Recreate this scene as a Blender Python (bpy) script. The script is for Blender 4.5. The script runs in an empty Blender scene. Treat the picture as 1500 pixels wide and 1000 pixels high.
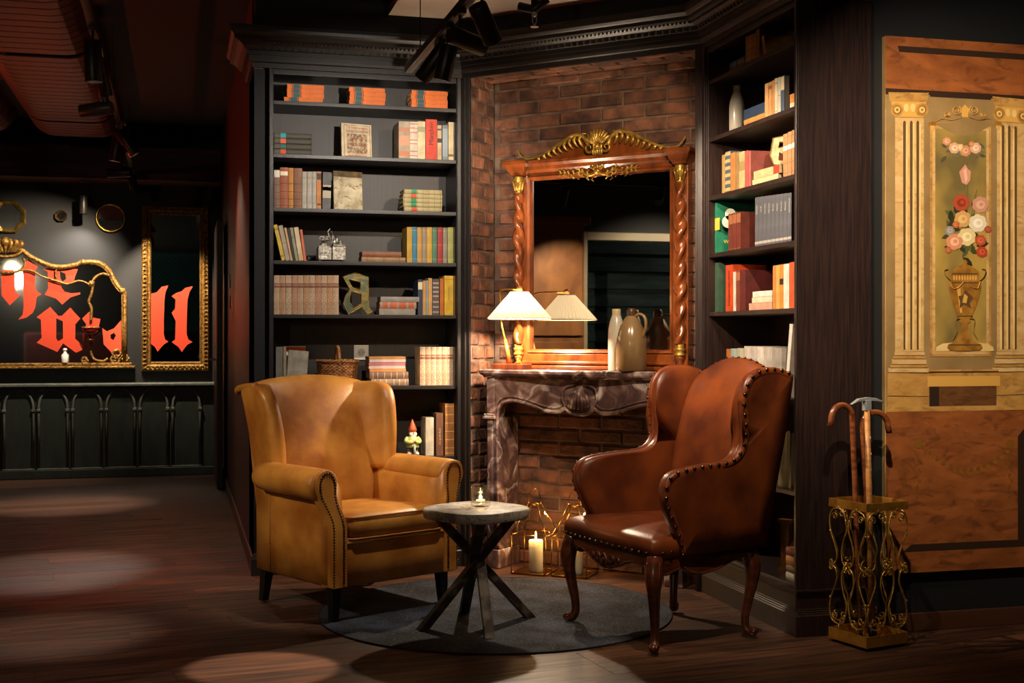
import bpy, bmesh, math, random
from mathutils import Vector, Matrix, Euler
R = math.radians
PI = math.pi
rnd = random.Random(7)
C = bpy.context.scene.collection
SC = bpy.context.scene

# ---------------------------------------------------------------- camera
CAM_H = 1.23
YAW = R(14.7)
FPX = 1855.0
HOR = 496.0
cam = bpy.data.cameras.new('camera')
cam.sensor_width = 36.0
cam.lens = 36.0 * FPX / 1500.0
cam.shift_y = (HOR - 500.0) / 1500.0
cam.clip_start = 0.05
cam_o = bpy.data.objects.new('camera', cam)
C.objects.link(cam_o)
cam_o.location = (0, 0, CAM_H)
cam_o.rotation_euler = (R(90), 0, -YAW)
SC.camera = cam_o

# ---------------------------------------------------------------- world, exposure
W = bpy.data.worlds.new('world')
SC.world = W
W.use_nodes = True
W.node_tree.nodes['Background'].inputs['Color'].default_value = (0.55, 0.65, 1.0, 1)
W.node_tree.nodes['Background'].inputs['Strength'].default_value = 0.01
vs = SC.view_settings
vs.view_transform = 'Standard'
vs.look = 'None'
vs.gamma = 1.0
vs.use_curve_mapping = False
vs.exposure = 0.0
SC.cycles.use_denoising = True
SC.cycles.max_bounces = 8
SC.cycles.sample_clamp_indirect = 4.0
SC.cycles.caustics_reflective = False
SC.cycles.caustics_refractive = False

WARM = (1.0, 0.79, 0.56)
WHITE = (1.0, 0.89, 0.76)
RED = (1.0, 0.10, 0.03)


def spot(name, loc, target, power, size=40, blend=0.5, col=WARM, rad=0.03):
    l = bpy.data.lights.new(name, 'SPOT')
    l.energy = power
    l.color = col
    l.spot_size = R(size)
    l.spot_blend = blend
    l.shadow_soft_size = rad
    o = bpy.data.objects.new(name, l)
    C.objects.link(o)
    o.location = loc
    d = Vector(target) - Vector(loc)
    o.rotation_euler = d.to_track_quat('-Z', 'Y').to_euler()
    return o


def bulb(name, loc, power, col=WARM, rad=0.03):
    l = bpy.data.lights.new(name, 'POINT')
    l.energy = power
    l.color = col
    l.shadow_soft_size = rad
    o = bpy.data.objects.new(name, l)
    C.objects.link(o)
    o.location = loc
    return o


# ---------------------------------------------------------------- the room's axes
# three faces of the corner: F_L straight bookcase, F_F chamfered chimney, F_R side bookcase
YL, XR = 6.712, 2.47
PA = Vector((1.4817, 6.712, 0))
PB = Vector((2.47, 5.724, 0))
F_W = (PB - PA).length
FR_L = Matrix.Translation((0.461, YL, 0))
FR_F = Matrix.Translation(PA) @ Matrix.Rotation(R(-45), 4, 'Z')
FR_R = Matrix.Translation((XR, 5.724, 0)) @ Matrix.Rotation(R(-90), 4, 'Z')
FR_P = Matrix.Translation((2.845, 4.71, 0))            # painted panel, x to the side, y into the wall
FR_W = Matrix.Translation((0, 12.0, 0))                # far wall


def ray(px, py):
    """direction of the sight line that a position in the photograph stands for"""
    a = (px - 750.0) / FPX
    b = (HOR - py) / FPX
    return Vector((a * math.cos(YAW) + math.sin(YAW), -a * math.sin(YAW) + math.cos(YAW), b))


def onf(fr, px, py, depth=0.0):
    """local (u, z) where a measured photograph point meets the plane 'depth' behind a face"""
    inv = fr.inverted()
    o = inv @ Vector((0, 0, CAM_H))
    d = inv.to_3x3() @ ray(px, py)
    t = (depth - o.y) / d.y
    p = o + d * t
    return p.x, p.z


# ---------------------------------------------------------------- materials
def lin(h):
    h = h.lstrip('#')
    o = []
    for i in (0, 2, 4):
        c = int(h[i:i + 2], 16) / 255.0
        o.append(c / 12.92 if c <= 0.04045 else ((c + 0.055) / 1.055) ** 2.4)
    return (o[0], o[1], o[2], 1.0)


MATS = {}


def pmat(name, base, base2=None, rough=0.5, metal=0.0, scale=6.0, stretch=(1, 1, 1), detail=5.0, lo=0.35, hi=0.65,
         bump=0.0, bscale=60.0, bstretch=None, coat=0.0, spec=0.5, rand=0.0, emit=0.0, emit_col=None, trans=0.0,
         ior=1.45, distort=0.0, rough2=None, veins=None, sheen=0.0):
    if name in MATS:
        return MATS[name]
    m = bpy.data.materials.new(name)
    m.use_nodes = True
    nt = m.node_tree
    N, Lk = nt.nodes, nt.links
    b = N['Principled BSDF']
    c1 = lin(base)
    c2 = lin(base2) if base2 else None
    b.inputs['Base Color'].default_value = c1
    b.inputs['Roughness'].default_value = rough
    b.inputs['Metallic'].default_value = metal
    b.inputs['Specular IOR Level'].default_value = spec
    b.inputs['Coat Weight'].default_value = coat
    b.inputs['Coat Roughness'].default_value = 0.12
    b.inputs['Transmission Weight'].default_value = trans
    b.inputs['IOR'].default_value = ior
    b.inputs['Sheen Weight'].default_value = sheen
    if emit:
        b.inputs['Emission Color'].default_value = lin(emit_col or base)
        b.inputs['Emission Strength'].default_value = emit
    need = c2 or bump or rand or veins
    if need:
        tc = N.new('ShaderNodeTexCoord')
        mp = N.new('ShaderNodeMapping')
        mp.inputs['Scale'].default_value = stretch
        Lk.new(tc.outputs['Object'], mp.inputs['Vector'])
        vec = mp.outputs['Vector']
        if rand:
            oi = N.new('ShaderNodeObjectInfo')
            ad = N.new('ShaderNodeVectorMath')
            ad.operation = 'ADD'
            mu = N.new('ShaderNodeMath')
            mu.operation = 'MULTIPLY'
            mu.inputs[1].default_value = 37.0
            Lk.new(oi.outputs['Random'], mu.inputs[0])
            Lk.new(vec, ad.inputs[0])
            Lk.new(mu.outputs[0], ad.inputs[1])
            vec = ad.outputs['Vector']
        col = None
        if c2:
            nz = N.new('ShaderNodeTexNoise')
            nz.inputs['Scale'].default_value = scale
            nz.inputs['Detail'].default_value = detail
            nz.inputs['Distortion'].default_value = distort
            Lk.new(vec, nz.inputs['Vector'])
            cr = N.new('ShaderNodeValToRGB')
            cr.color_ramp.elements[0].position = lo
            cr.color_ramp.elements[0].color = c1
            cr.color_ramp.elements[1].position = hi
            cr.color_ramp.elements[1].color = c2
            Lk.new(nz.outputs['Fac'], cr.inputs['Fac'])
            col = cr.outputs['Color']
            if rough2 is not None:
                mr = N.new('ShaderNodeMapRange')
                mr.inputs['From Min'].default_value = lo
                mr.inputs['From Max'].default_value = hi
                mr.inputs['To Min'].default_value = rough
                mr.inputs['To Max'].default_value = rough2
                Lk.new(nz.outputs['Fac'], mr.inputs['Value'])
                Lk.new(mr.outputs['Result'], b.inputs['Roughness'])
        if veins:
            vcol, vscale, vdist, vw, vst = veins
            n2 = N.new('ShaderNodeTexNoise')
            n2.inputs['Scale'].default_value = vscale
            n2.inputs['Detail'].default_value = 4
            n2.inputs['Distortion'].default_value = vdist
            mp2 = N.new('ShaderNodeMapping')
            mp2.inputs['Scale'].default_value = vst
            mp2.inputs['Rotation'].default_value = (0.3, 0.5, 0.2)
            Lk.new(tc.outputs['Object'], mp2.inputs['Vector'])
            Lk.new(mp2.outputs['Vector'], n2.inputs['Vector'])
            r2 = N.new('ShaderNodeValToRGB')
            e = r2.color_ramp.elements
            e[0].position = 0.5 - vw
            e[0].color = (0, 0, 0, 1)
            e[1].position = 0.5 + vw
            e[1].color = (0, 0, 0, 1)
            k = e.new(0.5)
            k.color = (1, 1, 1, 1)
            Lk.new(n2.outputs['Fac'], r2.inputs['Fac'])
            mx = N.new('ShaderNodeMix')
            mx.data_type = 'RGBA'
            mx.inputs['A'].default_value = c1
            mx.inputs['B'].default_value = lin(vcol)
            Lk.new(r2.outputs['Color'], mx.inputs['Factor'])
            if col:
                Lk.new(col, mx.inputs['A'])
            col = mx.outputs['Result']
        if rand:
            hs = N.new('ShaderNodeHueSaturation')
            mr2 = N.new('ShaderNodeMapRange')
            mr2.inputs['To Min'].default_value = 1.0 - rand
            mr2.inputs['To Max'].default_value = 1.0 + rand
            Lk.new(oi.outputs['Random'], mr2.inputs['Value'])
            Lk.new(mr2.outputs['Result'], hs.inputs['Value'])
            if col:
                Lk.new(col, hs.inputs['Color'])
            else:
                hs.inputs['Color'].default_value = c1
            col = hs.outputs['Color']
        if col:
            Lk.new(col, b.inputs['Base Color'])
        if bump:
            n3 = N.new('ShaderNodeTexNoise')
            n3.inputs['Scale'].default_value = bscale
            n3.inputs['Detail'].default_value = 6
            if bstretch:
                mp3 = N.new('ShaderNodeMapping')
                mp3.inputs['Scale'].default_value = bstretch
                Lk.new(tc.outputs['Object'], mp3.inputs['Vector'])
                Lk.new(mp3.outputs['Vector'], n3.inputs['Vector'])
            else:
                Lk.new(vec, n3.inputs['Vector'])
            bp = N.new('ShaderNodeBump')
            bp.inputs['Strength'].default_value = bump
            bp.inputs['Distance'].default_value = 0.01
            Lk.new(n3.outputs['Fac'], bp.inputs['Height'])
            Lk.new(bp.outputs['Normal'], b.inputs['Normal'])
    MATS[name] = m
    return m


def glassmat(name, col=(1, 1, 1, 1), alpha=0.12, rough=0.03):
    """thin pane: mostly see-through, with a mirror-like sheen that grows at grazing angles"""
    if name in MATS:
        return MATS[name]
    m = bpy.data.materials.new(name)
    m.use_nodes = True
    nt = m.node_tree
    nt.nodes.clear()
    out = nt.nodes.new('ShaderNodeOutputMaterial')
    tr = nt.nodes.new('ShaderNodeBsdfTransparent')
    tr.inputs['Color'].default_value = col
    gl = nt.nodes.new('ShaderNodeBsdfGlossy')
    gl.inputs['Roughness'].default_value = rough
    fr = nt.nodes.new('ShaderNodeLayerWeight')
    fr.inputs['Blend'].default_value = 0.5
    pw = nt.nodes.new('ShaderNodeMath')
    pw.operation = 'POWER'
    pw.inputs[1].default_value = 4.0
    ad = nt.nodes.new('ShaderNodeMath')
    ad.operation = 'MULTIPLY_ADD'
    ad.inputs[1].default_value = 0.5
    ad.inputs[2].default_value = alpha
    mx = nt.nodes.new('ShaderNodeMixShader')
    nt.links.new(fr.outputs['Facing'], pw.inputs[0])
    nt.links.new(pw.outputs[0], ad.inputs[0])
    nt.links.new(ad.outputs[0], mx.inputs[0])
    nt.links.new(tr.outputs[0], mx.inputs[1])
    nt.links.new(gl.outputs[0], mx.inputs[2])
    nt.links.new(mx.outputs[0], out.inputs[0])
    MATS[name] = m
    return m


# ---------------------------------------------------------------- mesh building
class MB:
    def __init__(s):
        s.v = []
        s.f = []

    def add(s, vs, fs, M=None):
        k = len(s.v)
        s.v += [tuple(M @ Vector(p)) if M is not None else tuple(p) for p in vs]
        s.f += [tuple(i + k for i in f) for f in fs]
        return s

    def box(s, x0, x1, y0, y1, z0, z1, M=None):
        return s.add([(x0, y0, z0), (x1, y0, z0), (x1, y1, z0), (x0, y1, z0), (x0, y0, z1), (x1, y0, z1), (x1, y1, z1), (x0, y1, z1)],
                     [(0, 3, 2, 1), (4, 5, 6, 7), (0, 1, 5, 4), (1, 2, 6, 5), (2, 3, 7, 6), (3, 0, 4, 7)], M)

    def loft(s, rings, cap=True, closed=True, M=None):
        n = len(rings[0])
        vs = [p for r_ in rings for p in r_]
        fs = []
        for i in range(len(rings) - 1):
            for j in range(n if closed else n - 1):
                a, b = i * n + j, i * n + (j + 1) % n
                fs.append((a, b, b + n, a + n))
        if cap and closed:
            fs.append(tuple(reversed(range(n))))
            fs.append(tuple(range((len(rings) - 1) * n, len(rings) * n)))
        return s.add(vs, fs, M)

    def tube(s, pts, rad, n=8, cap=True, M=None, flat=1.0, closed=False):
        pts = [Vector(p) for p in pts]
        rs = rad if isinstance(rad, (list, tuple)) else [rad] * len(pts)
        up = None
        rings = []
        m = len(pts)
        for i, p in enumerate(pts):
            if closed:
                t = (pts[(i + 1) % m] - pts[i - 1]).normalized()
            else:
                t = (pts[min(i + 1, m - 1)] - pts[max(i - 1, 0)]).normalized()
            if up is None:
                up = Vector((0, 0, 1)) if abs(t.z) < 0.95 else Vector((0, 1, 0))
            a = t.cross(up)
            if a.length < 1e-5:
                a = t.cross(Vector((1, 0.3, 0)))
            a.normalize()
            bn = a.cross(t).normalized()
            up = bn
            rings.append([p + (a * math.cos(q) + bn * math.sin(q) * flat) * rs[i] for q in [2 * PI * k / n for k in range(n)]])
        if closed:
            rings.append(rings[0])
        return s.loft(rings, cap=cap and not closed, M=M)

    def cyl(s, c, r, z0, z1, n=20, r2=None, M=None):
        r2 = r if r2 is None else r2
        return s.loft([[(c[0] + r * math.cos(q), c[1] + r * math.sin(q), z0) for q in [2 * PI * k / n for k in range(n)]],
                       [(c[0] + r2 * math.cos(q), c[1] + r2 * math.sin(q), z1) for q in [2 * PI * k / n for k in range(n)]]], M=M)

    def lathe(s, prof, c=(0, 0), n=24, M=None, cap=True):
        rings = [[(c[0] + r_ * math.cos(q), c[1] + r_ * math.sin(q), z) for q in [2 * PI * k / n for k in range(n)]] for r_, z in prof]
        return s.loft(rings, cap=cap, M=M)

    def prism(s, out, y0, y1, M=None):
        """outline in (x, z), counter-clockwise seen from -y, extruded from y0 (front) to y1"""
        n = len(out)
        vs = [(x, y0, z) for x, z in out] + [(x, y1, z) for x, z in out]
        fs = [tuple(range(n)), tuple(reversed(range(n, 2 * n)))]
        fs += [(j, j + n, (j + 1) % n + n, (j + 1) % n) for j in range(n)]
        return s.add(vs, fs, M)

    def sph(s, c, r, n=10, m=6, sc=(1, 1, 1), M=None):
        rings = []
        for i in range(m + 1):
            a = -PI / 2 + PI * i / m
            rr = max(math.cos(a), 0.02) * r
            rings.append([(c[0] + sc[0] * rr * math.cos(q), c[1] + sc[1] * rr * math.sin(q), c[2] + sc[2] * r * math.sin(a))
                          for q in [2 * PI * k / n for k in range(n)]])
        return s.loft(rings, M=M)

    def mesh(s, name):
        me = bpy.data.meshes.new(name)
        me.from_pydata(s.v, [], s.f)
        me.update()
        return me

    def build(s, name, mat, parent=None, smooth=False, bevel=0.0, seg=2, sub=0, crease=None, fix=True):
        me = s.mesh(name)
        if fix:
            bm = bmesh.new()
            bm.from_mesh(me)
            bmesh.ops.recalc_face_normals(bm, faces=bm.faces)
            bm.to_mesh(me)
            bm.free()
        if smooth:
            me.polygons.foreach_set('use_smooth', [True] * len(me.polygons))
        return obj(name, me, mat, parent, bevel, seg, sub)


def obj(name, me, mat, parent=None, bevel=0.0, seg=2, sub=0):
    if mat is not None and len(me.materials) == 0:
        me.materials.append(mat)
    o = bpy.data.objects.new(name, me)
    C.objects.link(o)
    if parent is not None:
        o.parent = parent
    if bevel:
        md = o.modifiers.new('Bevel', 'BEVEL')
        md.width = bevel
        md.segments = seg
        md.limit_method = 'ANGLE'
        md.angle_limit = R(35)
        me.polygons.foreach_set('use_smooth', [True] * len(me.polygons))
        o.modifiers.new('Normals', 'WEIGHTED_NORMAL').keep_sharp = True
    if sub:
        md = o.modifiers.new('Subsurf', 'SUBSURF')
        md.levels = md.render_levels = sub
        me.polygons.foreach_set('use_smooth', [True] * len(me.polygons))
    return o


def thing(name, label, cat, loc=(0, 0, 0), rotz=0.0, group=None, M=None):
    o = bpy.data.objects.new(name, None)
    o.empty_display_size = 0.05
    C.objects.link(o)
    if M is not None:
        o.matrix_world = M
    else:
        o.location = loc
        o.rotation_euler = (0, 0, rotz)
    return tag(o, label, cat, group)


def tag(o, label, cat, group=None):
    o['label'] = label
    o['category'] = cat
    if group:
        o['group'] = group
    return o


def struct(o, label=None, cat=None):
    o['kind'] = 'structure'
    if label:
        o['label'] = label
    if cat:
        o['category'] = cat
    return o


def stuff(o):
    o['kind'] = 'stuff'
    return o


def smooth_by_angle(o, deg=40):
    me = o.data
    me.polygons.foreach_set('use_smooth', [True] * len(me.polygons))
    try:
        me.set_sharp_from_angle(angle=R(deg))
    except Exception:
        pass
    return o


def spl(pts, n=6, closed=False):
    """Catmull-Rom through pts (any dimension)"""
    P = [Vector(p) for p in pts]
    m = len(P)
    out = []
    segs = m if closed else m - 1
    for i in range(segs):
        if closed:
            p0, p1, p2, p3 = P[i - 1], P[i], P[(i + 1) % m], P[(i + 2) % m]
        else:
            p0, p1, p2, p3 = P[max(i - 1, 0)], P[i], P[i + 1], P[min(i + 2, m - 1)]
        for k in range(n):
            t = k / n
            out.append(0.5 * ((2 * p1) + (p2 - p0) * t + (2 * p0 - 5 * p1 + 4 * p2 - p3) * t * t + (3 * p1 - p0 - 3 * p2 + p3) * t ** 3))
    if not closed:
        out.append(P[-1])
    return out


def spl2(pts, n=6, closed=True):
    return [(p.x, p.y) for p in (Vector(q) for q in spl([(a, b, 0) for a, b in pts], n, closed))]


def text(name, s, size, mat, parent, M, align='CENTER', ext=0.0003, squeeze=1.0):
    cu = bpy.data.curves.new(name, 'FONT')
    cu.body = s
    cu.size = size
    cu.align_x = align
    cu.align_y = 'CENTER'
    cu.extrude = ext
    cu.resolution_u = 2
    cu.materials.append(mat)
    o = bpy.data.objects.new(name, cu)
    C.objects.link(o)
    dg = bpy.context.evaluated_depsgraph_get()
    me = bpy.data.meshes.new_from_object(o.evaluated_get(dg))
    bpy.data.objects.remove(o)
    me.name = name
    o = bpy.data.objects.new(name, me)
    C.objects.link(o)
    if parent is not None:
        o.parent = parent
    o.matrix_basis = M @ Matrix.Diagonal((squeeze, 1, 1, 1))
    return o


STAND = Matrix.Rotation(R(90), 4, 'X')      # text lying in xy stands up in xz, facing -y

# common materials
m_black = pmat('black_stained_wood', '#130f0e', '#1d1816', rough=0.42, scale=3, stretch=(40, 40, 2.0), bump=0.08, bscale=4, bstretch=(120, 120, 4))
m_dbrown = pmat('dark_brown_stained_wood', '#30201b', '#1c1314', rough=0.4, scale=3, stretch=(40, 40, 2.0), bump=0.06, bscale=4, bstretch=(120, 120, 4))
m_wallblack = pmat('matt_black_paint', '#17191c', '#131518', rough=0.6, scale=2, bump=0.03, bscale=90)
m_ceil_black = pmat('black_ceiling_paint', '#0b0b0c', rough=0.8)
m_gold = pmat('gilt', '#c8a04a', '#8a6224', rough=0.36, metal=0.6, scale=30, bump=0.1, bscale=80)
m_brass = pmat('polished_brass', '#c48e3c', '#a06c26', rough=0.28, metal=0.6, scale=20)
m_blackmetal = pmat('black_metal', '#141312', rough=0.35, metal=0.3)
m_mirror = pmat('mirror_glass', '#e6e9e8', rough=0.015, metal=1.0)
# ================================================================ ROOM
m_oak = pmat('dark_oiled_oak', '#5e3c29', '#2e1d15', rough=0.36, rough2=0.55, scale=2.2, stretch=(1.2, 14, 14), detail=8, rand=0.28,
             bump=0.06, bscale=3, bstretch=(6, 90, 30), distort=0.4)


def floor_base_mat():
    m = bpy.data.materials.new('dark_oak_boards')
    m.use_nodes = True
    N, Lk = m.node_tree.nodes, m.node_tree.links
    b = N['Principled BSDF']
    tc = N.new('ShaderNodeTexCoord')
    br = N.new('ShaderNodeTexBrick')
    br.inputs['Scale'].default_value = 1.0
    br.inputs['Brick Width'].default_value = 1.9
    br.inputs['Row Height'].default_value = 0.17
    br.inputs['Mortar Size'].default_value = 0.003
    br.inputs['Color1'].default_value = lin('#523423')
    br.inputs['Color2'].default_value = lin('#2e1d15')
    br.inputs['Mortar'].default_value = lin('#140c08')
    Lk.new(tc.outputs['Object'], br.inputs['Vector'])
    Lk.new(br.outputs['Color'], b.inputs['Base Color'])
    b.inputs['Roughness'].default_value = 0.4
    return m


PLK = R(7.7)
fl = MB().box(-6, 7, -4.5, 14, -0.12, -0.003).build('floor', floor_base_mat())
fl.rotation_euler = (0, 0, PLK)
struct(fl, 'dark oiled oak plank floor', 'floor')
pl_mesh = []
for k in range(3):
    ln = (1.9, 1.45, 1.9)[k]
    me = MB().box(0.0008, ln - 0.0008, 0.0008, 0.1692, -0.02, 0.0).mesh('plank')
    me.materials.append(m_oak)
    pl_mesh.append((ln, me))
pv = Matrix.Rotation(-PLK, 4, 'Z')
for row in range(40):
    y = 3.3 + row * 0.17
    x = -3.2 + rnd.uniform(-1.5, 0)
    while x < 5.2:
        ln, me = pl_mesh[rnd.randrange(3)]
        # keep boards that lie in the part of the floor in sight
        w = Matrix.Rotation(PLK, 4, 'Z') @ Vector((x + ln / 2, y, 0))
        zc = w.x * math.sin(YAW) + w.y * math.cos(YAW)
        rc = w.x * math.cos(YAW) - w.y * math.sin(YAW)
        if abs(rc) < 0.43 * zc + 1.0 and zc < 8.6 and not (w.x > 2.0 + ln / 2 and w.y > 6.9):
            o = bpy.data.objects.new('plank', me)
            C.objects.link(o)
            o.parent = fl
            o.location = (x, y, rnd.uniform(-0.0012, 0))
        x += ln

# ---- walls
m_redwall = pmat('maroon_stained_panel', '#5c2f26', '#46221c', rough=0.45, scale=2.5, stretch=(20, 8, 0.7), bump=0.05, bscale=4, bstretch=(60, 60, 3))
m_beam = pmat('reddish_rough_beam', '#5a2c22', '#32170f', rough=0.6, scale=3, stretch=(1, 10, 10), bump=0.2, bscale=6, bstretch=(3, 40, 40))
struct(MB().box(-3.75, 0.45, 12.0, 12.15, 0, 3.2).build('wall_far', m_wallblack), 'matt charcoal far wall', 'wall')
rw = struct(MB().box(0.375, 0.46, 6.75, 12.0, 0, 3.1).build('wall_side', m_redwall), 'maroon stained wall beside the bookcase', 'wall')
MB().box(0.36, 0.374, 6.76, 11.9, 0, 0.09).build('skirting', m_redwall, rw, bevel=0.003)
struct(MB().box(2.81, 5.6, 4.74, 4.9, 0, 3.2).build('wall_right', m_wallblack), 'matt black wall behind the painted panel', 'wall')
bb = MB().box(2.83, 5.6, 4.722, 4.7395, 0, 0.075).build('baseboard_right', pmat('brown_skirting', '#4a2c1c', rough=0.5), bevel=0.003)
struct(bb, 'brown skirting board under the painted panel', 'skirting')
struct(MB().box(5.6, 5.75, -3.2, 4.9, 0, 3.2).build('wall_east', m_wallblack), 'matt black end wall', 'wall')
struct(MB().box(-3.75, 5.75, -3.35, -3.2, 0, 3.2).build('wall_back', m_wallblack), 'matt black rear wall', 'wall')
# wall behind the corner joinery
struct(MB().box(0.46, 4.2, 7.3, 7.42, 0, 3.1).build('wall_behind', m_wallblack), 'matt black wall behind the bookcase', 'wall')
struct(MB().box(2.9, 3.0, 4.9, 7.3, 0, 3.1).build('wall_behind_side', m_wallblack), 'matt black wall behind the side bookcase', 'wall')

# ---- long window wall that only the overmantel mirror shows
m_cream = pmat('cream_window_paint', '#d9c9a8', rough=0.5)
wl = MB()
wl.box(-3.75, -3.6, -3.2, 2.6, 0, 3.2).box(-3.75, -3.6, 4.62, 12.0, 0, 3.2)
wl.box(-3.75, -3.6, 2.6, 4.62, 0, 0.45).box(-3.75, -3.6, 2.6, 4.62, 2.3, 3.2)
struct(wl.build('wall_left', m_wallblack), 'matt black window wall', 'wall')
w1 = thing('window_1', 'large cream framed window looking onto dark boards', 'window', (-3.62, 2.6, 0))
struct(w1)
f = MB().box(-0.06, 0.05, 0, 0.07, 0.45, 2.3).box(-0.06, 0.05, 1.95, 2.02, 0.45, 2.3).box(-0.06, 0.05, 0.07, 1.95, 2.22, 2.3).box(-0.06, 0.05, 0.07, 1.95, 0.45, 0.52)
f.build('window_frame', m_cream, w1, bevel=0.006)
MB().box(-0.05, 0.03, 0.98, 1.04, 0.52, 2.22).build('mullion', m_cream, w1, bevel=0.005)
for a, b_ in ((0.07, 0.98), (1.04, 1.95)):
    MB().box(-0.012, -0.006, a, b_, 0.52, 2.22).build('pane', glassmat('window_glass', (0.75, 0.8, 0.8, 1), 0.06), w1)
m_siding = pmat('grey_green_boards', '#5b6660', '#3c4640', rough=0.7, scale=3, stretch=(1, 1, 8))
sd = struct(MB().box(-5.3, -5.2, 0.0, 7.0, 0, 3.4).build('wall_outside', m_siding), 'grey green boarded wall outside the window', 'wall')
for k in range(16):
    MB().add([(-5.2, 1.2, 0.2 * k), (-5.2, 6.2, 0.2 * k), (-5.2, 6.2, 0.2 * k + 0.19), (-5.2, 1.2, 0.2 * k + 0.19),
              (-5.165, 1.2, 0.2 * k), (-5.165, 6.2, 0.2 * k), (-5.19, 6.2, 0.2 * k + 0.19), (-5.19, 1.2, 0.2 * k + 0.19)],
             [(0, 3, 2, 1), (4, 5, 6, 7), (0, 1, 5, 4), (1, 2, 6, 5), (2, 3, 7, 6), (3, 0, 4, 7)]).build('siding_board', m_siding, sd)

# ---- ceilings
m_plaster = pmat('grey_brown_plaster', '#9a8a7c', '#83756a', rough=0.9, scale=3, bump=0.05, bscale=30)
m_concrete = pmat('mottled_concrete', '#3a3836', '#1c1b1a', rough=0.9, scale=14, bump=0.2, bscale=20)
struct(MB().box(-3.75, 5.75, -3.35, 12.15, 3.1, 3.25).build('ceiling', m_ceil_black), 'black painted ceiling', 'ceiling')
pc = MB().add([(1.06, 4.2, 2.93), (2.9, 4.2, 2.93), (2.9, 5.75, 2.93), (1.95, 6.72, 2.93), (1.06, 6.72, 2.93)], [(4, 3, 2, 1, 0)])
pc.add([(1.06, 4.2, 2.97), (2.9, 4.2, 2.97), (2.9, 5.75, 2.97), (1.95, 6.72, 2.97), (1.06, 6.72, 2.97)], [(0, 1, 2, 3, 4)])
struct(pc.build('ceiling_plaster', m_plaster), 'grey brown plaster ceiling above the fireplace', 'ceiling')
struct(MB().box(0.25, 0.82, 3.5, 5.98, 2.95, 2.99).build('ceiling_concrete', m_concrete), 'mottled concrete ceiling patch beside the track', 'ceiling')
# black bulkhead over the joinery
bk = MB()
bk.box(0.375, 1.62, 6.60, 6.90, 2.84, 3.1)
struct(bk.build('trim_1', m_ceil_black), 'black bulkhead above the bookcase crown', 'bulkhead')
bk = MB().add([(1.40, 6.80, 2.84), (1.35, 6.75, 2.84), (2.44, 5.66, 2.84), (2.52, 5.74, 2.84)] + [(1.40, 6.80, 3.1), (1.35, 6.75, 3.1), (2.44, 5.66, 3.1), (2.52, 5.74, 3.1)],
              [(0, 1, 2, 3), (4, 5, 6, 7), (0, 1, 5, 4), (1, 2, 6, 5), (2, 3, 7, 6), (3, 0, 4, 7)])
struct(bk.build('trim_2', m_ceil_black), 'black bulkhead above the chimney crown', 'bulkhead')
struct(MB().box(2.40, 2.9, 4.76, 5.80, 2.84, 3.1).build('trim_3', m_ceil_black), 'black bulkhead above the side bookcase', 'bulkhead')

# ---- beam at the end of the long room
bm_ = thing('ceiling_beam', 'reddish rough timber header above the far mirrors', 'beam', (0, 0, 0))
struct(bm_)
MB().box(-3.6, 0.36, 11.55, 11.99, 2.62, 2.76).build('board', m_beam, bm_, bevel=0.006)
MB().box(-3.6, 0.36, 11.62, 11.99, 2.765, 2.92).build('board', m_beam, bm_, bevel=0.006)

# ---- hanging slatted vaults lit red
m_vault = pmat('maroon_lacquered_slat', '#4e2c22', '#40221a', rough=0.38, scale=4, stretch=(3, 1, 3))


def slat_mesh(w):
    prof = []
    for k in range(6):
        a = PI * 0.5 * k / 5
        prof.append((-w / 2 + 0.16 - 0.16 * math.cos(a) - 0.02 * (1 - k / 5), 0.16 - 0.16 * math.sin(a)))
    prof += [(-q[0], q[1]) for q in reversed(prof)]
    b = MB()
    r0 = [(x, 0.0, z) for x, z in prof] + [(x * 0.985, 0.0, z + 0.012) for x, z in reversed(prof)]
    r1 = [(x, 0.118, z) for x, z, in prof] + [(x * 0.985, 0.118, z + 0.012) for x, z in reversed(prof)]
    b.loft([r0, r1])
    me = b.mesh('slat')
    me.materials.append(m_vault)
    return me


sm = slat_mesh(0.66)
for (cx, segs, lb) in ((-0.80, ((5.6, 7.75), (7.80, 10.05), (10.10, 11.2)), ('under the dark gap beside the track', 'second along the track', 'end')),
                       (-1.62, ((6.6, 9.85), (9.9, 11.2)), ('along the outer row', 'outer row end'))):
    for i, (y0, y1) in enumerate(segs):
        lab = 'maroon slatted ceiling vault with upturned edges, ' + (
            ['longest along the spotlight track', 'second along the spotlight track', 'short last one along the track'][i] if cx > -1 else
            ['long one away from the track', 'short one away from the track'][i])
        t = thing('slatted_vault', lab, 'ceiling panel', (cx, y0, 2.86), 0, 'slatted ceiling vaults')
        n = int((y1 - y0) / 0.132)
        for k in range(n):
            o = bpy.data.objects.new('slat', sm)
            C.objects.link(o)
            o.parent = t
            rise = 0.0
            d_end = (n - 1 - k)
            if d_end < 3 and i == len(segs) - 1:
                rise = (0.13, 0.055, 0.015)[d_end]
            o.location = (0, 0.132 * k, rise)
        MB().box(-0.02, 0.02, 0, n * 0.132, 0.08, 0.12).build('spine_bar', m_blackmetal, t)
        for yy in (0.2, n * 0.132 - 0.2):
            MB().cyl((0, yy), 0.004, 0.12, 0.24, 6).build('hanger', m_blackmetal, t)

# ---- brick recess of the chimney
m_brick = pmat('old_brick', '#7c4e35', '#2e1e17', rough=0.85, scale=9, detail=9, lo=0.3, hi=0.70, rand=0.45, bump=0.9, bscale=38)
m_mortar = pmat('mortar', '#6e5848', '#4b3a30', rough=0.95, scale=12, bump=0.3, bscale=60)


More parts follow.
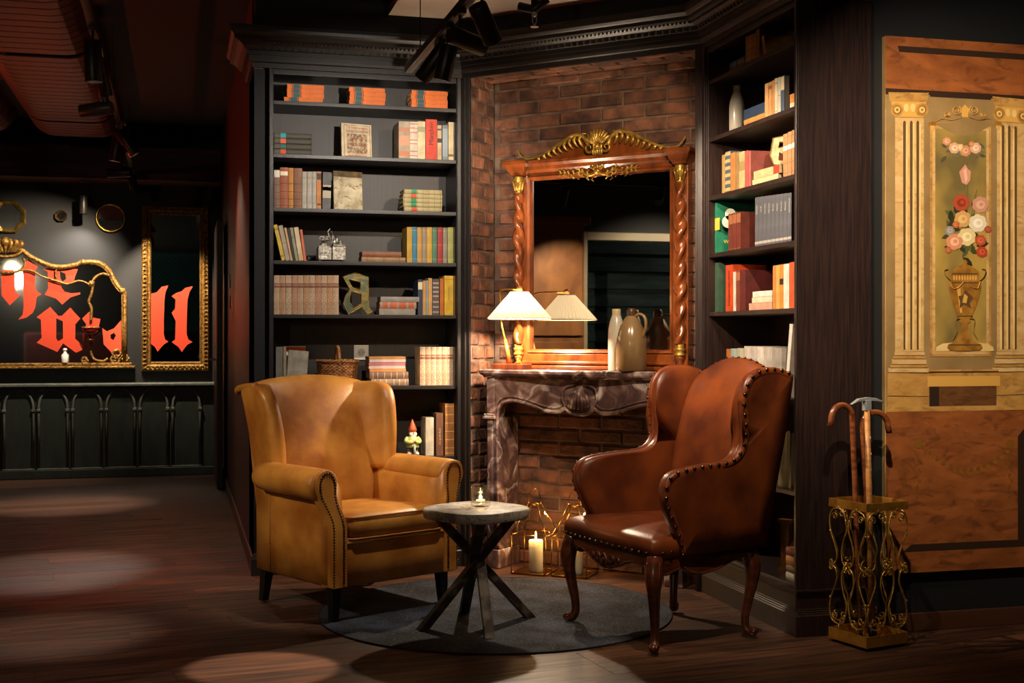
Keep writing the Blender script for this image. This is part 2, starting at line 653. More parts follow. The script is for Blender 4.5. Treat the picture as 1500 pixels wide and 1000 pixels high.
def brick_meshes(ln, dep=0.03, h=0.0615):
    out = []
    for k in range(4):
        j = lambda a: rnd.uniform(-a, a)
        c = 0.006
        v = []
        for (x, z) in ((0, 0), (ln, 0), (ln, h), (0, h)):
            v.append((x, dep, z))
        for (x, z) in ((0, 0), (ln, 0), (ln, h), (0, h)):
            v.append((x + j(0.0018), 0.005, z + j(0.0018)))
        mid = 0.5 * ln
        for (x, z) in ((c, c), (mid, c), (ln - c, c), (ln - c, h - c), (mid, h - c), (c, h - c)):
            v.append((x + j(0.003), j(0.0022), z + j(0.0025)))
        f = [(0, 1, 5, 4), (1, 2, 6, 5), (2, 3, 7, 6), (3, 0, 4, 7),
             (4, 5, 10, 9, 8), (5, 6, 11, 10), (6, 7, 13, 12, 11), (7, 4, 8, 13), (8, 9, 12, 13), (9, 10, 11, 12)]
        me = bpy.data.meshes.new('brick')
        me.from_pydata(v, [], f)
        me.materials.append(m_brick)
        out.append(me)
    return out


BRK = {}


def brick_panel(parent, M, width, height, stretch=0.24, start=0.0, course=0.0745):
    """bricks over a panel: local x along, z up, y=0 the face"""
    n = int(height / course + 0.5)
    for r_ in range(n):
        x = -(stretch + 0.013) * (0.5 if r_ % 2 else 0.0) - start
        while x < width - 0.012:
            a, b_ = max(x, 0.0), min(x + stretch, width)
            if b_ - a > 0.03:
                key = round(b_ - a, 2)
                if key not in BRK:
                    BRK[key] = brick_meshes(key)
                o = bpy.data.objects.new('brick', rnd.choice(BRK[key]))
                C.objects.link(o)
                o.parent = parent
                o.matrix_basis = M @ Matrix.Translation((a, rnd.uniform(-0.002, 0.002), r_ * course + 0.004)) @ Matrix.Diagonal(((b_ - a) / key, 1, 1, 1))
            x += stretch + 0.013


NU0, NU1, ND, NZ = 0.048, 1.350, 0.255, 2.645
nb = MB().box(NU0, NU1, ND + 0.009, ND + 0.06, 0, NZ + 0.05).build('wall_niche', m_mortar)
nb.matrix_world = FR_F
struct(nb, 'old brick back wall of the fireplace recess', 'brick wall')
brick_panel(nb, Matrix.Translation((NU0, ND, 0)), NU1 - NU0, NZ, start=0.09)
nl = MB().box(NU0 - 0.04, NU0 - 0.009, 0.012, ND + 0.05, 0, NZ + 0.05).build('wall_niche_side', m_mortar)
nl.matrix_world = FR_F
struct(nl, 'brick return of the fireplace recess beside the straight bookcase', 'brick wall')
brick_panel(nl, Matrix.Translation((NU0, 0.012, 0)) @ Matrix.Rotation(R(90), 4, 'Z'), ND - 0.012, NZ, stretch=0.110, start=0.03)
nr = MB().box(NU1 + 0.009, NU1 + 0.04, 0.012, ND + 0.05, 0, NZ + 0.05).build('wall_niche_return', m_mortar)
nr.matrix_world = FR_F
struct(nr, 'brick return of the fireplace recess beside the angled bookcase', 'brick wall')
brick_panel(nr, Matrix.Translation((NU1, ND, 0)) @ Matrix.Rotation(R(-90), 4, 'Z'), ND - 0.012, NZ, stretch=0.110, start=0.03)
nc = MB().box(NU0 - 0.03, NU1 + 0.03, 0.012, ND + 0.05, NZ + 0.009, NZ + 0.06).build('ceiling_niche', m_mortar)
nc.matrix_world = FR_F
struct(nc, 'brick soffit over the fireplace recess', 'ceiling')
brick_panel(nc, Matrix(((1, 0, 0, NU0), (0, 0, 1, 0.012), (0, 1, 0, NZ), (0, 0, 0, 1))), NU1 - NU0, ND - 0.012, start=0.05)

# ================================================================ JOINERY
SHZ = [2.476, 2.198, 1.916, 1.640, 1.358, 0.978, 0.595, 0.205]      # shelf tops
CROWN = [(0.000, 2.64), (0.012, 2.64), (0.012, 2.665), (0.022, 2.67), (0.028, 2.682), (0.028, 2.70), (0.040, 2.70), (0.040, 2.722), (0.05, 2.726),
         (0.062, 2.745), (0.085, 2.762), (0.104, 2.768), (0.104, 2.785), (0.112, 2.79), (0.122, 2.80), (0.126, 2.815), (0.126, 2.835), (0.0, 2.835)]
BASEM = [(0.0, 0.0), (0.018, 0.0), (0.018, 0.085), (0.014, 0.09), (0.014, 0.094), (0.010, 0.097), (0.010, 0.102), (0.006, 0.105), (0.006, 0.110), (0.0, 0.113)]
UNDERM = [(0.0, 0.165), (0.004, 0.168), (0.004, 0.173), (0.009, 0.176), (0.009, 0.181), (0.014, 0.184), (0.014, 0.190), (0.0, 0.192)]
PATH = [Vector((0.375, 7.25)), Vector((0.375, YL)), Vector((PA.x, PA.y)), Vector((PB.x, PB.y)), Vector((XR, 4.76)), Vector((2.81, 4.76))]


def mitre(i):
    """outward offset direction at path point i"""
    def nrm(a, b):
        d = (b - a).normalized()
        return Vector((d.y, -d.x))
    if i == 0:
        return nrm(PATH[0], PATH[1]) * 1.0
    if i == len(PATH) - 1:
        return nrm(PATH[-2], PATH[-1])
    n1, n2 = nrm(PATH[i - 1], PATH[i]), nrm(PATH[i], PATH[i + 1])
    m = (n1 + n2).normalized()
    return m / max(m.dot(n1), 0.2)


def moulding(seg_list, prof, name, mat, parent):
    inv = parent.matrix_world.inverted() if parent else Matrix()
    b = MB()
    for s_ in seg_list:
        rings = []
        for i in (s_, s_ + 1):
            m = mitre(i)
            rings.append([inv @ Vector((PATH[i].x + m.x * o_, PATH[i].y + m.y * o_, z)) for o_, z in prof])
        b.loft(rings)
    return b.build(name, mat, parent)


def dentils(seg, parent, mat, z0, z1, out, pitch, w):
    inv = parent.matrix_world.inverted()
    d = (PATH[seg + 1] - PATH[seg])
    L = d.length
    d.normalize()
    n = Vector((d.y, -d.x))
    M = inv @ Matrix(((d.x, -n.x, 0, PATH[seg].x), (d.y, -n.y, 0, PATH[seg].y), (0, 0, 1, 0), (0, 0, 0, 1)))
    b = MB()
    x = 0.02
    while x < L - 0.02:
        b.box(x, x + w, -out, -out + 0.02, z0, z1, M)
        x += pitch
    return stuff(b.build('dentil_row', mat, parent))


def bead(seg, parent, mat, z, out, pitch, r):
    inv = parent.matrix_world.inverted()
    d = (PATH[seg + 1] - PATH[seg])
    L = d.length
    d.normalize()
    n = Vector((d.y, -d.x))
    b = MB()
    x = 0.03
    while x < L - 0.03:
        p = PATH[seg] + d * x + n * out
        b.sph(tuple(inv @ Vector((p.x, p.y, z))), r, 6, 4)
        x += pitch
    return stuff(b.build('bead_row', mat, parent, smooth=True))


m_backp = pmat('charcoal_back_panel', '#2a2624', '#332e2b', rough=0.5, scale=3, stretch=(60, 60, 1.5), bump=0.05, bscale=4, bstretch=(150, 150, 4))


def shelf_case(t, mat, width, s0, s1, depth=0.30, right_end=False):
    """t stands in the face's frame; opening from s0 to s1"""
    MB().box(s0 - 0.012, s0, 0.0, depth, 0.0, 2.64).build('side_panel', mat, t, bevel=0.002)
    MB().box(s1, s1 + 0.012, 0.0, depth, 0.0, 2.64).build('side_panel', mat, t, bevel=0.002)
    MB().box(s0, s1, depth - 0.012, depth, 0.1, 2.64).build('back_panel', m_backp if mat is m_black else mat, t)
    for z in SHZ:
        MB().box(s0 + 0.0005, s1 - 0.0005, 0.004, depth - 0.0125, z - 0.020, z).build('shelf', mat, t, bevel=0.0015)
    MB().box(s0, s1, 0.002, 0.02, 2.612, 2.64).build('header', mat, t, bevel=0.002)
    MB().box(s0, s1, 0.002, 0.02, 0.0, SHZ[-1] - 0.021).build('plinth_board', mat, t, bevel=0.002)
    MB().box(s0, s1, 0.02, depth, 2.626, 2.64).build('top_panel', mat, t)


# straight bookcase
bc = thing('bookcase', 'tall black stained bookcase standing straight beside the maroon wall', 'bookcase', M=FR_L.copy(), group='built-in bookcases')
LW = PA.x - 0.461
LS0, LS1 = 0.012, LW - 0.032
shelf_case(bc, m_black, LW, LS0, LS1)
MB().box(-0.086, -0.012, 0.03, 0.5, 0.0, 2.64).build('end_stile', m_ceil_black, bc, bevel=0.002)
MB().box(-0.012, 0.004, -0.014, 0.0, 0.0, 2.64).build('edge_bead', m_black, bc, bevel=0.003)
MB().box(LS1 + 0.002, LW + 0.01, -0.014, 0.0, 0.0, 2.64).build('stile', m_black, bc, bevel=0.003)
moulding([0, 1], CROWN, 'crown_moulding', m_black, bc)
dentils(1, bc, m_black, 2.724, 2.745, 0.060, 0.036, 0.018)
bead(1, bc, m_black, 2.757, 0.083, 0.022, 0.006)
moulding([1], BASEM, 'base_moulding', m_black, bc)

# frame round the chimney recess
sf = thing('chimney_surround', 'black wooden frame and crown around the brick fireplace recess', 'surround', M=FR_F.copy())
MB().box(-0.012, NU0, -0.004, 0.012, 0.0, 2.64).box(0.002, 0.03, -0.018, -0.004, 0.0, 2.64).build('post', m_black, sf, bevel=0.002)
MB().box(NU1, F_W + 0.012, -0.004, 0.012, 0.0, 2.64).box(NU1 + 0.016, F_W - 0.002, -0.018, -0.004, 0.0, 2.64).build('post', m_dbrown, sf, bevel=0.002)
MB().box(NU0, NU1, -0.004, 0.012, 2.640, 2.672).build('lintel', m_black, sf, bevel=0.002)
moulding([2], CROWN, 'crown_moulding', m_black, sf)
dentils(2, sf, m_black, 2.724, 2.745, 0.060, 0.036, 0.018)
bead(2, sf, m_black, 2.757, 0.083, 0.022, 0.006)

# angled bookcase
br_ = thing('bookcase', 'tall dark brown bookcase at an angle behind the studded armchair', 'bookcase', M=FR_R.copy(), group='built-in bookcases')
RW = 5.724 - 4.76
RS0, RS1 = 0.045, RW - 0.018
shelf_case(br_, m_dbrown, RW, RS0, RS1)
MB().box(-0.01, RS0 - 0.013, -0.004, 0.012, 0.0, 2.64).box(0.004, RS0 - 0.013, -0.016, -0.004, 0.0, 2.64).build('stile', m_dbrown, br_, bevel=0.002)
MB().box(RS1 + 0.013, RW, 0.0, 0.34, 0.0, 2.64).build('end_panel', m_dbrown, br_, bevel=0.002)
MB().box(RS1 + 0.002, RW + 0.002, -0.010, 0.0, 0.0, 2.64).build('edge_bead', m_dbrown, br_, bevel=0.003)
moulding([3, 4], CROWN, 'crown_moulding', m_dbrown, br_)
dentils(3, br_, m_dbrown, 2.724, 2.745, 0.060, 0.036, 0.018)
bead(3, br_, m_dbrown, 2.757, 0.083, 0.022, 0.006)
moulding([3, 4], BASEM, 'base_moulding', m_dbrown, br_)
moulding([3, 4], UNDERM, 'plinth_moulding', m_dbrown, br_)
# ================================================================ FIREPLACE
def marble_mat():
    m = bpy.data.materials.new('purple_brown_marble')
    m.use_nodes = True
    N, Lk = m.node_tree.nodes, m.node_tree.links
    b = N['Principled BSDF']
    tc = N.new('ShaderNodeTexCoord')
    n1 = N.new('ShaderNodeTexNoise')
    n1.inputs['Scale'].default_value = 7
    n1.inputs['Detail'].default_value = 9
    n1.inputs['Distortion'].default_value = 1.3
    Lk.new(tc.outputs['Object'], n1.inputs['Vector'])
    r1 = N.new('ShaderNodeValToRGB')
    e = r1.color_ramp.elements
    e[0].position = 0.30
    e[0].color = lin('#332427')
    e[1].position = 0.70
    e[1].color = lin('#e2d4ca')
    e.new(0.48).color = lin('#604845')
    e.new(0.57).color = lin('#8c7169')
    Lk.new(n1.outputs['Fac'], r1.inputs['Fac'])
    n2 = N.new('ShaderNodeTexNoise')
    n2.inputs['Scale'].default_value = 2.2
    n2.inputs['Detail'].default_value = 6
    n2.inputs['Distortion'].default_value = 0.6
    Lk.new(tc.outputs['Object'], n2.inputs['Vector'])
    r2 = N.new('ShaderNodeValToRGB')
    e = r2.color_ramp.elements
    e[0].position = 0.485
    e[0].color = (0, 0, 0, 1)
    e[1].position = 0.515
    e[1].color = (0, 0, 0, 1)
    e.new(0.50).color = (0.35, 0.35, 0.35, 1)
    Lk.new(n2.outputs['Fac'], r2.inputs['Fac'])
    mx = N.new('ShaderNodeMix')
    mx.data_type = 'RGBA'
    Lk.new(r2.outputs['Color'], mx.inputs['Factor'])
    Lk.new(r1.outputs['Color'], mx.inputs['A'])
    mx.inputs['B'].default_value = lin('#e8ddd2')
    Lk.new(mx.outputs['Result'], b.inputs['Base Color'])
    b.inputs['Roughness'].default_value = 0.22
    return m


m_marble = marble_mat()
MU0, MU1 = 0.105, 1.295
MC = 0.5 * (MU0 + MU1)
MZ = 1.066
mp = thing('mantelpiece', 'purple brown veined marble mantelpiece with scalloped frieze in the brick recess', 'mantelpiece', M=FR_F.copy())
# shelf slab with a serpentine front and a stepped edge
front = [(MU0, 0.05), (MU0, 0.005), (MU0 + 0.03, -0.004)]
for k in range(21):
    q = k / 20
    u = MU0 + 0.06 + (MU1 - MU0 - 0.12) * q
    front.append((u, 0.004 - 0.03 * math.sin(PI * q) ** 2))
front += [(MU1 - 0.03, -0.004), (MU1, 0.005), (MU1, 0.05)]
poly = [(MU0, 0.244)] + front + [(MU1, 0.244)]


def inset(pl, d):
    cx = sum(p[0] for p in pl) / len(pl)
    return [(p[0] + (d if p[0] < MC - 0.3 else -d if p[0] > MC + 0.3 else 0), p[1] + (d if p[1] < 0.2 else 0)) for p in pl]


sl = MB()
sl.loft([[(x, y, z) for x, y in inset(poly, d)] for d, z in ((0.03, MZ - 0.045), (0.018, MZ - 0.043), (0.014, MZ - 0.034), (0.004, MZ - 0.028), (0.0, MZ - 0.02), (0.0, MZ - 0.006), (0.005, MZ))])
sl.build('mantel_shelf', m_marble, mp)
# scalloped frieze: outline in (u, z)
half = [(0.0, 0.838), (0.045, 0.842), (0.075, 0.862), (0.085, 0.872), (0.115, 0.852), (0.16, 0.848), (0.22, 0.858), (0.29, 0.880), (0.36, 0.897), (0.42, 0.899), (0.46, 0.885), (0.485, 0.855), (0.495, 0.80)]
low = spl2([(MC + x, z) for x, z in half], 4, False)
lowl = [(2 * MC - x, z) for x, z in reversed(low)]
edge = lowl[:-1] + low
UL, UR = MU0 + 0.03, MU1 - 0.03
out = [(UL, 1.022), (UL, 0.80)] + [p for p in edge] + [(UR, 0.80), (UR, 1.022)]
MB().prism(out, 0.035, 0.10).build('frieze', m_marble, mp, bevel=0.006)
# moulded rim that follows the opening, in two steps, down both legs
rim = [(2 * MC - 0.495 - MC, 0.02)] if False else []
legl = [(MC - 0.495, 0.12), (MC - 0.495, 0.45)]
legr = [(MC + 0.495, 0.45), (MC + 0.495, 0.12)]
pathe = [(x, 0.03, z) for x, z in legl + edge + legr]
MB().tube(pathe, 0.010, 8).tube([(MC + (x - MC) * 1.035, 0.033, z + 0.022) for x, _, z in pathe], 0.006, 8).build('arch_moulding', m_marble, mp, smooth=True)
# carved shell in the middle
ca = MB()
for k in range(-3, 4):
    a = k * 0.36
    ca.tube([(MC + 0.012 * math.sin(a), 0.03, 0.985), (MC + 0.05 * math.sin(a), 0.016, 0.93), (MC + 0.07 * math.sin(a), 0.018, 0.865 + 0.03 * (1 - math.cos(a)))], [0.006, 0.013, 0.011], 8)
for s_ in (-1, 1):
    ca.tube(spl([(MC + s_ * 0.02, 0.03, 0.995), (MC + s_ * 0.085, 0.028, 0.975), (MC + s_ * 0.10, 0.026, 0.92), (MC + s_ * 0.082, 0.026, 0.875), (MC + s_ * 0.12, 0.03, 0.852)], 5), 0.007, 8)
ca.build('carved_shell', m_marble, mp, smooth=True)
# legs
for s_ in (-1, 1):
    x0 = MC + s_ * (MC - MU0 - 0.03)
    lg = MB()
    a, b_ = sorted((x0, x0 - s_ * 0.078))
    lg.box(a, b_, 0.04, 0.24, 0.10, 0.81)
    lg.build('leg', m_marble, mp, bevel=0.006)
    a, b_ = sorted((x0 - s_ * 0.006, x0 - s_ * 0.046))
    MB().box(a, b_, 0.022, 0.042, 0.11, 0.80).build('pilaster', m_marble, mp, bevel=0.010, seg=3)
    a, b_ = sorted((x0 + s_ * 0.014, x0 - s_ * 0.060))
    MB().box(a, b_, 0.012, 0.06, 0.80, 0.815).box(a + 0.006, b_ - 0.006, 0.016, 0.06, 0.815, 0.828).build('capital', m_marble, mp, bevel=0.003)
    a, b_ = sorted((x0 - s_ * 0.002, x0 - s_ * 0.056))
    MB().box(a, b_, 0.024, 0.08, 0.828, 1.022).build('corner_block', m_marble, mp, bevel=0.008)
    a, b_ = sorted((x0 + s_ * 0.012, x0 - s_ * 0.088))
    MB().box(a, b_, 0.015, 0.24, 0.0, 0.10).build('plinth_block', m_marble, mp, bevel=0.006)

# ---------------------------------------------------------------- overmantel mirror
m_mahog = pmat('red_brown_mahogany', '#86441c', '#582a10', rough=0.25, coat=0.5, scale=3, stretch=(5, 5, 2.5), detail=6)
om = thing('overmantel_mirror', 'large mahogany overmantel mirror with gilt leaf crest and twisted columns', 'mirror', M=FR_F @ Matrix.Translation((0, 0, MZ)))
gl_u0, gl_z0 = onf(FR_F, 779, 511, 0.205)
gl_u1, _ = onf(FR_F, 981, 511, 0.205)
OU0, OU1 = onf(FR_F, 752, 400, 0.185)[0], onf(FR_F, 1007, 400, 0.185)[0]
OC = 0.5 * (OU0 + OU1)
GZ0, GZ1 = gl_z0 - MZ, onf(FR_F, 779, 265, 0.205)[1] - MZ
HT = 2.115 - MZ                                   # underside of the cornice
MB().box(gl_u0 - 0.01, gl_u1 + 0.01, 0.215, 0.219, GZ0 - 0.01, GZ1 + 0.01).build('glass', m_mirror, om)
MB().box(OU0, OU1, 0.222, 0.244, 0.0, HT).build('back_board', m_mahog, om)
for a, b_ in ((OU0, gl_u0 - 0.022), (gl_u1 + 0.022, OU1)):
    MB().box(a, b_, 0.195, 0.224, 0.05, HT).build('stile', m_mahog, om, bevel=0.004)
MB().box(gl_u0 - 0.022, gl_u1 + 0.022, 0.197, 0.224, GZ1 + 0.022, HT).build('entablature', m_mahog, om, bevel=0.003)
# bevelled inner frame around the glass
fr_ = MB()
ins = [(gl_u0 - 0.024, gl_u1 + 0.024, GZ0 - 0.024, GZ1 + 0.024, 0.198), (gl_u0 - 0.018, gl_u1 + 0.018, GZ0 - 0.018, GZ1 + 0.018, 0.186),
       (gl_u0 - 0.006, gl_u1 + 0.006, GZ0 - 0.006, GZ1 + 0.006, 0.192), (gl_u0, gl_u1, GZ0, GZ1, 0.2145)]
fr_.loft([[(a, y, c), (b_, y, c), (b_, y, d), (a, y, d)] for a, b_, c, d, y in ins], cap=False)
fr_.build('inner_moulding', m_mahog, om)
# bottom rail with ledges
MB().box(OU0 + 0.0, OU1, 0.19, 0.224, 0.0, GZ0 - 0.024).build('bottom_rail', m_mahog, om, bevel=0.004)
MB().box(OU0 - 0.02, OU1 + 0.02, 0.155, 0.224, 0.0, 0.022).build('base_ledge', m_mahog, om, bevel=0.006)
MB().box(OU0 + 0.06, OU1 - 0.06, 0.172, 0.192, 0.026, 0.046).build('rail_moulding', m_mahog, om, bevel=0.008, seg=3)
# twisted columns with gilt capitals and bases
ucol = (0.5 * (OU0 + gl_u0 - 0.022) - 0.004, 0.5 * (OU1 + gl_u1 + 0.022) + 0.004)
ZB, ZC = 0.135, HT - 0.095
for i, uc in enumerate(ucol):
    rings = []
    n = 90
    sg = 1 if i == 0 else -1
    for k in range(n + 1):
        z = ZB + (ZC - ZB) * k / n
        tw = sg * 2 * PI * (z / 0.105)
        swell = 1.0 + 0.12 * math.sin(2 * PI * z / 0.33)
        rings.append([(uc + 0.0235 * swell * (1 + 0.34 * math.cos(2 * q + tw)) * math.cos(q), 0.178 + 0.0235 * swell * (1 + 0.34 * math.cos(2 * q + tw)) * math.sin(q), z)
                      for q in [2 * PI * j / 18 for j in range(18)]])
    MB().loft(rings).build('twisted_column', m_mahog, om, smooth=True)
    cp = MB().lathe([(0.016, ZC), (0.022, ZC + 0.006), (0.018, ZC + 0.012), (0.02, ZC + 0.03), (0.026, ZC + 0.055), (0.031, ZC + 0.075), (0.024, ZC + 0.082), (0.03, ZC + 0.09)], (uc, 0.178), 16)
    for k in range(8):
        a = k * PI / 4
        ca_, sa = math.cos(a), math.sin(a)
        cp.tube([(uc + 0.018 * ca_, 0.178 + 0.018 * sa, ZC + 0.014), (uc + 0.027 * ca_, 0.178 + 0.027 * sa, ZC + 0.05), (uc + 0.036 * ca_, 0.178 + 0.036 * sa, ZC + 0.066)], [0.006, 0.007, 0.003], 6)
    cp.build('gilt_capital', m_gold, om, smooth=True)
    MB().lathe([(0.026, 0.075), (0.029, 0.085), (0.02, 0.095), (0.027, 0.104), (0.029, 0.112), (0.02, 0.122), (0.025, 0.13), (0.018, 0.137)], (uc, 0.178), 18).build('gilt_base', m_gold, om, smooth=True)
    MB().lathe([(0.02, 0.023), (0.024, 0.03), (0.012, 0.045), (0.02, 0.06), (0.024, 0.075)], (uc, 0.178), 18).build('column_foot', m_mahog if i else m_gold, om, smooth=True)
# cornice, broken forward over the columns
for a, b_, y in ((OU0 + 0.05, OU1 - 0.05, 0.185), (OU0 - 0.012, OU0 + 0.085, 0.150), (OU1 - 0.085, OU1 + 0.012, 0.150)):
    co = MB()
    co.loft([[(a + d, y + d, z), (b_ - d, y + d, z), (b_ - d, 0.24, z), (a + d, 0.24, z)] for d, z in
             ((0.012, HT), (0.010, HT + 0.012), (-0.004, HT + 0.028), (-0.010, HT + 0.046), (-0.024, HT + 0.06), (-0.024, HT + 0.075), (-0.018, HT + 0.08))])
    co.build('cornice', m_mahog, om)
# crest: shaped board, gilt sprays and shell
CB = HT + 0.08
ch = [(0, 0.115), (0.05, 0.105), (0.09, 0.098), (0.14, 0.105), (0.2, 0.085), (0.27, 0.05), (0.34, 0.022), (0.42, 0.004)]
prof = spl2([(OC - x, CB + z) for x, z in ch], 4, False)
profr = [(2 * OC - x, z) for x, z in prof]
MB().prism(list(reversed(prof))[:-1] + profr + [(OC + 0.42, CB - 0.002), (OC - 0.42, CB - 0.002)], 0.212, 0.236).build('crest_board', m_mahog, om)
for s_ in (-1, 1):
    g = MB()
    X = lambda x, z, y=0.2: (OC + s_ * x, y, CB + z)
    stem = spl([X(0.055, 0.05), X(0.075, 0.092), X(0.12, 0.118), X(0.18, 0.108), X(0.26, 0.066), X(0.34, 0.028), X(0.41, 0.012), X(0.46, 0.022), X(0.495, 0.065)], 6)
    g.tube(stem, [0.014 - 0.0105 * (k / (len(stem) - 1)) for k in range(len(stem))], 8)
    for k in range(9):
        x = 0.105 + k * 0.031
        zt = 0.112 - 0.0009 * k - max(0, x - 0.14) * 0.40
        ln = 0.062 - 0.0045 * k
        g.tube(spl([X(x, zt), X(x + 0.006, zt - 0.35 * ln, 0.194), X(x - 0.004, zt - 0.75 * ln, 0.198), X(x - 0.016, zt - ln, 0.204)], 4), [0.009, 0.0095, 0.010, 0.010, 0.0105, 0.010, 0.0095, 0.009, 0.008, 0.007, 0.005, 0.003, 0.002], 7)
        g.tube(spl([X(x, zt), X(x - 0.016, zt + 0.012, 0.2), X(x - 0.032, zt + 0.008, 0.205)], 3), [0.007, 0.007, 0.006, 0.005, 0.004, 0.003, 0.002], 6)
    # volute beside the shell
    vol = [X(0.05 + 0.034 * (1 - t * 0.8) * math.cos(2.6 * PI * t + 0.6 * PI), 0.042 + 0.034 * (1 - t * 0.8) * math.sin(2.6 * PI * t + 0.6 * PI), 0.19) for t in [k / 24 for k in range(25)]]
    g.tube(vol, [0.009 - 0.005 * k / 24 for k in range(25)], 8)
    g.build('gilt_spray', m_gold, om, smooth=True)
sh = MB()
for k in range(-4, 5):
    a = k * 0.24
    sh.tube(spl([(OC + 0.01 * math.sin(a), 0.196, CB + 0.05), (OC + 0.05 * math.sin(a), 0.182, CB + 0.05 + 0.05 * math.cos(a)), (OC + 0.088 * math.sin(a), 0.190, CB + 0.05 + 0.088 * math.cos(a))], 4),
            [0.005, 0.007, 0.009, 0.010, 0.011, 0.011, 0.010, 0.008, 0.005], 7)
for k in range(-2, 3):
    sh.tube([(OC + 0.008 * k, 0.194, CB + 0.05), (OC + 0.013 * k, 0.184, CB + 0.02), (OC + 0.012 * k, 0.188, CB - 0.008)], [0.006, 0.009, 0.003], 7)
sh.sph((OC, 0.186, CB + 0.046), 0.016, 10, 6)
sh.build('gilt_shell', m_gold, om, smooth=True)
# small gilt spray on the frieze
ap = MB()
FZ = 0.5 * (GZ1 + 0.024 + HT)
ap.sph((OC, 0.19, FZ), 0.02, 10, 6)
for k in range(-2, 3):
    ap.tube([(OC, 0.19, FZ), (OC + 0.018 * k, 0.186, FZ + 0.03 - 0.004 * abs(k)), (OC + 0.024 * k, 0.192, FZ + 0.042 - 0.007 * abs(k))], [0.008, 0.009, 0.003], 6)
for s_ in (-1, 1):
    st = spl([(OC + s_ * x, 0.191, FZ + z) for x, z in ((0.01, -0.01), (0.05, -0.02), (0.10, 0.004), (0.145, -0.012), (0.19, 0.002), (0.245, 0.0))], 5)
    ap.tube(st, [0.008 - 0.006 * k / (len(st) - 1) for k in range(len(st))], 6)
    for k, (x, z) in enumerate(((0.05, -0.018), (0.08, -0.004), (0.10, 0.004), (0.135, -0.008), (0.165, -0.006), (0.19, 0.002), (0.215, 0.0))):
        for q in (1, -1):
            ap.tube([(OC + s_ * x, 0.191, FZ + z), (OC + s_ * (x + 0.012), 0.188, FZ + z + q * 0.016), (OC + s_ * (x - 0.002), 0.19, FZ + z + q * (0.028 - 0.002 * k))], [0.006, 0.006, 0.002], 6)
ap.build('gilt_applique', m_gold, om, smooth=True)

# ---------------------------------------------------------------- table lamp on the mantel shelf
m_lampwood = pmat('honey_wood', '#b06a2c', '#8a4a1c', rough=0.35, scale=3, stretch=(2, 2, 20))


def shade_mat():
    m = bpy.data.materials.new('pleated_cream_fabric')
    m.use_nodes = True
    nt = m.node_tree
    nt.nodes.clear()
    out = nt.nodes.new('ShaderNodeOutputMaterial')
    d = nt.nodes.new('ShaderNodeBsdfDiffuse')
    d.inputs['Color'].default_value = lin('#bfae8e')
    t = nt.nodes.new('ShaderNodeBsdfTranslucent')
    t.inputs['Color'].default_value = lin('#f3e3c6')
    x = nt.nodes.new('ShaderNodeMixShader')
    x.inputs[0].default_value = 0.035
    nt.links.new(d.outputs[0], x.inputs[1])
    nt.links.new(t.outputs[0], x.inputs[2])
    nt.links.new(x.outputs[0], out.inputs[0])
    return m


su, sz = onf(FR_F, 761, 467, -0.05)
su2, _ = onf(FR_F, 750, 535, 0.07)
lampM = FR_F @ Matrix.Translation((su2, 0.07, MZ))
lp = thing('table_lamp', 'wooden table lamp with lit pleated cream shade on the mantel shelf', 'lamp', M=lampM)
MB().box(-0.10, 0.095, -0.05, 0.05, 0.0, 0.03).build('base', pmat('red_brown_wood', '#7a3a1e', '#572612', rough=0.35, scale=3, stretch=(10, 2, 2)), lp, bevel=0.004)
MB().lathe([(0.012, 0.03), (0.016, 0.036), (0.006, 0.045), (0.010, 0.055), (0.004, 0.062)], (0.035, 0.0), 14).build('switch_knob', m_brass, lp, smooth=True)
sx, sy, szz = su - su2, -0.12, sz - MZ            # shade centre, lower rim
topz = szz + 0.142
MB().tube([(-0.018, 0.0, 0.028), (-0.03, 0.0, 0.10), (-0.042, 0.0, 0.16)], [0.0155, 0.012, 0.008], 12).build('stem', m_lampwood, lp, smooth=True)
MB().tube(spl([(-0.042, 0.0, 0.155), (-0.06, -0.01, 0.25), (-0.062, -0.02, topz - 0.03), (-0.03, -0.06, topz + 0.012), (sx, sy, topz + 0.014)], 6), 0.005, 8).build('arm', m_brass, lp, smooth=True)
sh = MB()
n = 96
rings = []
for r_, z in ((0.166, szz), (0.165, szz + 0.006), (0.105, szz + 0.075), (0.046, topz)):
    rings.append([(sx + (r_ + (0.0022 if j % 2 else -0.0022) * r_ / 0.16) * math.cos(2 * PI * j / n), sy + (r_ + (0.0022 if j % 2 else -0.0022) * r_ / 0.16) * math.sin(2 * PI * j / n), z) for j in range(n)])
sh.loft(rings, cap=False)
sd_ = sh.build('lamp_shade', shade_mat(), lp)
rim = MB()
for r_, z in ((0.1665, szz + 0.002), (0.0465, topz - 0.001)):
    rim.tube([(sx + r_ * math.cos(2 * PI * j / 48), sy + r_ * math.sin(2 * PI * j / 48), z) for j in range(48)], 0.003, 6, closed=True)
rim.build('shade_trim', pmat('cream_ribbon', '#e4d2b0', rough=0.8), sd_, smooth=True)
MB().lathe([(0.010, topz + 0.004), (0.016, topz + 0.008), (0.012, topz + 0.018), (0.018, topz + 0.024), (0.004, topz + 0.032)], (sx, sy), 14).build('finial', m_lampwood, lp, smooth=True)
MB().cyl((sx, sy), 0.011, topz - 0.022, topz + 0.004, 12).build('bulb_socket', m_brass, lp, smooth=True)
MB().lathe([(0.010, topz - 0.024), (0.016, topz - 0.04), (0.026, topz - 0.062), (0.024, topz - 0.08), (0.008, topz - 0.094)], (sx, sy), 16).build('light_bulb', glassmat('bulb_glass', (1, 1, 1, 1), 0.04), lp, smooth=True)
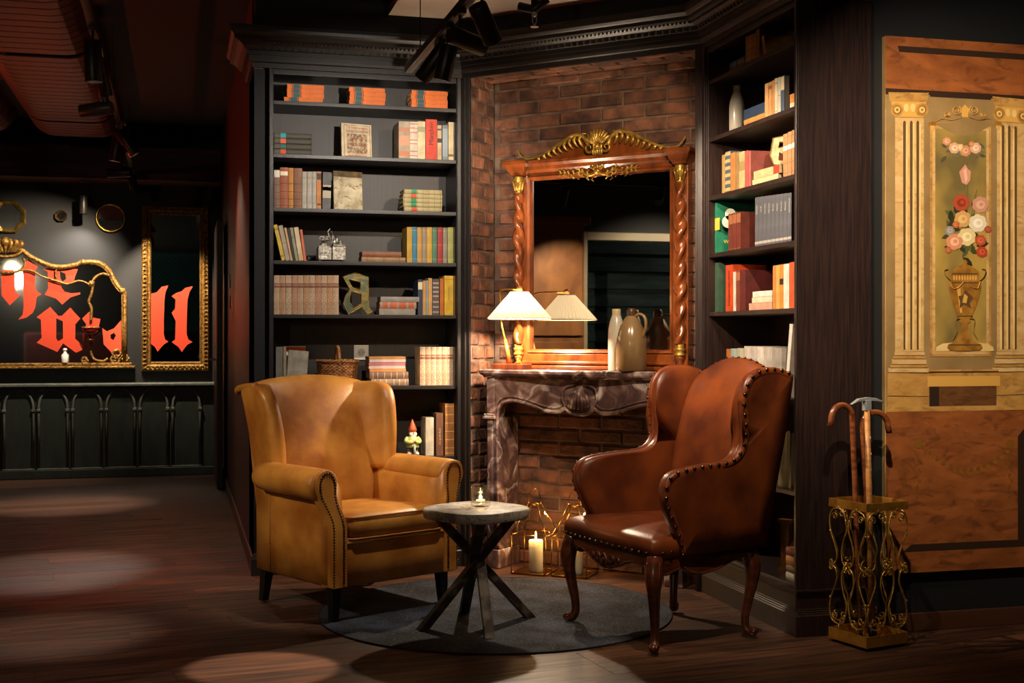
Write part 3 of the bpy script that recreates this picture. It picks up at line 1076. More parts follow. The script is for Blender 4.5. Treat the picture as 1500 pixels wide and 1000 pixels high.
MB().sph((sx, sy, topz - 0.064), 0.004, 8, 6).build('filament', pmat('glowing_filament', '#ffe3b0', emit=60, emit_col='#ffd59a'), lp, smooth=True)
MB().tube([(-0.09, 0.03, 0.004), (-0.13, 0.06, 0.004), (-0.15, 0.14, 0.004)], 0.003, 6).build('cord', m_cream, lp, smooth=True)
p = lampM @ Vector((sx, sy, topz - 0.070))
bulb('lamp_light', p, 88.0, WARM, 0.022)

# ---------------------------------------------------------------- stoneware on the mantel shelf
m_stone_w = pmat('white_salt_glaze', '#d9d0bd', '#c5b9a2', rough=0.25, coat=0.3, scale=4)
m_stone_b = pmat('brown_salt_glaze', '#8a6f4c', '#6d5233', rough=0.22, coat=0.4, scale=5, bump=0.05, bscale=60)
m_stone_d = pmat('dark_brown_glaze', '#4a3524', rough=0.25)
bu, _ = onf(FR_F, 903, 540, 0.105)
b1 = thing('stoneware_bottle', 'tall white stoneware bottle beside the brown jug on the mantel', 'bottle', M=FR_F @ Matrix.Translation((bu, 0.105, MZ + 0.0005)))
MB().lathe([(0.04, 0.0), (0.043, 0.006), (0.043, 0.19), (0.041, 0.215), (0.034, 0.25), (0.026, 0.275), (0.022, 0.285)], n=28).build('body', m_stone_w, b1, smooth=True)
MB().lathe([(0.021, 0.284), (0.023, 0.29), (0.021, 0.296), (0.022, 0.302), (0.022, 0.315), (0.014, 0.318)], n=24).build('neck', pmat('cream_glaze', '#d6c08e', rough=0.25), b1, smooth=True)
ju, _ = onf(FR_F, 925, 540, 0.05)
b2 = thing('stoneware_jug', 'brown salt-glazed jug with a loop handle on the mantel', 'jug', M=FR_F @ Matrix.Translation((ju, 0.05, MZ + 0.0005)) @ Matrix.Rotation(R(-10), 4, 'Z'))
MB().lathe([(0.072, 0.0), (0.078, 0.008), (0.078, 0.14), (0.074, 0.175), (0.062, 0.215), (0.045, 0.25), (0.030, 0.272), (0.024, 0.28)], n=32).build('body', m_stone_b, b2, smooth=True)
MB().lathe([(0.023, 0.278), (0.026, 0.286), (0.022, 0.292), (0.025, 0.30), (0.025, 0.306), (0.020, 0.312), (0.020, 0.318), (0.01, 0.318)], n=24).build('neck', m_stone_d, b2, smooth=True)
MB().tube(spl([(0.02, 0, 0.272), (0.05, 0, 0.288), (0.082, 0, 0.27), (0.088, 0, 0.225), (0.068, 0, 0.17)], 6), 0.010, 10, flat=0.75).build('handle', m_stone_b, b2, smooth=True)

# ---------------------------------------------------------------- glass lanterns with candles on the hearth
m_pane = glassmat('lantern_glass', (0.97, 0.95, 0.9, 1), 0.05, 0.02)
m_lbrass = pmat('aged_brass', '#b8863a', '#8a5f24', rough=0.3, metal=1.0, scale=20)
m_wax = pmat('white_wax', '#efe6d2', rough=0.5)
m_wax.node_tree.nodes['Principled BSDF'].inputs['Subsurface Weight'].default_value = 1.0
m_wax.node_tree.nodes['Principled BSDF'].inputs['Subsurface Radius'].default_value = (1.0, 0.7, 0.4)
m_wax.node_tree.nodes['Principled BSDF'].inputs['Subsurface Scale'].default_value = 0.08
m_flame = pmat('candle_flame', '#ffc870', emit=40, emit_col='#ffbe5e')
m_wick = pmat('wick', '#1a120c', rough=0.9)


def lantern(px, py, label, clabel, a_deg=21.6, side=0.19, h=0.205):
    d = ray(px, py)
    t = -CAM_H / d.z
    p = Vector((0, 0, CAM_H)) + d * t
    a = R(a_deg)
    dl = Vector((-math.cos(a) * math.cos(YAW) + math.sin(a) * math.sin(YAW), math.cos(a) * math.sin(YAW) + math.sin(a) * math.cos(YAW), 0))
    rot = math.atan2(-dl.y, -dl.x)               # local x runs towards the front corner
    M = Matrix.Translation((p.x, p.y, 0)) @ Matrix.Rotation(rot, 4, 'Z') @ Matrix.Translation((-side, 0, 0))
    t_ = thing('glass_lantern', label, 'lantern', M=M, group='glass lanterns on the hearth')
    S = side
    q = 0.0032
    base = MB().box(0, S, 0, S, 0, 0.006)
    base.build('base_plate', m_lbrass, t_)
    c = [(0, 0), (S, 0), (S, S), (0, S)]
    apex = [(S * 0.36, S * 0.36), (S * 0.64, S * 0.36), (S * 0.64, S * 0.64), (S * 0.36, S * 0.64)]
    AH = h + 0.155
    fr = MB()
    for i in range(4):
        x, y = c[i]
        x2, y2 = c[(i + 1) % 4]
        fr.tube([(x, y, 0.004), (x, y, h)], q, 6).tube([(x, y, h), (x2, y2, h)], q, 6).tube([(x, y, 0.006), (x2, y2, 0.006)], q, 6)
        ax, ay = apex[i]
        bx, by = apex[(i + 1) % 4]
        fr.tube([(x, y, h), (ax, ay, AH)], q, 6).tube([(ax, ay, AH), (bx, by, AH)], q, 6)
    fr.build('frame', m_lbrass, t_, smooth=True)
    for i in range(4):
        x, y = c[i]
        x2, y2 = c[(i + 1) % 4]
        ax, ay = apex[i]
        bx, by = apex[(i + 1) % 4]
        MB().add([(x, y, 0.006), (x2, y2, 0.006), (x2, y2, h), (x, y, h)], [(0, 1, 2, 3)]).build('pane', m_pane, t_)
        MB().add([(x, y, h), (x2, y2, h), (bx, by, AH), (ax, ay, AH)], [(0, 1, 2, 3)]).build('roof_pane', m_pane, t_)
    cx = S / 2
    MB().tube([(cx - 0.035 * math.cos(PI * k / 14), cx, AH + 0.004 + 0.075 * math.sin(PI * k / 14)) for k in range(15)], 0.0028, 6).build('carry_ring', m_lbrass, t_, smooth=True)
    cd = thing('pillar_candle', clabel, 'candle', M=M @ Matrix.Translation((cx + 0.01, cx - 0.01, 0.0065)), group='lit candles in the lanterns')
    MB().lathe([(0.036, 0.0), (0.0375, 0.003), (0.0375, 0.16), (0.034, 0.166), (0.02, 0.163), (0.003, 0.160)], n=24).build('wax', m_wax, cd, smooth=True)
    MB().tube([(0, 0, 0.158), (0.001, 0, 0.168), (0.003, 0, 0.174)], 0.0012, 5).build('wick', m_wick, cd)
    MB().lathe([(0.001, 0.170), (0.0055, 0.178), (0.006, 0.186), (0.0035, 0.198), (0.0006, 0.210)], n=10).build('flame', m_flame, cd, smooth=True)
    bulb('candle_light', M @ Vector((cx + 0.01, cx - 0.01, 0.225)), 2.6, (1.0, 0.58, 0.24), 0.012)


lantern(799, 844, 'brass framed glass lantern with pitched roof standing beside the small table', 'lit white pillar candle in the lantern next to the small table')
lantern(859, 848, 'brass framed glass lantern half hidden behind the studded armchair', 'lit white pillar candle in the lantern behind the studded armchair')
# ================================================================ SEATING
m_tan = pmat('tan_leather', '#c4863a', '#96581b', rough=0.34, rough2=0.46, scale=5.5, detail=6, lo=0.36, hi=0.66, bump=0.12, bscale=140, spec=0.5)
m_cognac = pmat('cognac_leather', '#7a3c1a', '#461c0c', rough=0.30, rough2=0.42, scale=6, detail=6, lo=0.3, hi=0.7, bump=0.10, bscale=160, spec=0.5)
m_cognac_pipe = pmat('dark_cognac_leather', '#7c3d1a', '#551f0e', rough=0.38, scale=20)
m_tanpipe = pmat('tan_leather_piping', '#a0682a', rough=0.42)
m_leg = pmat('ebonised_leg', '#15100d', rough=0.4)
m_nail = pmat('dark_bronze_nail', '#3a2c1e', rough=0.35, metal=0.9)
m_nailb = pmat('bronze_dome_nail', '#5a452c', rough=0.28, metal=1.0)
m_carved = pmat('carved_walnut', '#5c2c14', '#3a190b', rough=0.3, coat=0.4, scale=4, stretch=(3, 3, 12))


def rrect(x0, x1, y0, y1, r, z, n=4):
    pts = []
    for cx, cy, a0 in ((x1 - r, y1 - r, 0), (x0 + r, y1 - r, 90), (x0 + r, y0 + r, 180), (x1 - r, y0 + r, 270)):
        for k in range(n + 1):
            a = R(a0 + 90 * k / n)
            pts.append((cx + r * math.cos(a), cy + r * math.sin(a), z))
    return pts


def nails(parent, pts, rad, pitch, mat, nrm=(0, -1, 0), name='nail_trim'):
    """domed nail heads set along a line"""
    b = MB()
    acc = 0.0
    P = [Vector(p) for p in pts]
    b.sph(P[0], rad, 8, 4)
    for i in range(len(P) - 1):
        seg = (P[i + 1] - P[i]).length
        while acc + seg >= pitch:
            t = (pitch - acc) / seg
            q = P[i].lerp(P[i + 1], t)
            b.sph(q, rad, 8, 4)
            P[i] = q
            seg = (P[i + 1] - P[i]).length
            acc = 0.0
        acc += seg
    return stuff(b.build(name, mat, parent, smooth=True))


# ---------------------------------------------------------------- tan wing armchair
ac = thing('armchair', 'tan leather wing armchair with rolled arms and black legs', 'armchair', (0.783, 5.906, 0.006), R(27), group='leather wing armchairs')
# upholstered base
b = MB()
for z, g in ((0.150, -0.006), (0.160, 0.0), (0.30, 0.002), (0.395, 0.0), (0.405, -0.006)):
    b.loft([rrect(-0.335 - g, 0.335 + g, -0.325 - g, 0.295 + g, 0.02, z)]) if False else None
rings = [rrect(-0.335 - g, 0.335 + g, -0.338 - g, 0.295 + g, 0.022, z) for z, g in ((0.148, -0.008), (0.156, 0.0), (0.25, 0.001), (0.34, 0.0), (0.355, -0.006))]
MB().loft(rings).build('seat_base', m_tan, ac, smooth=True)
# seat cushion, boxed and slightly puffed
rings = []
for z, g in ((0.348, -0.03), (0.352, -0.012), (0.372, 0.0), (0.405, 0.004), (0.438, 0.0), (0.452, -0.012), (0.462, -0.05), (0.468, -0.12), (0.470, -0.2)):
    rings.append([(x * (1 if y > -0.2 else 1.0), y, zz - 0.05 * max(0, (y + 0.1)) * (1 if zz > 0.43 else 0.2)) for x, y, zz in rrect(-0.262 - g, 0.262 + g, -0.350 - g, 0.235 + g, min(0.05, 0.26 + g), z, 5)])
MB().loft(rings).build('seat_cushion', m_tan, ac, smooth=True)
pp = MB()
for z, g in ((0.354, 0.001), (0.447, 0.001)):
    ring = [(x, y, zz - 0.05 * max(0, (y + 0.1)) * (1 if z > 0.43 else 0.2)) for x, y, zz in rrect(-0.262 - g, 0.262 + g, -0.350 - g, 0.235 + g, 0.05, z, 5)]
    pp.tube(ring, 0.0045, 6, closed=True)
pp.build('cushion_piping', m_tanpipe, ac, smooth=True)
MB().tube([(-0.27, -0.341, 0.338), (0.27, -0.341, 0.338)], 0.0045, 6).build('rail_piping', m_tanpipe, ac, smooth=True)
# back: stations across the width, each a side profile
rings = []
for x, top in ((-0.335, 0.995), (-0.33, 1.004), (-0.30, 1.020), (-0.22, 1.036), (-0.11, 1.048), (0.0, 1.052), (0.11, 1.048), (0.22, 1.036), (0.30, 1.020), (0.33, 1.004), (0.335, 0.995)):
    pf = 0.022 * (1 - (abs(x) / 0.34) ** 3)       # puff of the front
    k = max(0.0, 1 - (abs(x) / 0.335) ** 6)
    sh = 0.03 * (1 - k)
    sx = x * 1.0
    rings.append([(sx, 0.205 + sh, 0.36), (sx, 0.20 - pf * 0.8 + sh, 0.52), (sx, 0.242 - pf * 1.4 + sh, 0.70), (sx, 0.292 - pf + sh, 0.88), (sx, 0.333 + sh, top - 0.03), (sx, 0.365, top + 0.002),
                  (sx, 0.41, top - 0.003), (sx, 0.442 - sh, top - 0.03), (sx, 0.425 - sh, 0.85), (sx, 0.37 - sh, 0.60), (sx, 0.305, 0.36)])
MB().loft(rings).build('backrest', m_tan, ac, sub=1)
# wings
for s_ in (-1, 1):
    rings = []
    for z, yf, xo in ((0.58, 0.115, 0.345), (0.64, 0.118, 0.346), (0.72, 0.118, 0.350), (0.80, 0.124, 0.356), (0.88, 0.140, 0.363), (0.945, 0.162, 0.370), (0.985, 0.190, 0.374), (1.005, 0.225, 0.372), (1.012, 0.27, 0.366)):
        yb = 0.345 + 0.10 * (z - 0.58) / 0.43
        xi = xo - 0.066
        e = 0.0 if z < 0.99 else 0.01
        rings.append([(s_ * (xo - 0.004 - e), yb, z), (s_ * (xo + 0.0), yb - 0.09, z), (s_ * (xo - 0.004), yf + 0.075, z), (s_ * (xo + 0.006 - e), yf + 0.032, z), (s_ * (xo - 0.004 - e), yf + 0.004, z), (s_ * (xo - 0.036), yf - 0.008, z),
                      (s_ * (xi - 0.006 + e), yf + 0.010, z), (s_ * (xi - 0.012 + e), yf + 0.045, z), (s_ * (xi - 0.030), yf + 0.09, z), (s_ * (xi - 0.055 - 0.05 * (z - 0.58) / 0.43), yb - 0.075, z), (s_ * (xi - 0.055 - 0.05 * (z - 0.58) / 0.43), yb - 0.02, z)])
    MB().loft(rings).build('wing', m_tan, ac, sub=2)
# arms: outer panel, roll, front panel with nails
for s_ in (-1, 1):
    MB().loft([[(s_ * 0.3405, y, 0.158), (s_ * 0.3415, y, 0.34), (s_ * 0.3425, y, 0.46), (s_ * 0.346, y, 0.60), (s_ * 0.30, y, 0.62), (s_ * 0.268, y, 0.56), (s_ * 0.262, y, 0.45), (s_ * 0.262, y, 0.158)] for y in (-0.30, -0.2, 0.1, 0.292)]).build('arm_panel', m_tan, ac, smooth=True)
    rings = []
    for y, r_ in ((-0.300, 0.045), (-0.298, 0.062), (-0.285, 0.070), (-0.24, 0.072), (-0.1, 0.071), (0.05, 0.070), (0.13, 0.069), (0.20, 0.064), (0.22, 0.05)):
        dz = 0.006 * (y + 0.3)
        rings.append([(s_ * (0.352 + r_ * 1.08 * math.cos(q)), y, 0.592 + dz + r_ * 0.98 * math.sin(q)) for q in [2 * PI * k / 20 for k in range(20)]])
    MB().loft(rings).build('arm_roll', m_tan, ac, smooth=True)
    # front panel outline (x outward)
    o_ = [(0.340, 0.15), (0.340, 0.40), (0.348, 0.455), (0.372, 0.510), (0.395, 0.555), (0.405, 0.60), (0.395, 0.64), (0.360, 0.658), (0.322, 0.648), (0.300, 0.61), (0.300, 0.55), (0.292, 0.50), (0.276, 0.455), (0.268, 0.41), (0.268, 0.15)]
    pl_ = spl2(o_[1:-1], 4, False)
    full = [o_[0]] + pl_ + [o_[-1]]
    full = [(s_ * x, z) for x, z in full]
    yy = lambda z: -0.342 + 0.034 * min(1, max(0, (z - 0.42) / 0.12))
    v0 = [(x, yy(z) - 0.006, z) for x, z in full]
    v1 = [(x, -0.25, z) for x, z in full]
    n = len(full)
    MB().add(v0 + v1, [tuple(range(n)), tuple(range(n, 2 * n))] + [(j, (j + 1) % n, (j + 1) % n + n, j + n) for j in range(n)]).build('arm_front', m_tan, ac, bevel=0.004)
    cxm = sum(p[0] for p in full) / n

    def off(d, seq):
        res = []
        for i, (x, z) in enumerate(seq):
            x2, z2 = seq[min(i + 1, len(seq) - 1)]
            x1, z1 = seq[max(i - 1, 0)]
            tx, tz = x2 - x1, z2 - z1
            L = math.hypot(tx, tz) or 1
            res.append((x + s_ * d * tz / L * -1, yy(z) - 0.007, z + s_ * d * tx / L))
        return res
    line = off(-0.010 * s_ * s_, full[0:-1])
    line = [(p[0], p[1], p[2]) for p in line]
    inner = [(cxm + (x - cxm) * 0.72, yy(z) - 0.008, 0.39 + (z - 0.39) * 0.95 + 0.0) for x, z in full]
    nails(ac, inner, 0.0048, 0.0125, m_nail)
    nails(ac, [(s_ * 0.356, y, 0.525) for y in (-0.28, 0.12)], 0.004, 0.0105, m_nail)
# outer seams
MB().tube([(-0.347, 0.30, 0.56), (-0.349, 0.125, 0.535), (-0.349, 0.1, 0.53)], 0.004, 6).tube([(-0.3425, 0.17, 0.155), (-0.344, 0.17, 0.52)], 0.0035, 6).tube(
    [(0.3425, 0.17, 0.155), (0.344, 0.17, 0.52)], 0.0035, 6).build('side_seam', m_tanpipe, ac, smooth=True)
# rolled top over the rear corner of the wing
MB().tube(spl([(-0.352, 0.28, 1.004), (-0.356, 0.36, 0.998), (-0.352, 0.44, 0.985), (-0.338, 0.468, 0.972)], 5), 0.017, 10).build('wing_roll', m_tan, ac, smooth=True)
for x, y in ((-0.295, -0.285), (0.295, -0.285), (-0.295, 0.275), (0.295, 0.275)):
    kx, ky = (0.012 if x > 0 else -0.012), (0.02 if y > 0 else -0.004)
    MB().loft([[(x + a + kx * (0.15 - z) / 0.15 * 0.6, y + c + ky * (0.15 - z) / 0.15, z) for a, c in ((-w, -w), (w, -w), (w, w), (-w, w))] for z, w in ((0.0, 0.017), (0.15, 0.024))]).build('leg', m_leg, ac, bevel=0.003)

# ---------------------------------------------------------------- cognac studded armchair
rc = thing('armchair', 'cognac leather wing armchair with domed studs and carved cabriole legs', 'armchair', (1.971, 4.995, 0.006), R(-76.8), group='leather wing armchairs')
WF, WB = 0.335, 0.285                    # half widths front and back


def wx(y):
    t = (y + 0.25) / 0.50
    return WF + (WB - WF) * min(1.2, max(0, t))


# seat
rings = []
for z, g in ((0.366, -0.002), (0.380, 0.006), (0.405, 0.012), (0.432, 0.010), (0.448, -0.004), (0.460, -0.035), (0.470, -0.09), (0.477, -0.16), (0.480, -0.22)):
    rr = rrect(-1 - 0, 1, -0.278 - g, 0.262 + g, 0.045 if g > -0.04 else 0.02, z, 5)
    ring = []
    for x, y, zz in rr:
        w = wx(y) + g
        bulge = 0.018 * (1 - x * x) if y < -0.2 else 0
        ring.append((max(-1, min(1, x)) * w if abs(x) > 0.9 else x * w, y - bulge, zz))
    rings.append(ring)
MB().loft(rings).build('seat', m_cognac, rc, smooth=True)
SIDE = [(-0.150, 0.375), (-0.165, 0.44), (-0.195, 0.50), (-0.228, 0.57), (-0.238, 0.63), (-0.218, 0.682), (-0.165, 0.708), (-0.05, 0.722), (0.06, 0.729), (0.118, 0.748), (0.152, 0.79),
        (0.162, 0.86), (0.150, 0.95), (0.162, 1.03), (0.205, 1.082), (0.27, 1.102), (0.345, 1.100), (0.418, 1.078)]
fl_ = [(p.x, p.y) for p in [Vector(q) for q in spl([(a, c, 0) for a, c in SIDE], 4)]]
rear = [(0.405, 0.98), (0.375, 0.80), (0.335, 0.60), (0.288, 0.375)]
outl = fl_ + rear
for s_ in (-1, 1):
    n = len(outl)

    def flare(y, z):
        return 0.014 + WF + (WB - WF) * (y + 0.25) / 0.5 * 0.55 + 0.03 * (z - 0.45)
    lay = []
    cy, cz = 0.12, 0.70
    for off_, sc in ((0.0, 0.70), (0.0, 0.955), (-0.008, 0.99), (-0.030, 1.0), (-0.052, 0.99), (-0.064, 0.955), (-0.072, 0.85), (-0.072, 0.7)):
        lay.append([(s_ * (flare(y, z) + off_), cy + (y - cy) * (sc if (y < 0.26 or sc < 0.8) else 1.0), cz + (z - cz) * (sc if (z > 0.5 or sc < 0.8) else 1.0)) for y, z in outl])
    MB().loft(lay).build('side', m_cognac, rc, smooth=True)
    # welt band along the front edge with studs
    band = [(s_ * (flare(y, z) - 0.002), y, z) for y, z in fl_]
    wb = MB()
    rings = []
    for i, (x, y, z) in enumerate(band):
        y1, z1 = fl_[max(i - 1, 0)]
        y2, z2 = fl_[min(i + 1, len(fl_) - 1)]
        ty, tz = y2 - y1, z2 - z1
        L = math.hypot(ty, tz)
        ny, nz = -tz / L, ty / L             # outward in the side plane
        if i < len(band):
            rings.append([(x + s_ * 0.003, y + ny * -0.022, z + nz * -0.022), (x + s_ * 0.004, y + ny * -0.002, z + nz * -0.002), (x - s_ * 0.012, y + ny * 0.004, z + nz * 0.004), (x - s_ * 0.030, y + ny * 0.004, z + nz * 0.004),
                          (x - s_ * 0.030, y - ny * 0.012, z - nz * 0.012), (x - s_ * 0.010, y - ny * 0.03, z - nz * 0.03)])
    wb.loft(rings)
    wb.build('edge_band', m_cognac_pipe, rc, smooth=True)
    stud = []
    for i, (y, z) in enumerate(fl_):
        y1, z1 = fl_[max(i - 1, 0)]
        y2, z2 = fl_[min(i + 1, len(fl_) - 1)]
        L = math.hypot(y2 - y1, z2 - z1)
        ny, nz = -(z2 - z1) / L, (y2 - y1) / L
        stud.append((s_ * (flare(y, z) + 0.0005), y + ny * -0.004, z + nz * -0.004))
    nails(rc, stud, 0.0088, 0.041, m_nailb)
    # lower stud row along the side rail
    nails(rc, [(s_ * (wx(-0.24) + 0.006), -0.24, 0.390), (s_ * (wx(0.26) + 0.010), 0.272, 0.390)], 0.0085, 0.044, m_nailb, name='rail_studs')
# front studs
nails(rc, [(x * WF * 0.98, -0.290 - 0.018 * (1 - x * x), 0.388) for x in [-0.95 + 1.9 * k / 30 for k in range(31)]], 0.0085, 0.044, m_nailb, name='rail_studs')
# back
rings = []
for x, top in ((-0.27, 1.075), (-0.22, 1.092), (-0.15, 1.125), (-0.07, 1.146), (0.0, 1.150), (0.07, 1.146), (0.15, 1.125), (0.22, 1.092), (0.27, 1.075)):
    hol = 0.045 * (abs(x) / 0.27) ** 2
    pf = 0.015 * (1 - (abs(x) / 0.27) ** 2)
    rings.append([(x, 0.225 - hol, 0.44), (x, 0.232 - hol - pf, 0.58), (x, 0.268 - hol - pf, 0.76), (x, 0.312 - hol - pf, 0.94), (x, 0.355 - hol * 0.6, top - 0.025), (x, 0.385, top), (x, 0.415, top - 0.01),
                  (x, 0.418, top - 0.05), (x, 0.385, 0.80), (x, 0.335, 0.58), (x, 0.29, 0.38)])
MB().loft(rings).build('backrest', m_cognac, rc, sub=1)
bt = [(x, 0.386, z - 0.012) for x, z in ((-0.27, 1.080), (-0.22, 1.097), (-0.15, 1.130), (-0.07, 1.151), (0.0, 1.155), (0.07, 1.151), (0.15, 1.130), (0.22, 1.097), (0.27, 1.080))]
nails(rc, bt, 0.0068, 0.042, m_nailb, name='crest_studs')
# carved rails
fa = [(-0.33, 0.370), (-0.33, 0.30), (-0.29, 0.318), (-0.24, 0.336), (-0.17, 0.330), (-0.10, 0.305), (-0.045, 0.288), (0.0, 0.282)]
fp = spl2(fa[1:], 4, False)
fr = [(x, z) for x, z in fp] + [(-x, z) for x, z in reversed(fp[:-1])]
poly = [(-0.33, 0.372)] + fr + [(0.33, 0.372)]
bf = MB()
n = len(poly)
bow = lambda x: -0.274 - 0.018 * (1 - (x / 0.33) ** 2)
bf.add([(x, bow(x), z) for x, z in poly] + [(x, bow(x) + 0.03, z) for x, z in poly], [tuple(range(n)), tuple(range(n, 2 * n))] + [(j, (j + 1) % n, (j + 1) % n + n, j + n) for j in range(n)])
bf.build('front_rail', m_carved, rc, bevel=0.003)
MB().tube([(x, bow(x) - 0.001, z + 0.006) for x, z in fr], 0.0045, 6).build('rail_beading', m_carved, rc, smooth=True)
cv = MB()
for s_ in (-1, 1):
    for k, (a, r_) in enumerate(((0.05, 0.020), (0.095, 0.014))):
        cv.tube([(s_ * (a + r_ * (1 - t * 0.75) * math.cos(3 * PI * t)), bow(a) - 0.002, 0.325 + r_ * (1 - t * 0.75) * math.sin(3 * PI * t)) for t in [j / 20 for j in range(21)]], 0.0045, 6)
    cv.tube(spl([(s_ * 0.0, bow(0) - 0.004, 0.345), (s_ * 0.02, bow(0) - 0.006, 0.325), (s_ * 0.012, bow(0) - 0.006, 0.30)], 4), 0.006, 6)
cv.sph((0, bow(0) - 0.004, 0.32), 0.012, 8, 6)
cv.build('rail_carving', m_carved, rc, smooth=True)
for s_ in (-1, 1):
    sa = [(-0.26, 0.372), (-0.26, 0.325), (-0.225, 0.30), (-0.19, 0.305), (-0.13, 0.318), (-0.10, 0.300), (-0.04, 0.286), (0.05, 0.296), (0.12, 0.318), (0.19, 0.332), (0.235, 0.322), (0.26, 0.30), (0.26, 0.372)]
    pl_ = [sa[0]] + spl2(sa[1:-1], 4, False) + [sa[-1]]
    n = len(pl_)
    xs = lambda y: s_ * (wx(y) - 0.002)
    MB().add([(xs(y), y, z) for y, z in pl_] + [(xs(y) - s_ * 0.028, y, z) for y, z in pl_], [tuple(range(n)), tuple(range(n, 2 * n))] + [(j, (j + 1) % n, (j + 1) % n + n, j + n) for j in range(n)]).build('side_rail', m_carved, rc, bevel=0.003)
    MB().tube([(xs(y) + s_ * 0.001, y, z + 0.006) for y, z in pl_[1:-1]], 0.0045, 6).build('rail_beading', m_carved, rc, smooth=True)
MB().box(-0.27, 0.27, 0.235, 0.262, 0.30, 0.372).build('back_rail', m_carved, rc, bevel=0.003)
MB().box(-0.31, 0.31, -0.25, 0.24, 0.355, 0.368).build('seat_board', m_leg, rc)


def cabriole(x, y, dx, dy, name='leg'):
    """knee out along (dx, dy), ankle back in, scrolled toe"""
    path = [(0.0, 0.372, 0.034), (0.012, 0.335, 0.036), (0.022, 0.29, 0.034), (0.018, 0.23, 0.026), (0.004, 0.16, 0.021), (-0.010, 0.09, 0.0175), (-0.010, 0.045, 0.0175), (0.004, 0.0235, 0.021), (0.022, 0.018, 0.016)]
    pts = spl([(x + dx * a, y + dy * a, z) for a, z, r_ in path], 4)
    rs = [p.x for p in spl([(r_, 0, 0) for a, z, r_ in path], 4)]
    b_ = MB()
    b_.tube(pts, rs, 10)
    lg = b_.build(name, m_carved, rc, smooth=True)
    s_ = MB()
    cx, cy = x + dx * 0.024, y + dy * 0.024
    for sd in (-1, 1):
        px_, py_ = -dy * 0.013 * sd, dx * 0.013 * sd
        s_.tube([(cx + px_ + dx * 0.016 * (1 - 0.8 * t) * math.cos(3 * PI * t), cy + py_ + dy * 0.016 * (1 - 0.8 * t) * math.cos(3 * PI * t), 0.021 + 0.016 * (1 - 0.8 * t) * math.sin(3 * PI * t)) for t in [j / 18 for j in range(19)]], 0.0052, 6)
    s_.tube([(cx - (-dy) * 0.012, cy - dx * 0.012, 0.021), (cx + (-dy) * 0.012, cy + dx * 0.012, 0.021)], 0.017, 10)
    s_.build('scroll_foot', m_carved, lg, smooth=True)
    e = MB()
    for sd in (-1, 1):
        e.tube([(p.x + (-dy) * sd * r_ * 0.72 + dx * r_ * 0.72, p.y + dx * sd * r_ * 0.72 + dy * r_ * 0.72, p.z) for p, r_ in list(zip(pts, rs))[2:-6]], 0.0038, 6)
    e.build('carved_edge', m_carved, lg, smooth=True)


cabriole(-0.310, -0.258, -0.72, -0.69)
cabriole(0.310, -0.258, 0.72, -0.69)
cabriole(0.262, 0.235, 0.72, 0.69)
cabriole(-0.262, 0.235, -0.72, 0.69)

# ---------------------------------------------------------------- round rug
m_rug = pmat('worn_navy_pile', '#343948', '#0b0d12', rough=0.95, scale=5, detail=12, lo=0.34, hi=0.60, bump=0.6, bscale=260,
             veins=('#9a9aa0', 60.0, 0.5, 0.006, (1, 1, 1)))
rg = thing('round_rug', 'round worn navy rug under the small table', 'rug', (1.380, 5.552, 0))
RR = 0.795
n = 96
MB().loft([[(r_ * math.cos(2 * PI * j / n), r_ * math.sin(2 * PI * j / n), z) for j in range(n)] for r_, z in ((RR - 0.006, 0.0003), (RR - 0.006, 0.005), (RR - 0.05, 0.0058), (0.01, 0.0058))]).build('pile', m_rug, rg)
MB().tube([((RR - 0.005) * math.cos(2 * PI * j / n), (RR - 0.005) * math.sin(2 * PI * j / n), 0.0035) for j in range(n)], 0.0034, 8, closed=True).build('binding', pmat('black_binding', '#14151a', rough=0.9), rg, smooth=True)

# ---------------------------------------------------------------- small table
m_chalk = pmat('chalky_worn_paint', '#b9b1a2', '#7d7263', rough=0.55, scale=12, detail=8, lo=0.42, hi=0.62, bump=0.15, bscale=60, veins=('#33281f', 22.0, 0.6, 0.02, (1, 1, 1)))
m_tleg = pmat('dark_flaking_wood', '#2a1f18', '#5c5246', rough=0.5, scale=14, detail=8, lo=0.52, hi=0.66, bump=0.2, bscale=40)
TZ = 0.505
RUGZ = 0.006
tb = thing('side_table', 'small side table with chalky worn top on crossed dark legs', 'table', (1.2345, 5.303, RUGZ))
t0 = TZ - RUGZ
top = []
for k in range(64):
    a = 2 * PI * k / 64
    r_ = 0.219 * (1 - 0.055 * math.cos(4 * (a - R(30)))) * (1 + 0.006 * math.sin(7 * a))
    top.append((r_ * math.cos(a), r_ * math.sin(a)))
MB().loft([[(x * s_, y * s_, z) for x, y in top] for s_, z in ((0.965, t0 - 0.042), (0.99, t0 - 0.036), (0.995, t0 - 0.010), (0.985, t0 - 0.003), (0.96, t0))]).build('tabletop', m_chalk, tb, smooth=True).data.set_sharp_from_angle(angle=R(50))
feet = ((-0.2495, -0.038), (0.012, 0.238), (-0.0215, -0.26), (0.259, 0.059))
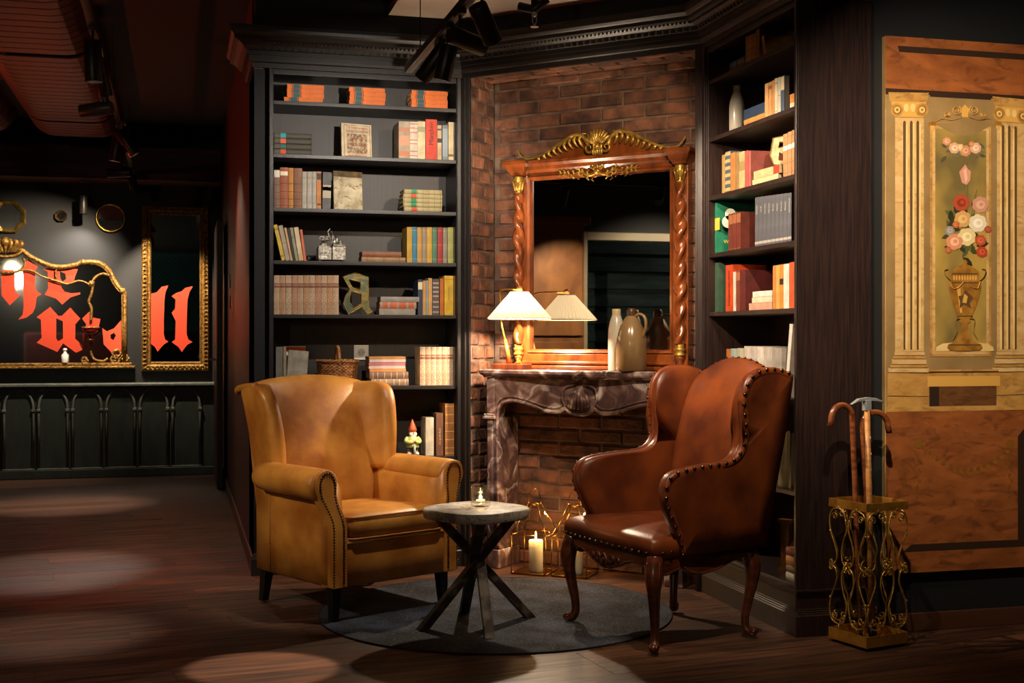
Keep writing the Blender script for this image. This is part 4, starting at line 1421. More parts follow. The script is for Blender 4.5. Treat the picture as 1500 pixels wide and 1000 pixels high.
for i, (fx, fy) in enumerate(feet):
    L = math.hypot(fx, fy)
    tx, ty = -fx / L * 0.165, -fy / L * 0.165
    sd = 0.020 * (1 if i % 2 else -1)
    ox, oy = -fy / L * 0.014, fx / L * 0.014
    d = Vector((tx - fx, ty - fy, t0 - 0.042)).normalized()
    side = Vector((-fy, fx, 0)).normalized()
    upv = side.cross(d)
    hw, hh = 0.021, 0.017
    lo_ = Vector((fx + ox, fy + oy, 0.0))
    hi_ = Vector((tx + ox, ty + oy, t0 - 0.042))
    ring = lambda c, flat_z: [Vector(c) + side * a * hw + (Vector((d.x, d.y, 0)).normalized()) * c2 * hh / max(0.4, abs(d.z)) for a, c2 in ((-1, -1), (1, -1), (1, 1), (-1, 1))]
    MB().loft([ring(lo_, 0), ring(hi_, t0)]).build('leg', m_tleg if i != 2 else pmat('pale_flaking_leg', '#8a8072', '#3a2d22', rough=0.5, scale=14, detail=8, lo=0.4, hi=0.6, bump=0.2, bscale=40), tb, bevel=0.003)
MB().cyl((0, 0), 0.03, t0 * 0.40, t0 * 0.50, 8).build('hub', m_tleg, tb, bevel=0.003)

# glass tumbler with a tea light
m_clear = pmat('clear_glass', '#ffffff', rough=0.02, trans=1.0, ior=1.45)
d = ray(704, 741)
t = (TZ - CAM_H) / d.z
tp = Vector((0, 0, CAM_H)) + d * t
gt = thing('glass_tumbler', 'ribbed clear glass tumbler with a tea light on the small table', 'tumbler', (tp.x, tp.y, TZ))
n = 40
rings = []
for r_, z, k in ((0.034, 0.0, 0), (0.0395, 0.003, 1), (0.0405, 0.03, 1), (0.041, 0.055, 1), (0.041, 0.062, 0), (0.0412, 0.090, 0), (0.0385, 0.090, 0), (0.0378, 0.05, 0), (0.036, 0.016, 0), (0.01, 0.013, 0)):
    rings.append([((r_ + (0.0016 if k and j % 2 else 0)) * math.cos(2 * PI * j / n), (r_ + (0.0016 if k and j % 2 else 0)) * math.sin(2 * PI * j / n), z) for j in range(n)])
MB().loft(rings).build('glass', glassmat('tumbler_glass', (0.96, 0.96, 0.95, 1), 0.11, 0.12), gt, smooth=True)
MB().lathe([(0.019, 0.0145), (0.0195, 0.016), (0.0195, 0.028), (0.017, 0.029), (0.002, 0.028)], n=20).build('tea_light', m_wax, gt, smooth=True)
MB().lathe([(0.001, 0.028), (0.004, 0.034), (0.0035, 0.042), (0.0006, 0.050)], n=8).build('flame', m_flame, gt, smooth=True)
bulb('tea_light_glow', (tp.x, tp.y, TZ + 0.06), 0.4, (1.0, 0.62, 0.28), 0.008)

# ---------------------------------------------------------------- umbrella stand and sticks
us = thing('umbrella_stand', 'square brass umbrella stand with scrolled wire sides beside the bookcase end', 'umbrella stand', (2.69, 4.585, 0), R(13))
S = 0.110
MB().box(-S, S, -S, S, 0.012, 0.016).box(-S, S, -S, -S + 0.004, 0.012, 0.058).box(-S, S, S - 0.004, S, 0.012, 0.058).box(-S, -S + 0.004, -S, S, 0.012, 0.058).box(S - 0.004, S, -S, S, 0.012, 0.058).build('drip_tray', m_brass, us, bevel=0.0015)
for x in (-S + 0.02, S - 0.02):
    for y in (-S + 0.02, S - 0.02):
        MB().cyl((x, y), 0.009, 0.0, 0.012, 10).build('foot', m_blackmetal, us)
z0, z1 = 0.548, 0.582
MB().box(-S, S, -S, -S + 0.004, z0, z1).box(-S, S, S - 0.004, S, z0, z1).box(-S, -S + 0.004, -S, S, z0, z1).box(S - 0.004, S, -S, S, z0, z1).build('top_band', m_brass, us, bevel=0.0015)


def scroll(cx, cz, r, turns, start, sgn, n=22, shrink=0.75):
    return [(cx + r * (1 - shrink * k / n) * math.cos(start + sgn * 2 * PI * turns * k / n), cz + r * (1 - shrink * k / n) * math.sin(start + sgn * 2 * PI * turns * k / n)) for k in range(n + 1)]


m_wire = pmat('brass_wire', '#c79a48', '#8a6426', rough=0.3, metal=0.65, scale=40)
for k in range(4):
    M = Matrix.Rotation(PI / 2 * k, 4, 'Z') @ Matrix.Translation((0, -S + 0.002, 0))
    sd = MB()
    for s_ in (-1, 1):
        base_x = s_ * 0.058

        def P(seq):
            return [M @ Vector((s_ * x, 0, z)) for x, z in seq]
        # upper and lower lyre wires meeting at mid height
        up = [(0.012, 0.505), (0.022, 0.530), (0.050, 0.546), (0.088, 0.535), (0.104, 0.50), (0.098, 0.45), (0.075, 0.40), (0.062, 0.36), (0.070, 0.325), (0.092, 0.312)]
        up2 = [(0.012, 0.505), (0.006, 0.46), (0.022, 0.42), (0.034, 0.375), (0.030, 0.335), (0.012, 0.315)]
        lo = [(a, 0.625 - z) for a, z in up]
        lo2 = [(a, 0.625 - z) for a, z in up2]
        for q in (up, up2, lo, lo2):
            sd.tube([Vector(p) for p in spl(P(q), 5)], 0.0035, 6)
        for cx, cz, r_, st, sg in ((0.094, 0.322, 0.013, -PI / 2, 1), (0.094, 0.303, 0.013, PI / 2, -1), (0.014, 0.325, 0.012, -PI / 2, -1), (0.014, 0.30, 0.012, PI / 2, 1), (0.034, 0.528, 0.016, PI / 2, 1), (0.074, 0.512, 0.016, 0, 1), (0.034, 0.097, 0.016, -PI / 2, -1), (0.074, 0.113, 0.016, 0, -1)):
            sd.tube(P(scroll(cx, cz, r_, 1.25, st, sg)), 0.0028, 5)
        for zz in (0.45, 0.18):
            sd.sph(M @ Vector((s_ * 0.100, 0, zz)), 0.006, 6, 4)
        sd.tube([M @ Vector((s_ * 0.05, 0, 0.545)), M @ Vector((s_ * 0.05, 0, 0.555))], 0.004, 6).tube([M @ Vector((s_ * 0.05, 0, 0.08)), M @ Vector((s_ * 0.05, 0, 0.055))], 0.004, 6)
    sd.build('scroll_side', m_wire, us, smooth=True)
UM = us.matrix_basis.copy()
UM = Matrix.Translation((2.69, 4.585, 0)) @ Matrix.Rotation(R(13), 4, 'Z')
m_cane = pmat('chestnut_cane', '#8a4f2c', '#5c2e18', rough=0.32, coat=0.3, scale=5, stretch=(4, 4, 14))
m_ash = pmat('pale_ash', '#b07a42', '#8f5c2c', rough=0.4, scale=5, stretch=(4, 4, 14))
# crook canes
for (fx, fy, tx, ty, dirx, diry, H_, lab) in ((-0.03, 0.01, -0.05, 0.035, -1.0, 0.0, 0.875, 'chestnut walking cane with crook handle, upright in the brass stand'),
                                              (0.055, 0.02, -0.02, 0.01, 0.96, -0.28, 0.845, 'reddish walking cane with crook handle, leaning across the brass stand')):
    c_ = thing('walking_cane', lab, 'walking stick', M=UM @ Matrix.Translation((0, 0, 0.0165)), group='sticks in the umbrella stand')
    pts = [Vector((fx, fy, 0.004)), Vector((fx + (tx - fx) * 0.5, fy + (ty - fy) * 0.5, H_ * 0.5)), Vector((tx, ty, H_))]
    r_ = 0.056
    crook = [Vector((tx + dirx * (r_ - r_ * math.cos(q)), ty + diry * (r_ - r_ * math.cos(q)), H_ + 0.015 + r_ * math.sin(q))) for q in [PI * k / 12 for k in range(13)]]
    crook.append(crook[-1] + Vector((0.006 * dirx, 0, -0.028)))
    pth = [pts[0], pts[1], pts[2]] + crook
    MB().tube(pth, [0.0085, 0.0105, 0.0115] + [0.0125] * len(crook), 10).build('shaft', m_cane, c_, smooth=True)
    MB().cyl((fx, fy), 0.0095, 0.0, 0.028, 10).build('ferrule', m_blackmetal, c_, bevel=0.002)
ia = thing('hiking_stick', 'pale wooden hiking stick with steel pick head and badges', 'walking stick', M=UM @ Matrix.Translation((-0.035, -0.055, 0.0165)), group='sticks in the umbrella stand')
MB().tube([(0, 0, 0.06), (0.003, 0.012, 0.5), (0.006, 0.03, 0.945)], [0.0115, 0.0125, 0.0115], 12).build('shaft', m_ash, ia, smooth=True)
MB().lathe([(0.003, 0.0), (0.006, 0.02), (0.012, 0.03), (0.0125, 0.075)], n=10).build('spike', m_blackmetal, ia, smooth=True)
m_steel = pmat('dull_steel', '#aab0b2', rough=0.4, metal=0.5)
hd = MB()
hp = [(-0.085, 0.952), (-0.05, 0.962), (-0.014, 0.964), (0.014, 0.964), (0.045, 0.962), (0.085, 0.956), (0.085, 0.960), (0.045, 0.975), (0.0, 0.979), (-0.045, 0.974)]
hd.prism([(x + 0.006, z) for x, z in hp], 0.022, 0.040)
hd.box(-0.008, 0.02, 0.018, 0.044, 0.925, 0.968)
hd.build('pick_head', m_steel, ia, bevel=0.002)
for k in range(7):
    z = 0.42 + 0.065 * k
    bd = MB().prism([(0.0075 * math.cos(2 * PI * j / 12), 0.0125 * math.sin(2 * PI * j / 12)) for j in range(12)], -0.0015, 0.0015)
    o = bd.build('badge', pmat('badge_%d' % (k % 3), ('#7d8a8c', '#3f5f78', '#a08a50')[k % 3], rough=0.3, metal=0.7), ia)
    o.matrix_basis = Matrix.Translation((0.012, -0.0085 + 0.03 * z, z)) @ Matrix.Rotation(R(35), 4, 'Z')
# ================================================================ BOOKS AND SHELF OBJECTS
NTH = ('first', 'second', 'third', 'fourth', 'fifth', 'sixth', 'seventh', 'eighth', 'ninth', 'tenth', 'eleventh')
ORD = ['top', 'second', 'third', 'fourth', 'fifth', 'sixth', 'seventh', 'bottom']
m_pages = pmat('page_edges', '#d9cba8', '#c2b08a', rough=0.9, scale=4, stretch=(120, 1, 1))
m_goldfoil = pmat('gold_foil', '#c9a050', rough=0.4, metal=0.7)


def cloth(h):
    a = [max(0, min(255, int(int(h[i:i + 2], 16) * 0.82))) for i in (1, 3, 5)]
    return pmat('book_cloth_' + h[1:], h, '#%02x%02x%02x' % tuple(a), rough=0.62, scale=18, detail=6, bump=0.08, bscale=180)


def flatmat(h):
    return pmat('ink_' + h[1:], h, rough=0.6)


def book(M, t, h, d, col, label, group=None, bands=(), diamonds=None, title=None, pages=True, curve=0.0, name='book', txt_rot=True, side=None):
    """upright book: spine on the -y side, x thickness, z height; M places its lower spine corner"""
    cov = 0.0028
    n = 5
    sp = [(t * k / (n - 1), -curve * math.sin(PI * k / (n - 1))) for k in range(n)]
    o_ = [(x, y) for x, y in sp] + [(t, d), (t - cov, d), (t - cov, 0.004)] + [(cov, 0.004), (cov, d), (0, d)]
    b = MB()
    m = len(o_)
    vs = [(x, y, 0) for x, y in o_] + [(x, y, h) for x, y in o_]
    fs = [(j, (j + 1) % m, (j + 1) % m + m, j + m) for j in range(m)]
    L = n                       # index of (t,d)
    capf = [tuple(range(n)) + (L + 2, L + 3), (n - 1, L, L + 1, L + 2), (0, L + 3, L + 4, L + 5)]
    fs += [tuple(reversed(c)) for c in capf] + [tuple(i + m for i in c) for c in capf]
    root = b.add(vs, fs).build(name, cloth(col), fix=True)
    root.matrix_world = M
    tag(root, label, 'book', group)
    if pages:
        MB().box(cov, t - cov, 0.0042, d - 0.004, 0.0032, h - 0.0035).build('pages', m_pages, root, fix=False)
    for (f0, f1, hx) in bands:
        bb = MB()
        e = 0.0007
        ins = 0.0006
        rr = []
        for z in (f0 * h, f1 * h):
            rr.append([(ins + (t - 2 * ins) * k / (n - 1), -curve * math.sin(PI * k / (n - 1)) - e, z) for k in range(n)] + [(t - ins, 0.0006, z), (ins, 0.0006, z)])
        bb.loft(rr).build('spine_band', m_goldfoil if hx == 'gold' else flatmat(hx), root, fix=False)
    if diamonds:
        z0, z1, cnt, hx = diamonds
        bb = MB()
        hh = (z1 - z0) * h / cnt
        for k in range(cnt):
            cz = z0 * h + hh * (k + 0.5)
            for s0, s1 in ((0.42, 0.33),):
                A = [(t / 2, cz - s0 * hh), (t / 2 + s0 * t * 0.9, cz), (t / 2, cz + s0 * hh), (t / 2 - s0 * t * 0.9, cz)]
                B_ = [(t / 2, cz - s1 * hh), (t / 2 + s1 * t * 0.9, cz), (t / 2, cz + s1 * hh), (t / 2 - s1 * t * 0.9, cz)]
                y = -curve - 0.0005
                bb.add([(x, y, z) for x, z in A] + [(x, y, z) for x, z in B_], [(j, (j + 1) % 4, (j + 1) % 4 + 4, j + 4) for j in range(4)])
        stuff(bb.build('spine_pattern', flatmat(hx), root))
    if title:
        s, size, hx, zc = title
        y = -curve - 0.0011
        Mt = Matrix.Translation((t / 2, y, zc * h)) @ STAND
        if txt_rot:
            Mt = Mt @ Matrix.Rotation(R(90 if txt_rot == 1 else -90), 4, 'Z')
        text('title', s, size, flatmat(hx), root, Mt, ext=0.0002)
    return root


class Row:
    def __init__(s, fr, case, idx, depth=0.03):
        s.fr, s.case, s.z, s.depth = fr, case, SHZ[idx], depth
        s.sh = ORD[idx]
        s.where = '%s shelf, %s bookcase' % (ORD[idx], case)
        s.dmax = 0.30 - 0.014 - depth

    def u(s, px, py=None, depth=None):
        return onf(s.fr, px, py if py is not None else 496 + (CAM_H - s.z) * 280, s.depth if depth is None else depth)[0]

    def zt(s, px, py, depth=None):
        return onf(s.fr, px, py, s.depth if depth is None else depth)[1]

    def up(s, p0, p1, ytop, col, desc, d=0.15, lean=0.0, gap=0.0008, depth=None, exact=False, **k):
        dep = s.depth if depth is None else depth
        lo_, hi_ = (LS0, LS1) if s.case == 'straight' else (RS0, RS1)
        u0, u1 = max(s.u(p0, None, dep), lo_ + 0.001), min(s.u(p1, None, dep), hi_ - 0.0008)
        h = s.zt((p0 + p1) / 2, ytop, dep) - s.z
        M = s.fr @ Matrix.Translation((u0 + gap / 2, dep, s.z + 0.0006 + max(0.0, math.sin(R(lean))) * (u1 - u0))) @ Matrix.Rotation(R(lean), 4, 'Y')
        lab = desc if exact else '%s, %s' % (desc, s.where)
        return book(M, max(0.004, u1 - u0 - gap), h / max(0.9, math.cos(R(lean))), min(d, s.dmax), col, lab, **k)

    def flat(s, p0, p1, zoff, t, col, desc, d=0.14, depth=None, turn=0.0, **k):
        """lying book, spine to the front; zoff above the shelf"""
        dep = s.depth if depth is None else depth
        u0, u1 = s.u(p0, None, dep), s.u(p1, None, dep)
        M = s.fr @ Matrix.Translation((u0, dep, s.z + zoff + t + 0.0004)) @ Matrix.Rotation(R(turn), 4, 'Z') @ Matrix.Rotation(R(90), 4, 'Y')
        return book(M, t - 0.0006, u1 - u0, d, col, desc.rstrip(',') + ', ' + s.where, txt_rot=False, **k)


ST, AN = 'straight', 'angled'
# ---------------------------------------------------------------- straight bookcase
r = Row(FR_L, ST, 0)
LB = [(0.13, 0.145, '#1c120c'), (0.165, 0.345, '#1d4a4c'), (0.365, 0.38, '#1c120c'), (0.80, 0.806, '#a04a18')]
for (a, b_, nm) in ((421, 475, 'above the black speckled stack'), (512, 564.5, 'above the face-out picture book'), (602.5, 655.5, 'above the thick red book')):
    for k in range(4):
        j = rnd.uniform(-0.8, 0.8)
        if a == 421 and k == 0:
            r.flat(416, 473, 0, 0.0235, '#d06a22', 'orange teal-labelled book, lowest and jutting out of its stack', bands=LB, turn=-6, depth=0.026, group='orange books with teal labels')
            continue
        bk_ = r.flat(a + j, b_ + j, 0.0235 * k, 0.0235, '#d86a20', 'x', bands=LB, group='orange books with teal labels')
        bk_['label'] = 'orange teal-labelled book, %s of the stack %s' % (('lowest', 'second', 'third', 'topmost')[k], nm)
r = Row(FR_L, ST, 1)
for k in range(4):
    hx = ('#c04a28', '#1f5d54', '#c8553a', '#2a8a90')[k]
    nm = ('lowest, with orange label,', 'second, with dark green label,', 'third, with pink label,', 'topmost, with turquoise label,')[k]
    r.flat(401.2, 456.5, 0.0285 * k, 0.0275, '#26241f', 'black speckled book %s' % nm, curve=0.003, bands=[(0.02, 0.16, '#4a4534'), (0.17, 0.32, hx), (0.34, 0.97, '#3a372c')])
# front-facing picture book
u0, u1 = r.u(503.5), r.u(549)
hb = r.zt(526, 177.5) - r.z
M = FR_L @ Matrix.Translation((u0, 0.10, r.z + 0.0076)) @ Matrix.Rotation(R(-9), 4, 'X') @ Matrix.Rotation(R(7), 4, 'Z')
pb = thing('picture_book', 'cream picture book with red border standing face out on the second shelf', 'book', M=M)
bw = u1 - u0
MB().box(0, bw, 0, 0.003, 0, hb).box(0, bw, 0.019, 0.022, 0, hb).box(-0.002, 0.003, 0, 0.022, 0, hb).build('cover', cloth('#d9c9a4'), pb, bevel=0.001)
MB().box(0.003, bw - 0.004, 0.003, 0.019, 0.004, hb - 0.004).build('pages', m_pages, pb)
rb = MB()
for a, c, e, f in ((0.012, bw - 0.008, 0.008, 0.0105), (0.012, bw - 0.008, hb - 0.0105, hb - 0.008), (0.012, 0.0145, 0.008, hb - 0.008), (bw - 0.0105, bw - 0.008, 0.008, hb - 0.008)):
    rb.box(a, c, -0.0006, 0.0002, e, f)
rb.build('printed_border', flatmat('#a8402c'), pb)
m_print = pmat('printed_crowd_scene', '#8f5c40', '#b8a684', rough=0.7, scale=60, detail=5, lo=0.42, hi=0.58, veins=('#4a4a44', 30.0, 1.0, 0.03, (1, 1, 1)))
MB().box(0.03, bw - 0.025, -0.0008, 0.0002, 0.026, hb * 0.70).build('printed_picture', m_print, pb)
text('title', 'Till Eulenspiegels', 0.0215, flatmat('#a03424'), pb, Matrix.Translation((bw / 2 + 0.002, -0.0009, hb * 0.885)) @ STAND, squeeze=0.8)
text('title', 'lustige Schwänke', 0.021, flatmat('#a03424'), pb, Matrix.Translation((bw / 2 + 0.002, -0.0009, hb * 0.785)) @ STAND, squeeze=0.85)
text('title', 'Von A. Mundtgeburg', 0.014, flatmat('#a03424'), pb, Matrix.Translation((bw / 2 + 0.002, -0.0009, hb * 0.075)) @ STAND, squeeze=0.9)
r.up(584, 600, 178, '#a89880', 'grey beige book with orange lettering', d=0.17, bands=[(0.08, 0.2, '#b86a48'), (0.35, 0.62, '#b98468'), (0.72, 0.84, '#a87058')], curve=0.002)
r.up(600.2, 611.8, 178.5, '#c9bda8', 'cream book with red stripes', bands=[(q, q + 0.02, '#a8443c') for q in (0.08, 0.2, 0.4, 0.5, 0.7, 0.82, 0.93)], curve=0.002)
r.up(612, 623, 178, '#c8b992', 'plain cream book with small label', bands=[(0.72, 0.86, '#8a8468')])
r.up(623.6, 640, 175, '#c23a20', 'thick red book lettered in black down its spine', title=('Märchen', 0.036, '#1a0d0a', 0.65), curve=0.001)
r.up(640.5, 647, 183.5, '#b59a78', 'slim tan book with black mark', bands=[(0.5, 0.62, '#2a2018'), (0.85, 0.9, '#5a4030')])
r.up(648, 656, 183.5, '#6d7880', 'slim slate grey book', bands=[(0.1, 0.9, '#7f8a90')])
r.up(656.8, 664.5, 179, '#c4b088', 'slim pale cream book at the end', bands=[(0.1, 0.16, '#5a5038')])
r.up(665, 669.3, 179.5, '#4a463e', 'narrow charcoal book against the side')

r = Row(FR_L, ST, 2)
GB = [(0.06, 0.075, '#4a2c18'), (0.22, 0.235, '#4a2c18'), (0.4, 0.415, '#4a2c18'), (0.6, 0.615, '#4a2c18'), (0.8, 0.9, '#d8cdb4')]
r.up(401.2, 410, 248.5, '#7a5a48', 'worn brown book with white label', bands=GB[:4] + [(0.8, 0.98, '#c8c0b0')], curve=0.003)
r.up(410.2, 422, 245.2, '#9a5230', 'thick red brown leather book with white label', bands=GB, curve=0.003)
r.up(422.3, 430, 246, '#b87a34', 'honey brown leather book with dark bands', bands=GB[:4], curve=0.003)
r.up(430.5, 442.5, 246.5, '#86583c', 'thick mid brown leather book', bands=GB[:4], curve=0.003)
for k, (a, b_) in enumerate(((442.7, 449.6), (450, 457), (457.2, 463.6))):
    r.up(a, b_, 251.3, '#aaa294', 'pale grey cloth book, %s from the thick mid brown book' % NTH[k], bands=[(0.15, 0.155, '#6e665a'), (0.45, 0.455, '#6e665a'), (0.8, 0.86, '#8f877a')], curve=0.0015, group='pale grey set of three')
r.up(464, 470.5, 251.2, '#c07838', 'slim orange brown book with dark label', bands=[(0.1, 0.14, '#3a2a20'), (0.78, 0.95, '#33241c')])
r.up(472, 484.5, 252.3, '#5c5a58', 'dark grey book with pale band leaning slightly', lean=1.2, bands=[(0.3, 0.65, '#a89c84'), (0.5, 0.6, '#b87838')])
M = FR_L @ Matrix.Translation((r.u(491), 0.07, r.z + 0.0076)) @ Matrix.Rotation(R(-8), 4, 'X') @ Matrix.Rotation(R(8), 4, 'Z')
ob = thing('old_folio', 'old stained parchment book standing face out with brown top edge', 'book', M=M)
w_, h_ = r.u(534) - r.u(491), r.zt(512, 249.5) - r.z
MB().box(0, w_, 0, 0.004, 0, h_).box(0, w_, 0.022, 0.026, 0, h_).box(-0.002, 0.004, 0, 0.026, 0, h_).build('cover', pmat('stained_parchment', '#cdbfa0', '#9a8c6c', rough=0.75, scale=14, detail=8, veins=('#7a5a44', 12.0, 1.0, 0.02, (1, 1, 1))), ob, bevel=0.001)
MB().box(0.004, w_ - 0.004, 0.004, 0.022, 0.003, h_ - 0.004).build('pages', m_pages, ob)
MB().box(-0.0025, w_ + 0.0008, -0.0008, 0.004, h_ * 0.85, h_ + 0.0005).build('torn_edge', pmat('brown_worn_edge', '#6b5636', '#43341f', rough=0.8, scale=30), ob)
for k in range(5):
    hx = ('#b23c24', '#1f7a50', '#1f7a50', '#b8452a', '#24805a')[k]
    j = (1, 0, 0, 0, 1)[k]
    nm = ('lowest, red label', 'second, green label', 'middle, green label', 'fourth, red label', 'topmost, green label')[k]
    r.flat(590.5 + j * 1.2, 647.5 - j * 0.5, 0.0238 * k, 0.0232, '#a89a70', 'gilt patterned book, %s,' % nm, curve=0.004, bands=[(0.015, 0.03, '#6e5f38'), (0.20, 0.34, hx), (0.36, 0.37, '#6e5f38'), (0.5, 0.51, '#6e5f38'), (0.65, 0.66, '#6e5f38'), (0.8, 0.81, '#6e5f38'), (0.95, 0.97, '#6e5f38')])

r = Row(FR_L, ST, 3)
px = 412.5
for (w, lean, col, yt, ds, bd) in ((5.6, -13, '#c9a838', 330, 'leaning yellow booklet', [(0.1, 0.14, '#8a6a20'), (0.85, 0.9, '#8a6a20')]), (6.5, -12, '#a39582', 331, 'leaning greyish booklet with ribbed spine', [(0.48, 0.5, '#6a5f50')]),
                                   (3.4, -11, '#c09466', 334, 'leaning thin tan booklet', []), (3.2, -10.5, '#2b2220', 335, 'leaning thin black booklet', []), (4.6, -10, '#8a8a6c', 334, 'leaning sage green booklet', [(0.7, 0.72, '#4a4a38')]),
                                   (6.8, -9, '#cdb894', 333.5, 'leaning cream booklet', [(0.0, 0.2, '#b99462')]), (3.6, -7.5, '#c86440', 336.5, 'leaning slim salmon booklet', [])):
    r.up(px, px + w, yt, col, ds, d=0.16, lean=lean, bands=bd)
    px += w / math.cos(R(lean)) + 0.35
# two old books lying
r.flat(530.5, 588, 0.0255, 0.031, '#7a4a2c', 'thick old brown leather book, upper of two lying', curve=0.004, bands=[(0.1, 0.11, '#4a2a16'), (0.3, 0.31, '#4a2a16'), (0.7, 0.71, '#4a2a16')])
r.flat(529.5, 594, 0.0, 0.0255, '#8a6a48', 'long tan leather book, lower of two lying', curve=0.003, bands=[(0.12, 0.13, '#4a2a16'), (0.5, 0.51, '#4a2a16'), (0.86, 0.87, '#4a2a16')])
for a, b_, yt, col, ds in ((596, 604, 332.5, '#a8842c', 'mustard book first of the coloured row'), (604.2, 611, 332.5, '#1f6d8a', 'petrol blue book'), (611.2, 618, 333, '#ab8038', 'ochre book beside the blue one'), (618.3, 625, 333, '#847664', 'grey brown book between two ochre ones'),
                            (625.2, 633, 333, '#b08a2e', 'golden yellow book beside the green one'), (633.3, 640.2, 333, '#3c6e54', 'bottle green book'), (640.8, 648.6, 333, '#8f1f24', 'crimson book'), (649, 655, 333.5, '#7c7468', 'stone grey book beside the crimson one'),
                            (655.8, 664, 333, '#8f8f4c', 'olive lime book'), (664.4, 669, 333.3, '#33321f', 'very dark olive book')):
    r.up(a, b_, yt, col, ds, curve=0.002, bands=[(0.1, 0.106, 'gold'), (0.5, 0.506, 'gold'), (0.9, 0.906, 'gold')])

# silver filigree cottage box
sm_ = pmat('tarnished_silver', '#b8b2a6', '#6f6a62', rough=0.34, metal=0.9, scale=60, bump=0.5, bscale=160)
u0, u1 = r.u(466.5), r.u(507)
sv = thing('silver_inkstand', 'tarnished silver inkstand shaped like a little castle', 'inkstand', M=FR_L @ Matrix.Translation((u0, 0.05, r.z + 0.0008)))
ww = u1 - u0
MB().box(0.0, ww * 0.50, 0, 0.09, 0.008, 0.075).box(0.004, ww * 0.5 - 0.004, 0.004, 0.086, 0.075, 0.085).build('tower_box', sm_, sv, bevel=0.003)
MB().box(ww * 0.52, ww, 0, 0.09, 0.008, 0.082).box(ww * 0.52 + 0.003, ww - 0.003, 0.003, 0.087, 0.082, 0.094).build('chest_box', sm_, sv, bevel=0.003)
for k in range(4):
    MB().sph(((0.01, ww - 0.01)[k % 2], (0.012, 0.078)[k // 2], 0.0064), 0.006, 8, 5).build('ball_foot', sm_, sv, smooth=True)
fg = MB()
fg.loft([[(0.008, 0.01, 0.085), (ww * 0.5 - 0.008, 0.01, 0.085), (ww * 0.5 - 0.008, 0.08, 0.085), (0.008, 0.08, 0.085)], [(0.03, 0.035, 0.115), (ww * 0.5 - 0.03, 0.035, 0.115), (ww * 0.5 - 0.03, 0.055, 0.115), (0.03, 0.055, 0.115)]])
for k in range(3):
    cx = 0.022 + 0.016 * k
    fg.tube([(cx + 0.012 * math.cos(2 * PI * j / 14), 0.02, 0.125 + 0.010 * math.sin(2 * PI * j / 14)) for j in range(14)], 0.0028, 6, closed=True)
fg.tube(spl([(0.05, 0.03, 0.11), (0.062, 0.03, 0.135), (0.056, 0.03, 0.16), (0.068, 0.03, 0.178)], 5), 0.003, 6).tube(spl([(0.075, 0.03, 0.09), (0.082, 0.03, 0.14), (0.072, 0.03, 0.165)], 5), 0.003, 6)
fg.build('filigree_top', sm_, sv, smooth=True)
ch_ = MB()
for cx, zz in ((ww * 0.62, 0.13), (ww * 0.72, 0.145), (ww * 0.86, 0.118)):
    ch_.lathe([(0.012, 0.094), (0.012, zz - 0.02), (0.008, zz - 0.016), (0.009, zz - 0.004), (0.003, zz)], (cx, 0.045), 10)
ch_.build('turret', sm_, sv, smooth=True)

r = Row(FR_L, ST, 4)
for k in range(11):
    a = 401.2 + 8.66 * k
    r.up(a, a + 8.4, 403.4, ('#b79a7c', '#b28c68', '#ba9f84', '#b08468')[k % 4], 'beige diamond-tooled volume, %s from the metal letter a' % NTH[10 - k], exact=True, curve=0.0025,
         bands=[(0.03, 0.035, '#7a5038'), (0.68, 0.74, '#6b3f2c'), (0.76, 0.80, '#7a4a34'), (0.95, 0.955, '#7a5038')], diamonds=(0.04, 0.66, 4, '#7a5238'), group='beige tooled volumes, row of eleven')


# ---- broken letter a in verdigris metal
def letter_outline(pts, fr, px0, py0, depth, zb):
    return [(onf(fr, x, y, depth)[0] - px0, onf(fr, x, y, depth)[1] - zb) for x, y in pts]


zs = 1 / 4.6875
A_out = [(575, 112), (655, 86), (748, 116), (748, 310), (775, 352), (742, 374), (700, 318), (612, 374), (578, 300), (590, 248), (622, 200)]
A_in1 = [(612, 130), (694, 150), (694, 208), (636, 186)]
A_in2 = [(634, 214), (700, 232), (700, 296), (648, 328), (618, 290), (620, 250)]
cv = lambda L_: [(380 + x * zs, 380 + y * zs) for x, y in L_]
ux = r.u(502)
dp = 0.07


def holed(out, holes, depth0, depth1, name, mat, parent, bevel=0.0):
    """flat letter with counters cut out"""
    bm = bmesh.new()
    edges = []
    for loop in [out] + holes:
        vs_ = [bm.verts.new((x, depth0, z)) for x, z in loop]
        edges += [bm.edges.new((vs_[i], vs_[(i + 1) % len(vs_)])) for i in range(len(vs_))]
    g = bmesh.ops.triangle_fill(bm, use_beauty=True, use_dissolve=False, edges=edges)
    faces = [f for f in g['geom'] if isinstance(f, bmesh.types.BMFace)]
    ex = bmesh.ops.extrude_face_region(bm, geom=faces)
    bmesh.ops.translate(bm, verts=[v for v in ex['geom'] if isinstance(v, bmesh.types.BMVert)], vec=(0, depth1 - depth0, 0))
    bmesh.ops.recalc_face_normals(bm, faces=bm.faces)
    me = bpy.data.meshes.new(name)
    bm.to_mesh(me)
    bm.free()
    return obj(name, me, mat, parent, bevel)


